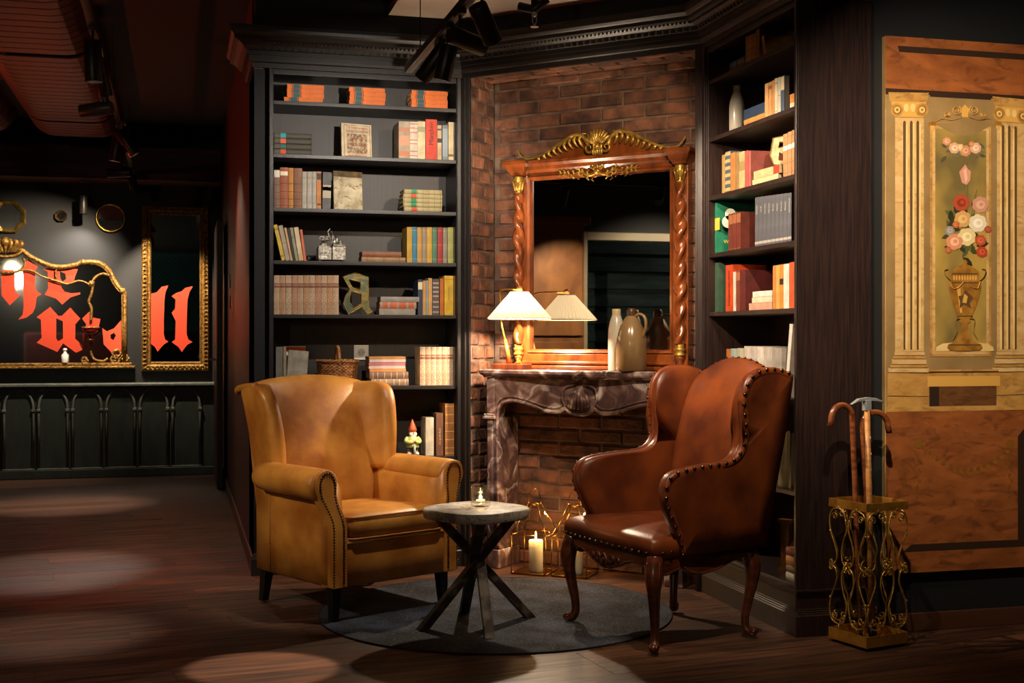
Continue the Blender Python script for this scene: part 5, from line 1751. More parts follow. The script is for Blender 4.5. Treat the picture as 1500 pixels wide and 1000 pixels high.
m_verd = pmat('verdigris_brass', '#7a6a3a', '#43564c', rough=0.4, metal=0.8, scale=18, detail=7, bump=0.2, bscale=60)
lt = thing('metal_letter', 'verdigris metal blackletter a standing between beige volumes and a stack', 'letter', M=FR_L @ Matrix.Translation((ux, 0, r.z)))
lo_ = lambda L_: letter_outline(cv(L_), FR_L, ux, 0, dp, r.z)
zoff = min(p[1] for p in lo_(A_out))
fixz = lambda L_: [(x, z - zoff + 0.0005) for x, z in L_]
holed(fixz(lo_(A_out)), [fixz(lo_(A_in1)), fixz(lo_(A_in2))], dp, dp + 0.03, 'letter_face', m_verd, lt)
ed = MB()
for L_ in (A_out, A_in1, A_in2):
    ed.tube([(x, dp - 0.001, z + (0.002 if L_ is A_out and z < 0.002 else 0)) for x, z in fixz(lo_(L_))], 0.0022, 5, closed=True)
ed.build('raised_edge', m_gold, lt)

r.flat(555.5, 608.5, 0.0, 0.0325, '#8c8478', 'grey cloth book, lowest of three lying', bands=[(0.05, 0.055, '#5a5248')])
r.flat(556, 610, 0.033, 0.0355, '#b0552c', 'orange book with grey bands, middle of three lying', bands=[(0.02, 0.08, '#7c766e'), (0.22, 0.28, '#7c766e'), (0.46, 0.52, '#7c766e'), (0.72, 0.78, '#7c766e'), (0.93, 0.98, '#7c766e')], curve=0.003)
r.flat(557.5, 614, 0.069, 0.028, '#85807a', 'grey cloth book, topmost of three lying', curve=0.002)
r.up(612.2, 619, 409.5, '#1c2c44', 'navy book with cream label', bands=[(0.72, 0.93, '#b8b096')])
r.up(619.3, 624, 411, '#b08242', 'slim amber book')
r.up(624.2, 627.2, 410.5, '#7d8c94', 'very slim pale blue book')
r.up(627.4, 633, 407.2, '#b88a4c', 'slim tan book beside the brocade one')
r.up(633.6, 643.2, 408.6, '#453f44', 'dark brocade book with pale ornament', bands=[(q, q + 0.045, '#8c8078') for q in (0.06, 0.2, 0.34, 0.5, 0.62, 0.74, 0.86)])
r.up(644.4, 650, 408, '#a85a10', 'slim burnt orange book')
r.up(650.8, 664, 404, '#c09a20', 'thick bright yellow book', bands=[(0.9, 0.92, '#8a6a10')], title=('ERZÄHLUNGEN', 0.010, '#4a3a10', 0.55))
r.up(664.5, 669.2, 404.2, '#6b4c0c', 'dark ochre book against the side panel')

r = Row(FR_L, ST, 5)
r.up(404, 414.5, 508, '#6f6a60', 'worn grey book beside the basket end', d=0.16, depth=0.06)
r.up(415.2, 419.5, 507.5, '#8f8470', 'slim buff book', d=0.16, depth=0.06)
M = FR_L @ Matrix.Translation((r.u(416, None, 0.21), 0.21, r.z + 0.0015))
h_ = r.zt(430, 506.8, 0.21) - r.z
oc = thing('orange_magazine', 'orange and white magazine standing behind a grey parchment book', 'magazine', M=M @ Matrix.Rotation(R(-6), 4, 'X'))
MB().box(0, 0.118, 0, 0.006, 0, h_).build('pages', m_pages, oc)
MB().box(0, 0.118, -0.001, 0, 0, h_ * 0.97).build('cover', flatmat('#c9bfae'), oc)
MB().box(0.012, 0.118, -0.0018, -0.001, h_ * 0.85, h_ * 0.97).build('orange_strip', flatmat('#c8501c'), oc)
M = FR_L @ Matrix.Translation((r.u(419.5, None, 0.15), 0.15, r.z + 0.0125)) @ Matrix.Rotation(R(5), 4, 'Y') @ Matrix.Rotation(R(-7), 4, 'X')
h_ = r.zt(434, 515, 0.15) - r.z
gb_ = thing('parchment_book', 'grey parchment book leaning face out beside the basket', 'book', M=M)
MB().box(0, 0.106, 0, 0.003, 0, h_).box(0, 0.106, 0.016, 0.019, 0, h_).box(-0.002, 0.003, 0, 0.019, 0, h_).build('cover', pmat('grey_parchment', '#9a9182', '#7a7264', rough=0.8, scale=20, detail=7), gb_, bevel=0.001)
MB().box(0.003, 0.103, 0.003, 0.016, 0.003, h_ - 0.003).build('pages', m_pages, gb_)

# ---- wicker basket
m_wick2 = pmat('wicker', '#b07a44', '#7a4a24', rough=0.6, scale=40, bump=0.2, bscale=80)
u0, u1 = r.u(464.5, None, 0.13), r.u(524, None, 0.13)
bc_ = 0.5 * (u0 + u1)
bk_ = thing('wicker_basket', 'small brown wicker basket with arched handle', 'basket', M=FR_L @ Matrix.Translation((bc_, 0.13, r.z + 0.0008)))
hw = 0.5 * (u1 - u0)
BH = r.zt(495, 530, 0.13) - r.z
wv = MB()
nst = 26
for row in range(15):
    z = 0.006 + BH * row / 15.0
    sc = 0.84 + 0.14 * (row / 15.0) ** 0.7
    wv.tube([((hw * sc + 0.004 * math.cos(PI * j + PI * row)) * math.cos(2 * PI * j / (2 * nst)), (0.088 * sc + 0.004 * math.cos(PI * j + PI * row)) * math.sin(2 * PI * j / (2 * nst)), z) for j in range(2 * nst)], 0.0048, 5, closed=True)
stuff(wv.build('weave', m_wick2, bk_, smooth=True))
st = MB()
for j in range(nst):
    a = 2 * PI * (j + 0.5) / nst
    st.tube([(hw * 0.85 * math.cos(a), 0.088 * 0.85 * math.sin(a), 0.003), (hw * 0.98 * math.cos(a), 0.088 * 0.98 * math.sin(a), BH)], 0.003, 5)
stuff(st.build('stakes', m_wick2, bk_, smooth=True))
rm = MB()
for o_ in (0, PI):
    rm.tube([((hw + 0.004 * math.cos(16 * t + o_)) * math.cos(t), (0.09 + 0.004 * math.cos(16 * t + o_)) * math.sin(t), BH + 0.004 + 0.005 * math.sin(16 * t + o_)) for t in [2 * PI * j / 128 for j in range(128)]], 0.0055, 5, closed=True)
rm.build('braided_rim', m_wick2, bk_, smooth=True)
MB().lathe([(0.004, 0.0005), (1.0, 0.0005), (1.0, 0.006), (0.004, 0.006)], n=32, M=Matrix.Diagonal((hw * 0.83, 0.073, 1, 1))).build('bottom', m_wick2, bk_)
hh_ = r.zt(495, 508, 0.13) - r.z
for o_ in (0, 2.1, 4.2):
    pass
hd = MB()
for o_ in (0, 2.1, 4.2):
    hd.tube([(0.005 * math.cos(26 * t + o_) + 0.0, 0.09 * -math.cos(t), BH * 0.9 + (hh_ - BH * 0.9) * math.sin(t) + 0.004 * math.sin(26 * t + o_)) for t in [PI * j / 60 for j in range(61)]], 0.0055, 5)
hd.build('handle', m_wick2, bk_, smooth=True)

# ---- socket on the back panel
su_, sz_ = onf(FR_L, 529, 516, 0.285)
m_pl = pmat('white_plastic', '#d8d6d0', rough=0.35)
so = thing('power_socket', 'white power socket on the bookcase back above the basket', 'socket', M=FR_L @ Matrix.Translation((su_, 0.2875, sz_)))
MB().box(-0.041, 0.041, -0.008, 0, -0.041, 0.041).build('face_plate', m_pl, so, bevel=0.003)
MB().prism([(0.021 * math.cos(2 * PI * j / 28), 0.021 * math.sin(2 * PI * j / 28)) for j in range(28)], -0.0095, -0.008).build('socket_well', pmat('socket_shadow_grey', '#a8a6a0', rough=0.5), so)
for k, dx in enumerate((-0.0095, 0.0095)):
    MB().prism([(dx + 0.0026 * math.cos(2 * PI * j / 10), 0.0026 * math.sin(2 * PI * j / 10)) for j in range(10)], -0.0100, -0.0094).build('pin_hole', m_leg, so)

# ---- stack of mixed lying books
z = 0.0
r.flat(543.5, 598.5, 0.0, 0.036, '#8f735c', 'brown gilt-ruled book, lowest of the mixed stack', curve=0.004, bands=[(q, q + 0.012, '#d8c49a') for q in (0.1, 0.25, 0.4, 0.6, 0.75, 0.9)], d=0.17)
r.flat(541.5, 598, 0.0365, 0.037, '#7a5a48', 'brown gilt-ruled book, second in the mixed stack', curve=0.004, bands=[(q, q + 0.012, '#c8b48a') for q in (0.08, 0.2, 0.38, 0.55, 0.7, 0.88)], d=0.17)
zz = 0.074
for k, (t, col, ds) in enumerate(((0.016, '#cf8a4c', 'thin peach book, third in the mixed stack'), (0.017, '#d9b9ae', 'thin pale pink book, fourth in the mixed stack'), (0.018, '#b8747c', 'thin rose book, fifth in the mixed stack'), (0.015, '#ddc4bc', 'thin blush book, sixth in the mixed stack'), (0.014, '#c88c48', 'thin apricot book, topmost in the mixed stack'))):
    j = rnd.uniform(-1, 1)
    r.flat(540.5 + j, 594 + j * 0.6, zz, t, col, ds, d=0.16, bands=[(0.02, 0.98, ('#d69a62', '#e2cdc4', '#d9c9c4', '#e6d6cf', '#d09a58')[k])] if False else ())
    zz += t + 0.0005
# ---- set of six
for k in range(6):
    a = 615.2 + 8.1 * k
    r.up(a, a + 7.9, 508.2, ('#bda284', '#b89878', '#bfa68c')[k % 3], 'beige diamond-tooled volume, %s from the mixed lying stack' % NTH[k], exact=True, curve=0.0025, d=0.16,
         bands=[(0.03, 0.035, '#7a5038'), (0.68, 0.74, '#6b3f2c'), (0.76, 0.80, '#7a4a34'), (0.95, 0.955, '#7a5038')], diamonds=(0.04, 0.66, 4, '#7a5238'), group='beige tooled volumes, row of six')
r.up(664, 669, 508.5, '#5a4634', 'dim brown book after the row of six', d=0.16)

r = Row(FR_L, ST, 6)
r.up(623.5, 635.5, 611.5, '#c9bfab', 'white paper-wrapped book beside the gnome', d=0.15, depth=0.05, curve=0.002)
r.up(639, 649.5, 605, '#6e4630', 'brown book with pale lettering down its spine', d=0.15, depth=0.05, title=('Das große Buch', 0.014, '#c8b088', 0.45))
r.up(652, 665.5, 591, '#a8703c', 'tall tooled golden brown book', d=0.17, depth=0.04, curve=0.003, bands=[(q, q + 0.01, '#d8b878') for q in (0.04, 0.14, 0.3, 0.46, 0.62, 0.78, 0.94)])
# ---- garden gnome
gu, _ = onf(FR_L, 604, 660, 0.07)
gn = thing('garden_gnome', 'small garden gnome with red pointed cap and pale green coat', 'gnome', M=FR_L @ Matrix.Translation((gu, 0.07, r.z + 0.0008)) @ Matrix.Rotation(R(8), 4, 'Z') @ Matrix.Scale(1.03, 4))
gk = lambda n_, h: pmat('gnome_' + n_, h, rough=0.45)
for s_ in (-1, 1):
    MB().sph((s_ * 0.020, -0.012, 0.011), 0.0135, 10, 6, (1, 1.35, 0.85)).build('boot', gk('boot', '#d8cdb8'), gn, smooth=True)
    MB().tube([(s_ * 0.018, 0, 0.012), (s_ * 0.017, 0, 0.05)], [0.011, 0.015], 10).build('trouser_leg', gk('trousers', '#8a7a66'), gn, smooth=True)
MB().lathe([(0.018, 0.040), (0.036, 0.043), (0.035, 0.06), (0.030, 0.08), (0.026, 0.098), (0.012, 0.108)], n=18).build('coat', gk('coat', '#b9bd72'), gn, smooth=True)
MB().tube([(0.031 * math.cos(2 * PI * j / 20), 0.031 * math.sin(2 * PI * j / 20), 0.062) for j in range(20)], 0.003, 6, closed=True).build('belt', gk('belt', '#3a2a20'), gn, smooth=True)
for s_ in (-1, 1):
    MB().tube(spl([(s_ * 0.026, 0, 0.096), (s_ * 0.038, -0.008, 0.078), (s_ * 0.022, -0.030, 0.072), (s_ * 0.004, -0.034, 0.078)], 4), [0.011] * 9 + [0.010, 0.009, 0.008, 0.007][:4], 8).build('arm', gk('coat', '#b9bd72'), gn, smooth=True)
    MB().sph((s_ * 0.005, -0.035, 0.079), 0.0075, 8, 6).build('hand', gk('skin', '#d8a07c'), gn, smooth=True)
MB().sph((0, 0, 0.122), 0.020, 14, 10, (1, 0.95, 1.05)).build('head', gk('skin', '#d8a07c'), gn, smooth=True)
MB().sph((0, -0.021, 0.120), 0.0048, 8, 6).build('nose', gk('nose', '#cf8460'), gn, smooth=True)
for s_ in (-1, 1):
    MB().sph((s_ * 0.007, -0.0175, 0.126), 0.0022, 6, 4).build('eye', gk('eye', '#241a16'), gn, smooth=True)
MB().loft([[(w * math.cos(q), -0.006 - 0.016 * (0.5 - 0.5 * math.sin(q)), z) for q in [2 * PI * j / 12 for j in range(12)]] for w, z in ((0.020, 0.122), (0.021, 0.112), (0.016, 0.098), (0.006, 0.084))]).build('beard', gk('beard', '#d9d2c4'), gn, smooth=True)
MB().lathe([(0.021, 0.130), (0.0235, 0.134), (0.021, 0.145), (0.013, 0.165), (0.006, 0.182), (0.0015, 0.192)], n=16).build('cap', gk('cap', '#c0512c'), gn, smooth=True)
MB().tube([(0, -0.04, 0.002), (0.0, -0.038, 0.06)], [0.009, 0.004], 8).build('shovel', gk('tool', '#a9b4ac'), gn, smooth=True)

r = Row(FR_L, ST, 7)
for a, b_, yt, col, ds, tt in ((655.5, 663.5, 688, '#d2c6a8', 'tall cream book lettered down its spine', ('die große Literatur', 0.014, '#4a3c28', 0.5)), (646, 655, 694, '#5c3a26', 'dark brown book beside the tall cream one', None), (664, 668.8, 690, '#3a3028', 'near black book at the side panel', None)):
    r.up(a, b_, yt, col, ds, title=tt, depth=0.03)

# ---------------------------------------------------------------- angled bookcase
r = Row(FR_R, AN, 0, 0.035)
m0 = 0.019
r.flat(1069.5, 1092, 0, 0.021, '#3a3428', 'black speckled book with red label, lower of two,', curve=0.003, bands=[(0.2, 0.42, '#b8402c'), (0.5, 0.95, '#6e6650')])
r.flat(1069.5, 1092, 0.0215, 0.028, '#3f3a2e', 'black speckled book with blue label, upper of two,', curve=0.003, bands=[(0.2, 0.42, '#2a7fb0'), (0.5, 0.95, '#6e6650')])
for k, (a, b_, yt, col, ds) in enumerate(((1092.2, 1096, 54, '#b07c3c', 'ribbed gold brown volume'), (1096.2, 1099.8, 52, '#b98544', 'ribbed gold brown volume'), (1100, 1103.6, 50.5, '#a87434', 'ribbed gold brown volume'), (1103.8, 1107.2, 49, '#b07c3c', 'ribbed gold brown volume'))):
    r.up(a, b_, yt, col, 'ribbed gold brown volume, %s from the lying speckled pair' % NTH[k], exact=True, curve=0.003, bands=[(q, q + 0.02, '#7a4e20') for q in (0.1, 0.3, 0.5, 0.7, 0.9)], group='ribbed gold brown volumes', d=0.13)
r.up(1107.4, 1112.5, 43, '#9a6c34', 'tall tan book with broad cover showing', d=0.17)
r.up(1119, 1123, 52, '#a5763a', 'tan book leaning against the tall one', d=0.13, lean=-16)

r = Row(FR_R, AN, 1, 0.035)
bu_, _ = onf(FR_R, 1079.5, 185, 0.09)
bt_ = thing('stoneware_bottle', 'grey white stoneware bottle on the second shelf of the angled bookcase', 'bottle', M=FR_R @ Matrix.Translation((bu_, 0.09, r.z + 0.0008)))
MB().lathe([(0.034, 0.0), (0.037, 0.005), (0.037, 0.13), (0.034, 0.155), (0.025, 0.185), (0.018, 0.20), (0.0165, 0.205)], n=26).build('body', pmat('grey_white_glaze', '#b9b3a6', '#a39c8e', rough=0.25, coat=0.3, scale=5), bt_, smooth=True)
MB().lathe([(0.016, 0.204), (0.018, 0.21), (0.016, 0.215), (0.018, 0.221), (0.018, 0.232), (0.010, 0.234)], n=20).build('neck', pmat('buff_glaze', '#a8946c', rough=0.3), bt_, smooth=True)
r.flat(1089.5, 1120, 0, 0.033, '#b07a3c', 'tan book lying under the blue one', d=0.15)
r.flat(1089.5, 1120, 0.0335, 0.046, '#22334e', 'thick navy book lying on a tan one', d=0.15)
for a, b_, yt, col, ds, bd in ((1120.3, 1125.5, 122.5, '#b98a58', 'pale tan book', ()), (1125.7, 1130.6, 120.5, '#b08050', 'caramel book', ((0.8, 0.9, '#6a4424'),)), (1130.8, 1134.4, 118, '#a9713c', 'slim rust tan book', ()), (1134.6, 1138.8, 115, '#b8aa8e', 'pale grey book', ((0.1, 0.12, '#6e6450'), (0.85, 0.88, '#6e6450'))),
                                (1139, 1143.6, 113.5, '#aba497', 'ash grey book', ((0.5, 0.52, '#6e6450'),)), (1143.8, 1149, 111.5, '#3a4658', 'slate blue book with cream head', ((0.62, 0.98, '#b8a888'),))):
    r.up(a, b_, yt, col, ds, bands=bd, curve=0.002, d=0.14)
r.up(1150, 1156, 112, '#2a2018', 'black brocade book with broad cover showing', d=0.17)
r.flat(1146, 1166.5, 0, 0.026, '#cdbc9a', 'cream book lying under an orange one', d=0.10, depth=0.02) if False else None
r.flat(1157, 1166.6, 0, 0.03, '#cdbc9a', 'small cream book lying under an orange one', d=0.14)
r.flat(1157, 1166.6, 0.0305, 0.036, '#c07a34', 'small orange book lying on a cream one', d=0.14)

r = Row(FR_R, AN, 2, 0.035)
for a, b_, yt, col, ds, bd in ((1057.5, 1062, 227, '#a8834c', 'slim gold tan book', ()), (1062.2, 1070, 222, '#4a5668', 'blue and gold patterned book', [(q, q + 0.08, '#a8905c') for q in (0.05, 0.22, 0.39, 0.56, 0.73, 0.9)]), (1070.2, 1077, 224, '#b8733a', 'orange brown book', ()),
                                (1077.2, 1082.5, 223, '#8f7048', 'drab olive tan book', ()), (1082.7, 1091, 222.5, '#bfa676', 'cream book with oval label', ((0.5, 0.75, '#8a7448'),)), (1091.2, 1096, 221, '#b0504a', 'dusty red book', ()), (1096.2, 1100, 221.5, '#a85a50', 'faded rose book with marbled cover showing', ())):
    r.up(a, b_, yt, col, ds, bands=bd, curve=0.002, d=0.16)
r.flat(1102, 1140, 0, 0.030, '#cdb489', 'cream book lying beneath a red one', d=0.12)
r.flat(1104, 1143, 0.0305, 0.036, '#c9a97c', 'buff book with red cover, lying above the cream one', d=0.11, bands=((0.75, 0.98, '#8a3420'),))
for k, (a, b_) in enumerate(((1147, 1153), (1153.3, 1159.6), (1159.9, 1166.3))):
    r.up(a, b_, (196.5, 193.5, 190.5)[k], '#a87850', 'ribbed fawn volume with round cream label, %s from the bookcase end panel' % NTH[2 - k], exact=True, curve=0.003, d=0.15, bands=[(0.1, 0.11, '#6a4424'), (0.32, 0.33, '#6a4424'), (0.62, 0.72, '#d8ccb0'), (0.9, 0.91, '#6a4424')], group='fawn volumes with round labels')


def r_letter(row, px0, px1, ytop, ybot, shape, holes, thick, mat, edge, label, depth, lift=0.0, ang=0.0):
    """shape in 0..1 units across the measured rectangle"""
    u0 = row.u(px0, None, depth)
    h = row.zt(px0, ytop, depth) - row.zt(px0, ybot, depth)
    w = h * 0.8
    t_ = thing('metal_letter', label, 'letter', M=row.fr @ Matrix.Translation((u0, depth, row.z + lift)) @ Matrix.Rotation(R(ang), 4, 'Z'))
    S_ = lambda L_: [(x * w, z * h + 0.0005) for x, z in L_]
    holed(S_(shape), [S_(q) for q in holes], 0.0, thick, 'letter_face', mat, t_)
    if edge:
        e_ = MB()
        for L_ in [shape] + holes:
            e_.tube([(x, -0.001, z + 0.002) for x, z in S_(L_)], 0.002, 5, closed=True)
        e_.build('raised_edge', edge, t_)
    return t_


m_cl = pmat('cream_enamel', '#cdbf98', '#a8945c', rough=0.4, scale=30, detail=6)
r_letter(r, 1128, 1147, 207, 250, [(0.0, 0.35), (0.12, 0.95), (0.5, 1.0), (1.0, 0.9), (1.0, 0.6), (0.7, 0.55), (0.95, 0.4), (0.95, 0.1), (0.6, 0.0), (0.15, 0.05)], [[(0.35, 0.62), (0.6, 0.66), (0.62, 0.82), (0.4, 0.82)], [(0.35, 0.2), (0.62, 0.18), (0.6, 0.4), (0.38, 0.45)]],
         0.03, m_cl, m_gold, 'cream and brass faceted letter standing on lying books', 0.03, lift=0.0675, ang=62)

r = Row(FR_R, AN, 3, 0.035)
gbk = r.up(1043.5, 1050.5, 296, '#1f7a5c', 'tall emerald green book with white portrait on its cover', d=0.20)
ug = r.u(1050.5) - r.u(1043.5)
hg = r.zt(1047, 296) - r.z
# cover print on the side that faces the room
Mc = Matrix.Translation((ug, 0.10, 0)) @ Matrix.Rotation(R(90), 4, 'Z') @ STAND
m_wh = flatmat('#d8d2c2')
pr = MB()
for (cx, cz, rx, rz) in ((0.055, hg * 0.74, 0.028, 0.03), (0.045, hg * 0.60, 0.034, 0.03), (0.075, hg * 0.58, 0.032, 0.034)):
    pr.prism([(cx + rx * math.cos(2 * PI * j / 18), cz + rz * math.sin(2 * PI * j / 18)) for j in range(18)], -0.0006, 0.0004, Matrix.Translation((ug, 0.0, 0)) @ Matrix.Rotation(R(90), 4, 'Z'))
pr.build('printed_portrait', m_wh, gbk)
text('title', 'WILHELM', 0.026, flatmat('#d8b84c'), gbk, Matrix.Translation((ug + 0.0006, 0.075, hg * 0.22)) @ Matrix.Rotation(R(90), 4, 'Z') @ STAND)
MB().box(0.0008, ug - 0.0008, -0.0008, 0.0, hg * 0.45, hg * 0.68).build('spine_label', flatmat('#c9b040'), gbk)
for k, (a, b_) in enumerate(((1067, 1072.8), (1073, 1078.4), (1078.6, 1085))):
    r.up(a, b_, (313.5, 312, 310.5)[k], '#6b2c20', 'maroon leather volume with gilt ornament, %s from the emerald green book' % NTH[k], exact=True, d=0.15, curve=0.002, bands=[(0.72, 0.96, '#8a5438'), (0.05, 0.06, 'gold')], group='maroon leather volumes')
for k in range(9):
    a = 1106 + 5.95 * k
    r.up(a, a + 5.8, 289 - 0.8 * k, '#55565f', 'slate grey volume with pale lettering, %s from the maroon leather volumes' % NTH[k], exact=True, d=0.155, bands=[(0.06, 0.11, '#9a968e')], title=(('Balladen', 'Lyrik', 'Novellen', 'Märchen', 'Briefe', 'Fabeln', 'Dramen', 'Skizzen', 'Aphorismen')[k], 0.013, '#b8b4a8', 0.75), group='slate grey set of nine')

r = Row(FR_R, AN, 4, 0.035)
r.up(1047, 1053, 385, '#3c5844', 'dark green book with broad cover showing', d=0.19)
r.up(1063, 1073.5, 388, '#c8451c', 'vermilion book with black lettering', d=0.17, title=('Märchen der Welt', 0.022, '#3a120a', 0.5))
r.up(1074, 1077.8, 398, '#d2c8bc', 'slim white book beside the vermilion one', d=0.14)
r.up(1078.5, 1084, 396, '#7a3a28', 'reddish brown leather book', d=0.16, curve=0.002, bands=[(0.75, 0.95, '#955a3c')])
r.up(1084.3, 1092, 395.5, '#5c1f1c', 'broad maroon book with gilt line on its cover', d=0.17)
r.flat(1097, 1131, 0.0, 0.032, '#cf9a84', 'salmon pink book, lowest of a lying trio', d=0.13)
r.flat(1101.5, 1131, 0.0325, 0.025, '#d8ccb0', 'cream book, middle of a lying trio', d=0.12)
r.flat(1102.5, 1131, 0.058, 0.026, '#d9d4cb', 'white book, topmost of a lying trio', d=0.12)
for a, b_, yt, col, ds in ((1132, 1136.6, 389, '#c07a3c', 'pale orange book'), (1136.8, 1142, 388.5, '#c89a54', 'straw yellow book'), (1142.2, 1147.6, 387.5, '#c08030', 'amber book with black mark'), (1147.8, 1155.8, 386.5, '#cfc9be', 'thick white book'), (1156.2, 1166, 384, '#c4562c', 'thick orange red book')):
    r.up(a, b_, yt, col, ds, d=0.15, bands=[(0.55, 0.68, '#2a1a10')] if 'black mark' in ds else ())

r = Row(FR_R, AN, 5, 0.035)
for a, b_, yt, col, ds in ((1064, 1070, 511, '#b8692c', 'orange book beside a blue patterned one'), (1070.3, 1080, 510.5, '#9fb0a8', 'blue grey patterned book'), (1080.2, 1090, 510, '#b8b49c', 'sage cream patterned book'), (1090.2, 1100, 507, '#c8bdb4', 'chalk white book'), (1100.2, 1109, 507.5, '#bdb2ac', 'pinkish grey book'),
                            (1109.2, 1119, 508, '#d0c8c0', 'broad white book'), (1119.2, 1131, 509.5, '#b5ada4', 'pale dove grey book'), (1131.2, 1145, 510, '#9a928c', 'mid grey book with broad cover')):
    r.up(a, b_, yt, col, ds, d=0.17)
r.up(1149, 1153.5, 476, '#d2cac0', 'tall white album leaning beside the end panel', d=0.20, lean=9)

r = Row(FR_R, AN, 6, 0.035)
for a, b_, yt, col, ds in ((1122, 1131, 640, '#8f7a48', 'antique gold book behind the armchair'), (1131.3, 1140, 640, '#7d6a40', 'dull gold book behind the armchair'), (1140.3, 1146.5, 636, '#9a8656', 'pale gold book'), (1146.8, 1152, 634, '#a89468', 'old gold book with plain spine'), (1152.3, 1158, 631.5, '#8f7d50', 'khaki gold book'), (1158.3, 1165.6, 634, '#2c241c', 'black book beside the gold ones')):
    r.up(a, b_, yt, col, ds, d=0.16, curve=0.002)

r = Row(FR_R, AN, 7, 0.035)
KS = [(0.0, 0.0), (0.36, 0.0), (0.36, 0.06), (0.28, 0.08), (0.28, 0.36), (0.42, 0.50), (0.72, 0.08), (0.64, 0.06), (0.64, 0.0), (1.0, 0.0), (1.0, 0.06), (0.92, 0.08), (0.55, 0.62), (0.82, 0.90), (0.94, 0.94), (0.94, 1.0), (0.56, 1.0), (0.56, 0.94), (0.64, 0.91), (0.28, 0.50), (0.28, 0.92), (0.36, 0.94), (0.36, 1.0), (0.0, 1.0), (0.0, 0.94), (0.08, 0.92), (0.08, 0.08), (0.0, 0.06)]
m_klet = pmat('warm_gold_letter', '#c08a48', '#9a6428', rough=0.35, metal=0.6, scale=20)
r_letter(r, 1139, 1168, 745, 822, KS, [], 0.035, m_klet, None, 'gold letter K standing on the bottom shelf behind the armchair', 0.075, ang=40)
zz = 0.0
for k, (t, col, ds) in enumerate(((0.034, '#b3ab98', 'grey white book, lowest of the small stack'), (0.03, '#6a4a38', 'umber book, second in the small stack'), (0.040, '#b8763c', 'ochre leather book, third in the small stack'), (0.034, '#7a3a28', 'red brown book, topmost in the small stack'))):
    r.flat(1152, 1166.5, zz, t, col, ds, d=0.16, curve=0.004, depth=0.03)
    zz += t + 0.0005
# ================================================================ PAINTED WALL PANEL
def marbled(name, c1, c2, vein, sc=5.0):
    """painted marble: cloudy ground with soft slanting dark veins"""
    if name in MATS:
        return MATS[name]
    m = bpy.data.materials.new(name)
    m.use_nodes = True
    N, Lk = m.node_tree.nodes, m.node_tree.links
    b = N['Principled BSDF']
    b.inputs['Roughness'].default_value = 0.55
    tc = N.new('ShaderNodeTexCoord')
    mp_ = N.new('ShaderNodeMapping')
    mp_.inputs['Rotation'].default_value = (0, R(38), 0)
    mp_.inputs['Scale'].default_value = (1.0, 1.0, 2.6)
    Lk.new(tc.outputs['Object'], mp_.inputs['Vector'])
    col = lin(c1)
    prev = None
    for k, (scale, dist, lo, hi, c, amt) in enumerate(((sc, 1.0, 0.35, 0.65, c2, 1.0), (sc * 1.3, 2.0, 0.52, 0.66, vein, 0.6), (sc * 4, 0.5, 0.4, 0.75, c1, 0.3))):
        n = N.new('ShaderNodeTexNoise')
        n.inputs['Scale'].default_value = scale
        n.inputs['Detail'].default_value = 7
        n.inputs['Distortion'].default_value = dist
        Lk.new(mp_.outputs['Vector'], n.inputs['Vector'])
        mr = N.new('ShaderNodeMapRange')
        mr.inputs['From Min'].default_value = lo
        mr.inputs['From Max'].default_value = hi
        mr.inputs['To Max'].default_value = amt
        Lk.new(n.outputs['Fac'], mr.inputs['Value'])
        mx = N.new('ShaderNodeMix')
        mx.data_type = 'RGBA'
        if prev is None:
            mx.inputs['A'].default_value = col
        else:
            Lk.new(prev, mx.inputs['A'])
        mx.inputs['B'].default_value = lin(c)
        Lk.new(mr.outputs['Result'], mx.inputs['Factor'])
        prev = mx.outputs['Result']
    Lk.new(prev, b.inputs['Base Color'])
    MATS[name] = m
    return m


m_pm = marbled('painted_orange_marble', '#9a5828', '#7a421c', '#42200e')
m_ptan = marbled('painted_tan_marble', '#c09450', '#a67634', '#7a5428', 7)
m_pbeige = pmat('painted_taupe', '#957a4e', '#84693f', rough=0.6, scale=8, bump=0.03, bscale=300)
m_pcol = marbled('painted_cream_column', '#d0b07a', '#be965a', '#96703c', 6)
m_pflute = pmat('painted_flute_shadow', '#5c4122', rough=0.6)
m_plight = pmat('painted_highlight', '#e2c788', '#d4b16a', rough=0.6, scale=12)
m_pdark = pmat('painted_umber', '#2c1b0f', rough=0.6)
m_pbrown = marbled('painted_brown_recess', '#6e4622', '#56341a', '#3a2210', 8)
m_polive = pmat('painted_olive_ground', '#b39445', '#6a5c34', rough=0.6, scale=3.2, stretch=(1.2, 1, 0.9), detail=3, lo=0.36, hi=0.62, bump=0.03, bscale=300)
m_pgold = pmat('painted_gold', '#a8772c', '#7c5218', rough=0.55, scale=24, detail=6)
m_pgold2 = pmat('painted_light_gold', '#cf9f4c', rough=0.55)
pp_ = thing('painted_panel', 'tall painted panel of columns, flower urn and brown marble on black wall', 'painting', M=FR_P.copy())
PZ0, PZ1, PW = 0.251, 2.493, 0.714
MB().box(0, PW, 0.0, 0.029, PZ0, PZ1).build('board', m_pbeige, pp_, bevel=0.002)


def q(px, py):
    return onf(FR_P, px, py, 0.0)


def clampx(p):
    return (min(max(p[0], 0.0), PW), p[1])


CNT = [0]


def fl2(name, pts, mat, layer=1, px=True):
    P = [clampx(q(*p)) if px else clampx(p) for p in pts]
    a = sum(P[i][0] * P[(i + 1) % len(P)][1] - P[(i + 1) % len(P)][0] * P[i][1] for i in range(len(P)))
    if a < 0:
        P.reverse()
    CNT[0] += 1
    y = -0.0006 * layer - 4e-6 * CNT[0]
    return MB().prism(P, y, y + 0.0006).build(name, mat, pp_)


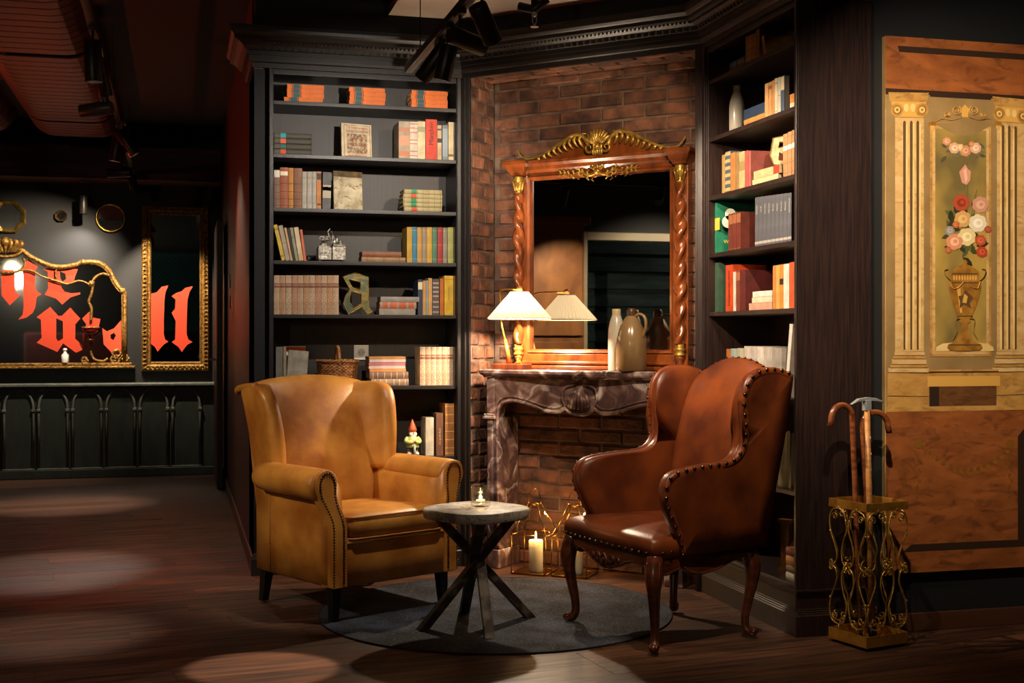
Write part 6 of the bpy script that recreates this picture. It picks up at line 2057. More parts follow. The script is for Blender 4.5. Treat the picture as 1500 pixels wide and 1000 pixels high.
def quad(name, x0, x1, y0, y1, mat, layer=1, slope=0.058):
    """painted band; follows the panel's own level lines"""
    z0 = q(x0, y1)[1]
    z1 = q(x0, y0)[1]
    u0, u1 = q(x0, 500)[0], q(x1, 500)[0]
    return fl2(name, [(u0, z0), (u1, z0), (u1, z1), (u0, z1)], mat, layer, px=False)


ZE0 = q(1297, 132)[1]
XR_ = 1560
quad('painted_entablature', 1297, XR_, 52, 132, m_pm, 1)
quad('painted_shadow', 1297, XR_, 129, 138, m_pdark, 2)
quad('painted_shadow', 1315, XR_, 67, 76, m_pdark, 2)
m_ppale = marbled('painted_pale_marble', '#96582c', '#7a421e', '#4a2410')
quad('painted_highlight', 1323, XR_, 108, 113, m_ppale, 2)
fl2('painted_highlight', [(1300, 54), (1315, 68), (1317, 76), (1322, 78), (1322, 112), (1314, 116), (1314, 74), (1298, 60)], m_ppale, 2)
SYM = q(1407, 500)[0]


def mir(pts):
    return [(2 * SYM - x, z) for x, z in pts]


def both(name, pts_px, mat, layer):
    P = [q(*p) for p in pts_px]
    fl2(name, P, mat, layer, px=False)
    fl2(name, mir(P), mat, layer, px=False)


def circ(cx, cy, rx, ry=None, n=16):
    ry = rx if ry is None else ry
    return [(cx + rx * math.cos(2 * PI * j / n), cy + ry * math.sin(2 * PI * j / n)) for j in range(n)]


# columns
both('painted_pilaster', [(1300, 138), (1362, 139), (1362, 600), (1300, 602)], m_pbeige, 2)
both('painted_shaft', [(1311, 172), (1353, 173), (1353, 514), (1311, 515)], m_pcol, 3)
for x in (1322.5, 1332.5, 1342):
    both('painted_flute', [(x, 180), (x + 1, 177), (x + 3, 177), (x + 4, 180), (x + 3.2, 512), (x + 0.6, 512)], m_pflute, 4)
    both('painted_fillet', [(x + 4, 181), (x + 6.5, 181), (x + 6.5, 511), (x + 3.4, 511)], m_plight, 4)
both('painted_capital', [(1301, 135), (1360, 136), (1358, 148), (1354, 151), (1307, 150), (1303, 147)], m_ptan, 4)
both('painted_capital', [(1305, 149), (1356, 150), (1352, 172), (1310, 171)], m_pgold2, 4)
for cx in (1313.5, 1350):
    both('painted_volute', circ(cx, 161, 9.5, 10), m_ptan, 5)
    both('painted_volute', circ(cx, 161, 6.6, 7), m_pgold, 6)
    both('painted_volute', circ(cx, 161, 4.2, 4.5), m_plight, 7)
    both('painted_volute', circ(cx, 161, 2, 2.2), m_pgold, 8)
for cx in (1327, 1336.5):
    both('painted_egg', circ(cx, 158, 3.6, 6), m_plight, 5)
for k, (y0, y1, d) in enumerate(((515, 521, 0), (521, 526, 2), (526, 534, 4), (534, 539, 6), (539, 546, 9))):
    both('painted_base_moulding', [(1310 - d, y0), (1354 + d * 0.7, y0), (1354 + d * 0.7, y1 - 0.8), (1310 - d, y1 - 0.8)], (m_pcol, m_ptan)[k % 2], 4)
    both('painted_line', [(1310 - d, y1 - 1.0), (1354 + d * 0.7, y1 - 1.0), (1354 + d * 0.7, y1), (1310 - d, y1)], m_pflute, 5)
both('painted_plinth', [(1300, 546), (1360, 547), (1360, 600), (1300, 601)], m_ptan, 4)
both('painted_line', [(1300, 579), (1360, 580), (1360, 581), (1300, 580.5)], m_pflute, 5)
# centre niche
fl2('painted_surround', [q(1362, 178), q(1362, 522), mir([q(1362, 522)])[0], mir([q(1362, 178)])[0]], m_ptan, 3, px=False)
fl2('painted_border', [q(1365.5, 184), q(1365.5, 519), mir([q(1365.5, 519)])[0], mir([q(1365.5, 184)])[0]], m_pcol, 4, px=False)
fl2('painted_ground', [q(1369.5, 188), q(1369.5, 514), mir([q(1369.5, 514)])[0], mir([q(1369.5, 188)])[0]], m_polive, 5, px=False)
fl2('painted_drape', [(1372, 180)] + [(1372 + 8.0 * k, 183 + 16 * math.sin(PI * k / 10)) for k in range(11)] + [(1452, 180)], m_pbeige, 6)
fl2('painted_plinth_top', [(1370, 514), (1371, 508), (1380, 503), (1412, 500), (1445, 503), (1454, 508), (1455, 514)], m_plight, 6)
# scroll ornament above
for s_ in (-1, 1):
    for (cx, cy, r0) in ((1413 + s_ * 13, 162, 7.5), (1413 + s_ * 27, 168, 4.5)):
        pts = [q(cx + s_ * r0 * (1 - 0.75 * t) * math.cos(3.2 * PI * t + 2.2), cy - r0 * (1 - 0.75 * t) * math.sin(3.2 * PI * t + 2.2)) for t in [j / 20 for j in range(21)]]
        MB().tube([(clampx(p)[0], -0.0040, p[1]) for p in pts], 0.0035, 5, flat=0.3).build('painted_scroll', m_pgold2, pp_)
    pts = spl([(*q(1413 + s_ * a, b), 0) for a, b in ((6, 172), (20, 176), (34, 174), (44, 179))], 5)
    MB().tube([(p.x, -0.0040, p.y) for p in pts], 0.003, 5, flat=0.3).build('painted_scroll', m_pgold2, pp_)
fl2('painted_finial', [(1413, 153), (1419, 160), (1417, 172), (1409, 172), (1407, 160)], m_pgold2, 4)
for cx in (1365, 1461):
    fl2('painted_mask', circ(cx, 182, 6, 4), m_pgold, 7)
    fl2('painted_mask', [(cx - 3.5, 184), (cx + 3.5, 184), (cx + 2, 191), (cx - 2, 191)], m_pgold2, 8)
# flowers
FL = {}


def flower(cx, cy, r_, c1, c2, n=7, layer=8, squash=1.0):
    a0 = rnd.uniform(0, 6)
    for k in range(n):
        a = a0 + 2 * PI * k / n
        fl2('painted_petal', circ(cx + 0.55 * r_ * math.cos(a), cy + squash * 0.55 * r_ * math.sin(a), 0.5 * r_, 0.5 * r_ * squash, 10), flatmat(c1), layer + 0.4 * (k % 2))
    fl2('painted_petal', circ(cx, cy, 0.55 * r_, 0.52 * r_ * squash, 12), flatmat(c2), layer + 1)
    fl2('painted_petal', circ(cx + 0.1 * r_, cy - 0.05 * r_, 0.26 * r_, 0.24 * r_, 10), flatmat(c1), layer + 1.6)


def leaf(x, y, ln, ang, col='#4a4c2a', w=0.22, layer=7):
    ca, sa = math.cos(ang), math.sin(ang)
    P = [(0, 0), (0.35, w), (0.7, w * 0.8), (1, 0), (0.7, -w * 0.8), (0.35, -w)]
    fl2('painted_leaf', [(x + ln * (a * ca - b * sa), y - ln * (a * sa + b * ca)) for a, b in P], flatmat(col), layer)


for k in range(16):
    leaf(1412 + rnd.uniform(-36, 34), 221 + rnd.uniform(-6, 8) - 0.006 * (rnd.uniform(-30, 30)) ** 2 * 0, rnd.uniform(8, 14), rnd.uniform(0, 6.28), ('#5a5a44', '#6e6a50', '#4c4c36')[k % 3])
for cx, cy, r_, a, b in ((1386, 207, 6, '#c98a6a', '#e0b494'), (1397, 217, 8, '#d0a080', '#ecd0b0'), (1406, 216, 5, '#d9b680', '#e8d4a8'), (1413, 221, 8, '#c08860', '#dba884'), (1428, 217, 8, '#d3a486', '#eccdb2'), (1422, 211, 4, '#c4784c', '#dca070')):
    flower(cx, cy, r_, a, b)
for k in range(60):
    a = rnd.uniform(0, 6.28)
    leaf(1412 + 24 * math.cos(a) * rnd.uniform(0.3, 1), 338 + 42 * math.sin(a) * rnd.uniform(0.3, 1), rnd.uniform(12, 22), rnd.uniform(0, 6.28), ('#30331c', '#3d4022', '#272915', '#55552c')[k % 4])
for x0, y0, x1, y1 in ((1414, 345, 1417, 265), (1416, 345, 1430, 278), (1412, 345, 1402, 300), (1424, 340, 1428, 285)):
    fl2('painted_stem', [(x0 - 0.8, y0), (x1 - 0.6, y1), (x1 + 0.6, y1), (x0 + 0.8, y0)], flatmat('#5c6236'), 6.5)
fl2('painted_tulip', [(1404, 252), (1408, 247), (1413, 241), (1417, 248), (1421, 251), (1420, 264), (1415, 271), (1408, 268)], flatmat('#c98f78'), 8)
fl2('painted_tulip', [(1410, 250), (1414, 246), (1416, 262), (1413, 269)], flatmat('#dcb09a'), 9)
for cx, cy, r_, a, b in ((1407, 297, 12, '#a8482c', '#8a3018'), (1435, 300, 12, '#c08a72', '#d4a68c'), (1409, 321, 12, '#c89a5c', '#dcb87c'), (1431, 327, 13, '#d9cdb4', '#efe6d2'), (1415, 347, 13, '#d8c48c', '#ece0b4'), (1397, 354, 12, '#cf8a68', '#e6b494'), (1435, 352, 8, '#b04c2c', '#c86a44'),
                          (1437, 369, 8, '#a83c24', '#c45a3a'), (1390, 338, 7, '#8f8a84', '#aba69c'), (1399, 329, 5, '#b86030', '#d08048'), (1446, 336, 5, '#a04a2c', '#b8643c'), (1388, 366, 5, '#a85c38', '#c07a50')):
    flower(cx, cy, r_, a, b)
# urn
urn_h = [(0, 380), (3.5, 383), (3, 387), (9, 390), (16, 394), (20, 398), (21, 402), (20, 412), (23, 416), (24, 420), (21, 434), (16, 450), (11, 462), (7, 468), (8, 471), (4, 474), (5, 482), (9, 492), (13, 500), (24, 504), (26, 509), (22, 513), (0, 514)]
fl2('painted_urn', [(1412 + x, y) for x, y in urn_h] + [(1412 - x, y) for x, y in reversed(urn_h)], m_pgold, 9)
for (a, b, y0, y1) in ((-19, 19, 400, 402), (-20, 20, 413, 415), (-11, 11, 462, 464), (-22, 22, 504, 506)):
    fl2('painted_urn_band', [(1412 + a, y0), (1412 + b, y0), (1412 + b, y1), (1412 + a, y1)], m_pflute, 10)
for k in range(9):
    fl2('painted_urn_flute', circ(1396 + 4 * k, 407, 1.3, 4, 8), m_pgold2, 10)
fl2('painted_urn_light', [(1400, 420), (1405, 420), (1408, 458), (1405, 458)], m_pgold2, 10)
fl2('painted_figure', [(1412, 424), (1418, 430), (1424, 436), (1419, 444), (1421, 452), (1411, 446), (1404, 452), (1405, 442), (1402, 434), (1409, 432)], m_pflute, 10.5)
fl2('painted_figure', [(1411, 430), (1416, 434), (1414, 444), (1408, 443)], m_pgold2, 11)
for s_ in (-1, 1):
    MB().tube([(p.x, -0.0085, p.y) for p in spl([(*q(1412 + s_ * a, b), 0) for a, b in ((3, 413), (10, 421), (18, 422), (22, 412))], 5)], 0.004, 5, flat=0.3).build('painted_swag', m_pgold2, pp_)
    MB().tube([(p.x, -0.0085, p.y) for p in spl([(*q(1412 + s_ * a, b), 0) for a, b in ((20, 412), (28, 404), (30, 396), (25, 394))], 5)], 0.004, 5, flat=0.3).build('painted_handle', m_pgold, pp_)
    MB().tube([(p.x, -0.0085, p.y) for p in spl([(*q(1412 + s_ * a, b), 0) for a, b in ((7, 466), (14, 469), (12, 484), (18, 497))], 5)], 0.003, 5, flat=0.3).build('painted_scroll', m_pgold, pp_)
# ledge, dark recess, dado
quad('painted_ledge', 1360, 1462, 541, 552, m_ptan, 3)
quad('painted_line', 1360, 1462, 544, 546, m_pdark, 4)
quad('painted_torus', 1358, 1464, 551, 566, m_pgold2, 4)
quad('painted_recess', 1361, 1459, 566, 595, m_pbrown, 3)
quad('painted_recess_shadow', 1361, 1375, 566, 595, m_pdark, 3.4)
quad('painted_strip', 1298, XR_, 596, 603, m_ptan, 5)
quad('painted_dado', 1297, XR_, 603, 840.5, m_pm, 5)
u0, z0 = q(1334, 797)
z1 = q(1334, 642)[1]
u1 = q(1490, 640)[0]
uo0, zo1 = q(1322, 630)
uo1 = q(1500, 630)[0]
zo0 = q(1326, 808)[1]
fl2('painted_bevel', [(uo0, zo1), (u0, z1), (u0, z0), (uo0, zo0)], m_ptan if False else m_pm, 6, px=False)
fl2('painted_bevel_light', [(uo0, zo1), (uo1, zo1), (u1, z1), (u0, z1)], marbled('painted_pale_marble', '#96582c', '#7a421e', '#4a2410'), 6, px=False)
fl2('painted_bevel_dark', [(uo0, zo0), (u0, z0), (u1, z0), (uo1, zo0)], m_pdark, 6, px=False)
fl2('painted_bevel_dark', [(uo1, zo0), (u1, z0), (u1, z1), (uo1, zo1)], m_pdark, 6, px=False)
m_lau = flatmat('#7d5216')
for k in range(28):
    t = k / 27
    x = 1347 + 130 * t
    y = 654 + 38 * math.sin(PI * t) - 0 * t
    leaf(x, y, 9, 0.6 - 1.4 * (t - 0.5) + (0.5 if k % 2 else -0.7), ('#8a5a1a', '#7a4c14')[k % 2], 0.3, 7)
for cx in (1344, 1479):
    for k in range(6):
        a = k * PI / 3
        fl2('painted_rosette', circ(cx + 4 * math.cos(a), 650 + 4 * math.sin(a), 3, 3, 8), m_lau, 7)
    for k in range(9):
        leaf(cx, 660 + 8 * k, 8, -PI / 2 + (0.4 if k % 2 else -0.4), '#7a4c14', 0.25, 7)
# ================================================================ FAR WALL
m_redl = pmat('vermilion_letter_reflection_paint', '#c8432a', rough=0.45)
m_oldgilt = pmat('antique_gilt', '#a07a3a', '#5c3e18', rough=0.42, metal=0.55, scale=45, detail=6, bump=0.9, bscale=90)
m_smoky = pmat('dim_mirror', '#c2c8c8', rough=0.03, metal=1.0)


def fw(px, py, depth=0.0):
    return onf(FR_W, px, py, depth)


# ---- tall gilt mirror
a0, zt = fw(207, 300, -0.05)
a1, zb = fw(306.5, 543, -0.05)
W_, H_ = a1 - a0, zt - zb
tm = thing('wall_mirror', 'tall gilt framed wall mirror with two red blackletter strokes', 'mirror', M=Matrix.Translation((a0, 12.0, zb)))
fwid = 0.086
rings = [[(a, -y, c), (W_ - a, -y, c), (W_ - a, -y, H_ - c), (a, -y, H_ - c)] for a, c, y in ((0, 0, 0.0), (0, 0, 0.03), (0.012, 0.012, 0.052), (0.03, 0.03, 0.05), (0.045, 0.045, 0.058), (0.062, 0.062, 0.04), (0.074, 0.074, 0.044), (fwid, fwid, 0.02))]
MB().loft(rings, cap=False).build('frame', m_oldgilt, tm)
MB().box(fwid - 0.01, W_ - fwid + 0.01, -0.02, -0.016, fwid - 0.01, H_ - fwid + 0.01).build('glass', m_smoky, tm)
orn = MB()
n = 40
for k in range(n):
    z = 0.03 + (H_ - 0.06) * k / (n - 1)
    for x in (0.032, W_ - 0.032):
        orn.tube([(x - 0.018, -0.052, z - 0.012), (x, -0.062, z + 0.004), (x + 0.018, -0.052, z - 0.012)], [0.003, 0.007, 0.003], 5)
for k in range(14):
    x = 0.04 + (W_ - 0.08) * k / 13
    for z in (0.032, H_ - 0.032):
        orn.tube([(x - 0.012, -0.052, z - 0.016), (x + 0.004, -0.062, z), (x - 0.012, -0.052, z + 0.016)], [0.003, 0.007, 0.003], 5)
stuff(orn.build('leaf_ornament', m_oldgilt, tm, smooth=True))
Zs = 1 / 3.3333


def red(parent, pts, sc, ox, oy, base, yoff=-0.0215, name='letters_and_reflection', holes=()):
    """flat painted stroke or painted reflection on a mirror"""
    f_ = lambda L_: [(fw(ox + x * sc, oy + y * sc, yoff)[0] - base[0], fw(ox + x * sc, oy + y * sc, yoff)[1] - base[1]) for x, y in L_]
    return holed(f_(pts), [f_(h) for h in holes], yoff, yoff + 0.0008, name, m_redl, parent)


L1 = [(733, 590), (735, 568), (765, 560), (790, 532), (822, 527), (808, 560), (803, 600), (800, 700), (800, 765), (806, 790), (822, 800), (800, 815), (788, 828), (770, 850), (755, 825), (732, 808), (733, 790), (735, 700), (733, 650)]
L2 = [(838, 578), (862, 562), (885, 556), (905, 538), (942, 530), (925, 560), (915, 600), (912, 700), (912, 765), (920, 790), (940, 803), (915, 815), (905, 828), (888, 852), (872, 828), (838, 803), (855, 790), (858, 700), (838, 660), (855, 640), (857, 595)]
for L_ in (L1, L2):
    red(tm, L_, Zs, 0, 260, (a0, zb))

# ---- wide rococo overmantel mirror
MX = fw(8, 400, -0.05)[0]
zl = fw(8, 540, -0.05)[1]
rm_ = thing('rococo_mirror', 'wide gilt rococo mirror with red blackletter painting on its glass', 'mirror', M=Matrix.Translation((MX, 12.0, zl)))
half_px = [(8, 366), (30, 366), (45, 376), (70, 388), (90, 391), (110, 388), (122, 384), (145, 385), (160, 396), (168, 412), (176, 423), (182, 428)]
top = spl2([(fw(x, y, -0.05)[0] - MX, fw(x, y, -0.05)[1] - zl) for x, y in half_px], 4, False)
xr = fw(182.5, 428, -0.05)[0] - MX
zlow = fw(100, 531, -0.05)[1] - zl
right = top + [(xr, fw(180, 480, -0.05)[1] - zl), (xr, zlow)]
out = [(-x, z) for x, z in reversed(right)] + right[1:]
MB().prism(out, -0.03, -0.02).build('glass', m_smoky, rm_)
MB().prism([(x * 1.005, z * 1.005) for x, z in out], -0.0195, -0.002).build('back_board', m_leg, rm_)
fr_ = MB()
fr_.tube([(x, -0.045, z) for x, z in out], 0.022, 8).tube([(x * 0.982, -0.05, z * 0.985) for x, z in out], 0.009, 6)
fr_.build('frame', m_oldgilt, rm_, smooth=True)
bl = fw(198, 540, -0.05)[0] - MX
MB().box(-bl, bl, -0.10, -0.002, 0.0, 0.022).box(-bl + 0.03, bl - 0.03, -0.08, -0.002, 0.022, 0.05).build('base_ledge', m_oldgilt, rm_, bevel=0.006)
cr = MB()
for k in range(-3, 4):
    cr.tube(spl([(0.02 * k, -0.05, top[0][1] - 0.02), (0.05 * k, -0.08, top[0][1] + 0.06), (0.035 * k, -0.07, top[0][1] + 0.10 - 0.012 * abs(k))], 4), 0.02, 7)
cr.sph((0, -0.07, top[0][1] + 0.07), 0.045, 12, 8)
cr.tube([(0.13 * math.cos(PI + PI * k / 12), -0.06, top[0][1] - 0.0 + 0.06 * math.sin(PI + PI * k / 12)) for k in range(13)], 0.014, 7)
cr.build('crest', m_oldgilt, rm_, smooth=True)
for s_ in (-1, 1):
    g = MB()
    pt = lambda x, y: (s_ * (fw(x, y, -0.05)[0] - MX), -0.048, fw(x, y, -0.05)[1] - zl)
    g.tube(spl([pt(*p) for p in ((34, 378), (36, 388), (28, 396), (12, 400), (0, 398))], 5), 0.009, 6)
    g.tube(spl([pt(*p) for p in ((30, 396), (45, 396), (60, 404), (75, 409), (88, 413), (100, 416), (115, 411), (128, 415), (133, 420))], 5), 0.010, 6)
    g.tube(spl([pt(*p) for p in ((82, 408), (82, 396), (90, 390))], 5), 0.009, 6)
    g.tube(spl([pt(*p) for p in ((133, 420), (138, 408), (150, 401), (161, 404))], 5), 0.013, 6)
    g.tube(spl([pt(*p) for p in ((137, 412), (134, 430), (130, 442), (134, 452), (133, 470))], 5), 0.013, 6)
    g.tube(spl([pt(*p) for p in ((134, 500), (133, 515), (138, 526), (150, 529), (158, 525))], 5), 0.012, 6)
    for (cx, cy, r_) in ((172, 518, 9), (183, 523, 6), (168, 526, 7), (124, 527, 5)):
        g.tube([pt(cx + r_ * (1 - 0.7 * t) * math.cos(9 * t), cy + r_ * (1 - 0.7 * t) * math.sin(9 * t)) for t in [j / 20 for j in range(21)]], 0.013, 6)
    for x, y in ((122, 384), (180, 426), (134, 415)):
        g.sph(pt(x, y), 0.028, 8, 6)
    stuff(g.build('scrollwork', m_oldgilt, rm_, smooth=True))
cx, cy = pt(133, 486)[0], pt(133, 486)[2]
MB().lathe([(0.006, cy - 0.075), (0.03, cy - 0.07), (0.012, cy - 0.05), (0.02, cy - 0.03)], (cx, -0.10), 12).lathe([(0.072, cy + 0.03), (0.078, cy + 0.036), (0.07, cy + 0.046)], (cx, -0.10), 18).build('votive_mount', m_oldgilt, rm_, smooth=True)
MB().lathe([(0.012, cy - 0.035), (0.045, cy - 0.025), (0.066, cy + 0.005), (0.07, cy + 0.032)], (cx, -0.10), 18).build('votive_glass', pmat('ruby_glass', '#5a0c10', rough=0.1), rm_, smooth=True)
Z7 = 1 / 4.76
bs = (MX, zl)
for L_, hs in (([(20, 262), (95, 262), (102, 300), (104, 415), (142, 438), (68, 510), (10, 440), (10, 300)], ()),
               ([(150, 245), (200, 185), (265, 240), (246, 272), (246, 400), (290, 432), (256, 452), (246, 525), (228, 562), (185, 595), (125, 610), (158, 576), (165, 520), (160, 285)], ()),
               ([(300, 258), (385, 240), (412, 262), (440, 250), (545, 256), (522, 312), (516, 345), (470, 358), (428, 362), (428, 385), (452, 414), (500, 425), (560, 420), (560, 432), (490, 455), (434, 505), (390, 462), (310, 436), (336, 392), (332, 275)], ([(418, 270), (455, 290), (462, 325), (435, 345), (420, 320)],)),
               ([(255, 592), (350, 520), (405, 582), (432, 582), (490, 525), (560, 602), (526, 640), (524, 742), (580, 790), (615, 802), (530, 840), (440, 775), (400, 835), (255, 770), (290, 735), (285, 610)], ([(392, 600), (438, 620), (440, 740), (405, 760), (392, 740)],)),
               ([(572, 602), (625, 552), (640, 592), (700, 606), (688, 660), (672, 690), (590, 690), (600, 640)], ()),
               ([(712, 668), (745, 690), (795, 670), (838, 620), (868, 592), (868, 865), (790, 865), (770, 830), (722, 780), (718, 720)], ([(770, 715), (795, 700), (808, 722), (790, 752), (772, 742)],)),  # reflection in the glass, painted in as a red shape
               ([(575, 700), (612, 712), (612, 740), (640, 800), (600, 800), (578, 760)], ())):
    red(rm_, L_, Z7, 0, 340, bs, yoff=-0.031, holes=hs)
# small white bottle on the mirror's ledge
bx, bz = fw(95, 530, -0.07)
sb = thing('small_bottle', 'small white bottle standing on the rococo mirror ledge', 'bottle', (bx, 11.935, zl + 0.0505))
MB().lathe([(0.028, 0.0), (0.03, 0.005), (0.03, 0.07), (0.012, 0.09), (0.012, 0.11)], n=16).build('body', pmat('white_ceramic', '#d9d6cf', rough=0.3), sb, smooth=True)
MB().lathe([(0.016, 0.108), (0.018, 0.115), (0.012, 0.13)], n=12).build('stopper', pmat('white_ceramic', '#d9d6cf', rough=0.3), sb, smooth=True)

# ---- small mirrors
def ngon_mirror(name, cx, cy, rpx, n, rot, fw_, label, frame_mat, cat='mirror', sq=1.0):
    x, z = fw(cx, cy, -0.03)
    r_ = rpx * (fw(101, 300)[0] - fw(100, 300)[0])
    t_ = thing(name, label, cat, M=Matrix.Translation((x, 12.0, z)))
    ring = lambda rr, y: [(rr * math.cos(2 * PI * k / n + rot), -y, rr * sq * math.sin(2 * PI * k / n + rot)) for k in range(n)]
    o = MB().loft([ring(r_, 0.0), ring(r_, 0.02), ring(r_ * 0.93, 0.04), ring(r_ * (1 - fw_) * 1.08, 0.03), ring(r_ * (1 - fw_), 0.012)], cap=False).build('frame', frame_mat, t_)
    if n > 12:
        o.data.polygons.foreach_set('use_smooth', [True] * len(o.data.polygons))
    MB().prism([(rr[0], rr[2]) for rr in ring(r_ * (1 - fw_) * 1.03, 0)], -0.015, -0.011).build('glass', m_smoky, t_)
    return t_


m_hbrass = pmat('hammered_brass', '#c4a254', '#8a6a2c', rough=0.3, metal=0.9, scale=20, bump=0.4, bscale=40)
ngon_mirror('octagonal_mirror', 12, 317, 27, 8, PI / 8, 0.30, 'large octagonal mirror in a broad brass frame above the rococo mirror', m_hbrass)
ngon_mirror('octagonal_mirror', 89, 316, 9.5, 8, PI / 8, 0.4, 'tiny octagonal mirror in a dark brass frame', pmat('dark_brass', '#6e5430', '#3a2a16', rough=0.4, metal=0.8, scale=30))
ngon_mirror('round_mirror', 162, 319, 23, 40, 0, 0.20, 'round porthole mirror in a brass ring', m_hbrass)

# ---- gothic panelled counter
m_goth = pmat('worn_green_black_paint', '#1d2723', '#141b19', rough=0.5, scale=6, stretch=(3, 3, 1), detail=7, bump=0.1, bscale=30)
m_gothl = pmat('highlit_grey_edge', '#5c615a', '#444a45', rough=0.45, scale=12)  # grey highlights painted into the mouldings and counter top
gx1, gz1 = fw(297, 560, -0.2)
pitch = fw(150, 600, -0.2)[0] - fw(100.4, 600, -0.2)[0]
gp = thing('gothic_counter', 'dark green wooden counter with a row of round arch panels', 'counter', M=Matrix.Translation((gx1, 11.8, 0)))
NB = 8
topz = gz1
MB().box(-NB * pitch - 0.06, 0.10, 0.03, 0.198, 0.0, topz - 0.03).build('carcass', m_goth, gp)
MB().box(-NB * pitch - 0.07, 0.11, -0.035, 0.198, topz - 0.03, topz).build('counter_top', m_gothl, gp, bevel=0.008)
MB().box(-NB * pitch - 0.06, 0.10, -0.008, 0.03, 0.0, 0.075).build('plinth', m_goth, gp, bevel=0.004)
MB().box(-NB * pitch - 0.06, 0.10, -0.004, 0.03, topz - 0.042, topz - 0.03).build('frieze_rail', m_goth, gp, bevel=0.004)
spring = fw(200, 599, -0.2)[1]
crown_z = fw(200, 569, -0.2)[1]
for k in range(NB):
    xc = -(k + 0.5) * pitch
    w2 = pitch * 0.5 - 0.022
    MB().box(xc - pitch * 0.5 + 0.012, xc + pitch * 0.5 - 0.012, 0.018, 0.03, 0.08, topz - 0.045).build('panel', m_goth, gp)
    arc = [(xc - w2, 0.012, 0.09)] + [(xc - w2, 0.012, spring)] + [(xc - w2 * math.cos(PI * j / 20), 0.012, spring + (crown_z - spring) * math.sin(PI * j / 20) ** 0.85) for j in range(1, 20)] + [(xc + w2, 0.012, spring), (xc + w2, 0.012, 0.09)]
    MB().tube(arc, 0.0125, 6).build('arch_moulding', m_gothl, gp, smooth=True)
    MB().box(xc - w2 - 0.016, xc - w2 + 0.016, -0.006, 0.02, spring - 0.012, spring + 0.012).box(xc + w2 - 0.016, xc + w2 + 0.016, -0.006, 0.02, spring - 0.012, spring + 0.012).build('impost', m_gothl, gp, bevel=0.003)
    MB().box(xc - pitch / 2 + 0.01, xc + pitch / 2 - 0.01, -0.002, 0.02, 0.076, 0.09).build('sill_moulding', m_gothl, gp, bevel=0.003)

# ---- open door on the maroon wall
d1 = thing('door_1', 'open black door leaf at the end of the maroon wall', 'door', (0.318, 10.6, 0))
struct(d1)
MB().box(-0.022, 0.022, 0.0, 0.86, 0.01, 2.20).build('door_leaf', pmat('door_black', '#151214', rough=0.35), d1, bevel=0.002)
MB().box(-0.026, -0.022, 0.03, 0.83, 0.03, 2.17).build('red_lit_skin', m_redwall, d1)  # red light on the black door's face, put in as a maroon layer
MB().tube([(-0.026, 0.06, 1.06), (-0.075, 0.06, 1.06), (-0.075, 0.17, 1.06)], 0.009, 8).build('door_handle', m_steel, d1, smooth=True)
MB().box(-0.03, -0.026, 0.04, 0.08, 0.98, 1.14).build('escutcheon', m_steel, d1)
MB().box(0.022, 0.05, 0.80, 0.86, 0.2, 0.3).box(0.022, 0.05, 0.80, 0.86, 1.8, 1.9).build('hinge', m_steel, d1)
sw = thing('light_switch', 'pair of grey switch plates on the maroon wall', 'switch', (0.375, 9.9, 1.62))
MB().box(-0.008, 0, 0, 0.08, 0.0, 0.10).build('switch_plate', pmat('grey_plastic', '#7a726c', rough=0.4), sw, bevel=0.002)
MB().box(-0.008, 0, 0, 0.08, -0.16, -0.06).build('switch_plate', pmat('grey_plastic', '#7a726c', rough=0.4), sw, bevel=0.002)

# ---- what the mirrors see: panelled cupboard by the window, banquette and lattice at the rear
m_pine = pmat('knotty_pine', '#8a5a30', '#6b4222', rough=0.5, scale=3, stretch=(4, 1.5, 1), detail=6, distort=0.8)
cb = thing('pine_cupboard', 'tall knotty pine cupboard beside the window', 'cupboard', (-3.599, 4.68, 0))
MB().box(0.0, 0.32, 0.0, 0.62, 0.08, 2.34).build('body', m_pine, cb, bevel=0.003)
MB().box(0.0, 0.38, -0.05, 0.67, 2.34, 2.42).build('cornice', m_pine, cb, bevel=0.012)
MB().box(0.0, 0.34, -0.01, 0.63, 0.0, 0.08).build('plinth', m_pine, cb, bevel=0.003)
for a, c in ((0.15, 1.2), (1.26, 2.26)):
    MB().box(0.32, 0.34, 0.02, 0.60, a, c).build('door', m_pine, cb, bevel=0.004)
m_maroonv = pmat('maroon_velvet', '#5a1218', '#400c12', rough=0.8, scale=8, sheen=0.4)
bq = thing('banquette', 'maroon velvet banquette along the rear wall', 'banquette', (-3.0, -3.15, 0))
MB().box(0, 2.4, 0.0, 0.2, 0.42, 1.35).build('backrest', m_maroonv, bq, bevel=0.04, seg=3)
MB().box(0, 2.4, 0.1, 0.7, 0.30, 0.48).build('seat', m_maroonv, bq, bevel=0.04, seg=3)
MB().box(0, 2.4, 0.1, 0.66, 0.0, 0.30).build('plinth', m_leg, bq)
lt_ = thing('lattice_screen', 'teal painted lattice screen on the rear wall', 'screen', (-0.8, -3.19, 1.4))
m_teal = pmat('teal_lattice_paint', '#2a5a60', rough=0.5)
MB().box(0, 2.0, 0, 0.03, 0, 0.05).box(0, 2.0, 0, 0.03, 1.55, 1.6).box(0, 0.05, 0, 0.03, 0.05, 1.55).box(1.95, 2.0, 0, 0.03, 0.05, 1.55).build('frame', m_teal, lt_)
lz = MB()
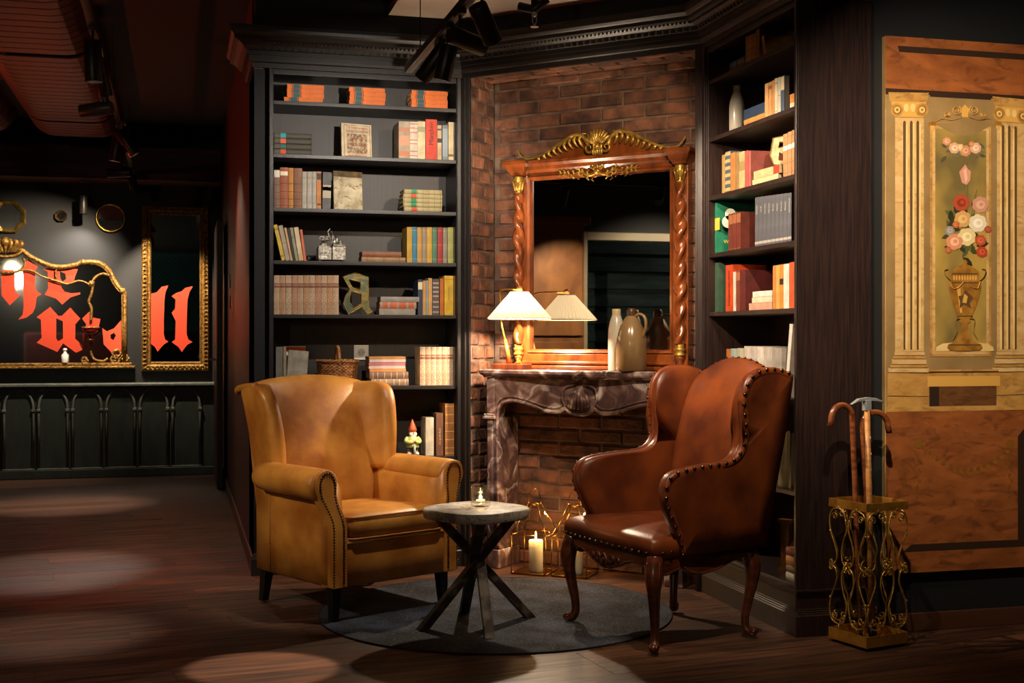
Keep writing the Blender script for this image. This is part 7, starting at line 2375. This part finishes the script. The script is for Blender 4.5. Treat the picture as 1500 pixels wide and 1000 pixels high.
for k in range(-16, 21):
    for s_ in (-1, 1):
        x0 = k * 0.1
        P = []
        for z in (0.05, 1.55):
            P.append((x0 + (z - 0.05) * s_ + (0 if s_ > 0 else 1.5), z))
        (xa, za), (xb, zb_) = P
        # clip to the frame
        pts = []
        for t in [j / 60 for j in range(61)]:
            x = xa + (xb - xa) * t
            if 0.05 <= x <= 1.95:
                pts.append((x, za + (zb_ - za) * t))
        if len(pts) > 2:
            y0 = 0.004 if s_ > 0 else 0.014
            lz.tube([(pts[0][0], y0, pts[0][1]), (pts[-1][0], y0, pts[-1][1])], 0.012, 4)
stuff(lz.build('lattice_slats', m_teal, lt_))

gl_ = thing('globe_lamp', 'opal globe lamp hanging near the rear wall', 'lamp', (-3.2, -2.7, 2.62))
MB().sph((0, 0, 0), 0.13, 18, 12).build('globe', pmat('lit_opal_glass', '#fff0d4', emit=14, emit_col='#ffdca8'), gl_, smooth=True)
MB().tube([(0, 0, 0.12), (0, 0, 0.48)], 0.006, 6).build('cord', m_blackmetal, gl_)
bulb('globe_light', (-3.0, -2.4, 2.4), 120, WARM, 0.12)
# ================================================================ TRACK LIGHTING
m_lens = pmat('lit_lens', '#fff4e0', emit=25, emit_col='#fff0d8')
m_lens_red = pmat('lit_lens_red', '#ff5a38', emit=8, emit_col='#ff4020')
m_can = pmat('black_spot_can', '#2a2622', rough=0.38, metal=0.4)


def track_spot(base, tip, rail_z, label, power=0.0, size=40, blend=0.4, col=WHITE, target=None, rad=0.012, can_r=0.036, lens=True, ln=0.185, group='track spotlights'):
    """cylindrical head from base to tip, hung from the rail above; the lamp sits behind the lens"""
    b0, t0_ = Vector(base), Vector(tip)
    d = (t0_ - b0).normalized()
    t0_ = b0 + d * ln
    o = thing('track_spotlight', label, 'spotlight', M=Matrix.Translation(b0), group=group)
    rel = d * ln
    MB().tube([(0, 0, 0), d * 0.004, rel - d * 0.002, rel, rel, rel - d * 0.03], [can_r * 0.94, can_r, can_r, can_r * 0.98, can_r * 0.93, can_r * 0.92], 20).build('can', m_can, o, smooth=True).data.set_sharp_from_angle(angle=R(40))
    MB().tube([rel - d * 0.03, rel - d * 0.029], can_r * 0.90, 20).build('lens', m_lens if lens else m_can, o)
    pv_ = rel * 0.28
    st = Vector((pv_.x, pv_.y, rail_z - b0.z - 0.004))
    MB().tube([pv_, st], 0.006, 8).build('stem', m_can, o, smooth=True)
    MB().box(st.x - 0.016, st.x + 0.016, st.y - 0.05, st.y + 0.05, st.z - 0.014, st.z + 0.003).build('track_adapter', m_can, o, bevel=0.002)
    if power:
        tgt = Vector(target) if target is not None else t0_ + d
        lo_ = t0_ + d * 0.012
        spot('spot_light', lo_, tgt, power, size, blend, col, rad)
    return o


def at_px(px, py, Z):
    d = ray(px, py)
    s_ = Z / (d.x * math.sin(YAW) + d.y * math.cos(YAW))
    return Vector((0, 0, CAM_H)) + d * s_


def rail(name, x, y0, y1, z, label, hang=3.1):
    t_ = thing(name, label, 'track', (x, y0, z))
    MB().box(-0.018, 0.018, 0, y1 - y0, 0.0, 0.034).build('rail_body', m_can, t_, bevel=0.002)
    MB().box(-0.006, 0.006, 0.01, y1 - y0 - 0.01, -0.001, 0.0).build('rail_slot', m_leg, t_)
    for f_ in (0.12, 0.5, 0.88):
        yy = (y1 - y0) * f_
        MB().tube([(0, yy, 0.034), (0, yy, hang - z)], 0.0025, 6).build('hanger_wire', m_blackmetal, t_)
    return t_


RZ = 2.515
rail('lighting_track', 1.07, 3.4, 6.06, RZ, 'black lighting track hanging in front of the bookcase crown', 3.1)
# heads on the middle track
track_spot(at_px(655, 64, 5.45), at_px(616, 118, 5.50), RZ, 'black track spotlight aimed down at the bookcase, last on its track', 95, 100, 0.6, WHITE, (0.95, 6.75, 1.75), ln=0.19)
track_spot(at_px(659, 66, 5.20), at_px(648, 116, 5.22), RZ, 'black track spotlight hanging straight down', 95, 34, 0.45, WHITE, (0.86, 5.75, 0.5), ln=0.145)
track_spot(at_px(660, 50, 4.95), at_px(714, 72, 5.05), RZ, 'black track spotlight turned sideways towards the fireplace', 270, 66, 0.6, WARM, (2.5, 5.2, 1.6), ln=0.16)
track_spot(at_px(699, 8, 4.60), at_px(722, 60, 4.68), RZ, 'black track spotlight tilted down over the studded armchair', 60, 40, 0.4, WARM, (2.0, 5.05, 0.62), ln=0.15)
# sprinkler and pipe
pz = at_px(783, 14, 5.6)
sk = thing('sprinkler', 'fire sprinkler on a short black pipe below the plaster ceiling', 'sprinkler', M=Matrix.Translation(pz))
MB().tube([(0, 0, 0.02), (0, 0, 0.20)], 0.016, 10).tube([(-0.06, 0.04, 0.02), (0, 0, 0.0), (0.05, -0.03, 0.045)], 0.02, 10).build('pipe', m_can, sk, smooth=True)
MB().lathe([(0.012, -0.03), (0.014, 0.0)], n=12).build('socket', m_steel, sk, smooth=True)
MB().tube([(-0.008, 0, -0.03), (-0.010, 0, -0.05), (-0.002, 0, -0.07)], 0.003, 6).tube([(0.008, 0, -0.03), (0.010, 0, -0.05), (0.002, 0, -0.07)], 0.003, 6).cyl((0, 0), 0.018, -0.078, -0.074, 16).build('deflector', m_steel, sk)
# second track, above the picture's edge, for the chimney and the painted panel
rail('lighting_track', 1.75, 2.0, 4.35, 2.66, 'black lighting track above the armchairs', 3.1)
TG = 'track spotlights'
track_spot((1.75, 4.22, 2.62), (1.78, 4.36, 2.52), 2.66, 'black track spotlight at the end of the track above the armchairs', 155, 60, 0.6, WARM, (1.95, 6.2, 1.85))
track_spot((1.75, 3.1, 2.62), (1.92, 3.18, 2.50), 2.66, 'black track spotlight aimed at the painted panel', 310, 66, 0.9, WARM, (3.28, 4.7, 1.58))
track_spot((1.75, 3.6, 2.62), (1.76, 3.7, 2.48), 2.66, 'black track spotlight aimed at the studded armchair', 110, 52, 0.8, WARM, (2.15, 4.85, 0.5))
track_spot((1.75, 2.5, 2.62), (1.65, 2.6, 2.48), 2.66, 'black track spotlight aimed at the boards in front of the tan armchair', 0, 40, 0.8, WARM, (0.35, 4.7, 0.0))
track_spot((1.75, 3.95, 2.62), (1.62, 4.05, 2.50), 2.66, 'black track spotlight throwing a narrow pool before the tan armchair', 750, 10.5, 0.35, WHITE, (0.31, 4.80, 0.0))
# long track over the passage
PX_ = -0.39
rail('lighting_track', PX_, 4.4, 11.4, 2.66, 'long black lighting track beside the slatted vaults', 3.1)


def on_long(px0, px1, label, pw, tg, sz_, col, ln):
    Z0 = 1.37 * FPX / (HOR - px0[1])
    a_ = at_px(px0[0], px0[1], Z0)
    a_.x = PX_
    b_ = at_px(px1[0], px1[1], Z0)
    track_spot(a_, b_, 2.66, label, pw, sz_, 0.85, col, tg, can_r=0.04, ln=ln)


on_long((142, 60), (138, 121), 'black track spotlight pointing straight down beside the first vault', 170, (-0.52, 5.6, 0.0), 24, WHITE, 0.19)
on_long((178, 158), (126, 162), 'black track spotlight turned flat towards the vaults', 60, (-1.3, 8.3, 2.2), 60, WARM, 0.19)
on_long((172, 195), (168, 234), 'black track spotlight pointing down above the rough header', 210, (-0.66, 7.2, 0.0), 24, WHITE, 0.19)
track_spot((PX_, 9.3, 2.60), (PX_ - 0.05, 9.35, 2.4), 2.66, 'black track spotlight lighting the boards before the gothic counter', 420, 34, 0.8, WHITE, (-0.85, 9.95, 0.0))
track_spot((PX_, 6.5, 2.60), (PX_ + 0.03, 6.55, 2.45), 2.66, 'added red track spotlight tinting the passage floor', 90, 46, 0.9, RED, (-0.3, 6.9, 0.0))  # added red lamp standing in for reflected red on the boards
track_spot((PX_, 8.75, 2.60), (PX_ + 0.1, 8.75, 2.45), 2.66, 'added track spotlight brightening the maroon wall', 70, 90, 0.9, WARM, (0.375, 8.4, 1.4))  # added lamp that lifts the wall's brightness
on_long((190, 252), (156, 254), 'black track spotlight turned flat below the rough header', 300, (-1.4, 12.0, 1.35), 84, WARM, 0.19)
track_spot((PX_, 11.1, 2.60), (PX_ + 0.02, 11.2, 2.45), 2.66, 'small black track spotlight at the end of the passage', 300, 56, 0.6, WARM, (-0.1, 12.0, 1.45), ln=0.12, can_r=0.035)
hx_ = at_px(126, 290, 11.45)
track_spot((hx_.x, 11.75, 2.49), (hx_.x, 11.75, 2.3), 2.615, 'small black spotlight fixed under the rough header', 45, 120, 0.8, WHITE, (hx_.x - 0.2, 11.99, 1.2), ln=0.16, can_r=0.034)
# added track and lamps that brighten the window wall for the overmantel mirror
rail('lighting_track', -2.2, 2.6, 5.6, 2.60, 'added lighting track along the window wall', 3.1)
track_spot((-2.2, 5.2, 2.56), (-2.3, 5.2, 2.44), 2.60, 'added track spotlight brightening the pine cupboard', 170, 70, 0.7, WARM, (-3.3, 4.8, 1.3))
track_spot((-2.2, 3.4, 2.56), (-2.3, 3.4, 2.44), 2.60, 'added track spotlight brightening the cream window', 110, 80, 0.7, WARM, (-3.6, 3.8, 1.5))
track_spot((-2.2, 4.3, 2.56), (-2.1, 4.36, 2.46), 2.60, 'added fill spotlight aimed across the passage at the tan armchair', 210, 24, 0.7, WARM, (0.45, 6.0, 0.45))  # added fill for the outer side of the tan armchair
wl_ = thing('added_wall_lamp', 'added lamp lighting the boarded wall outside', 'lamp', (-5.165, 1.9, 2.9))  # added lamp, brightens the boards behind the window
MB().lathe([(0.09, 0.0), (0.10, 0.02), (0.07, 0.06)], n=20, M=Matrix.Rotation(R(90), 4, 'Y')).build('housing', m_can, wl_, smooth=True)
MB().sph((0.06, 0, 0), 0.06, 14, 8).build('globe', m_lens, wl_, smooth=True)
bulb('added_outside_light', (-4.9, 1.9, 2.7), 40, WHITE, 0.06)
# red gelled lamps that tint the passage
track_spot((-1.2, 6.2, 2.62), (-1.15, 6.35, 2.5), 2.74, 'black track spotlight with red gel near the outer vault', 160, (-0.4), 0.5, RED, (-0.2, 7.6, 0.0)) if False else None
for i, (x, y, z, tx, ty, tz, pw, an) in enumerate(((-2.6, 10.9, 0.95, -0.9, 9.3, 2.9, 120, 70), (-2.6, 7.4, 0.95, -0.9, 7.4, 2.9, 60, 80))):
    u_ = thing('uplighter', ('red gelled floor uplighter by the gothic counter', 'red gelled floor uplighter under the outer vault')[i], 'lamp', (x, y, 0))
    MB().cyl((0, 0), 0.13, 0.0, 0.02, 24).build('base', m_can, u_, bevel=0.004)
    MB().cyl((0, 0), 0.014, 0.02, z - 0.1, 10).build('pole', m_can, u_, smooth=True)
    MB().lathe([(0.02, z - 0.10), (0.07, z - 0.06), (0.08, z - 0.01)], n=20, cap=False).build('shade', m_can, u_, smooth=True)
    MB().cyl((0, 0), 0.06, z - 0.03, z - 0.026, 18).build('lens', m_lens_red, u_)
    spot('red_uplight', (x, y, z), (tx, ty, tz), pw, an, 0.6, RED, 0.05)
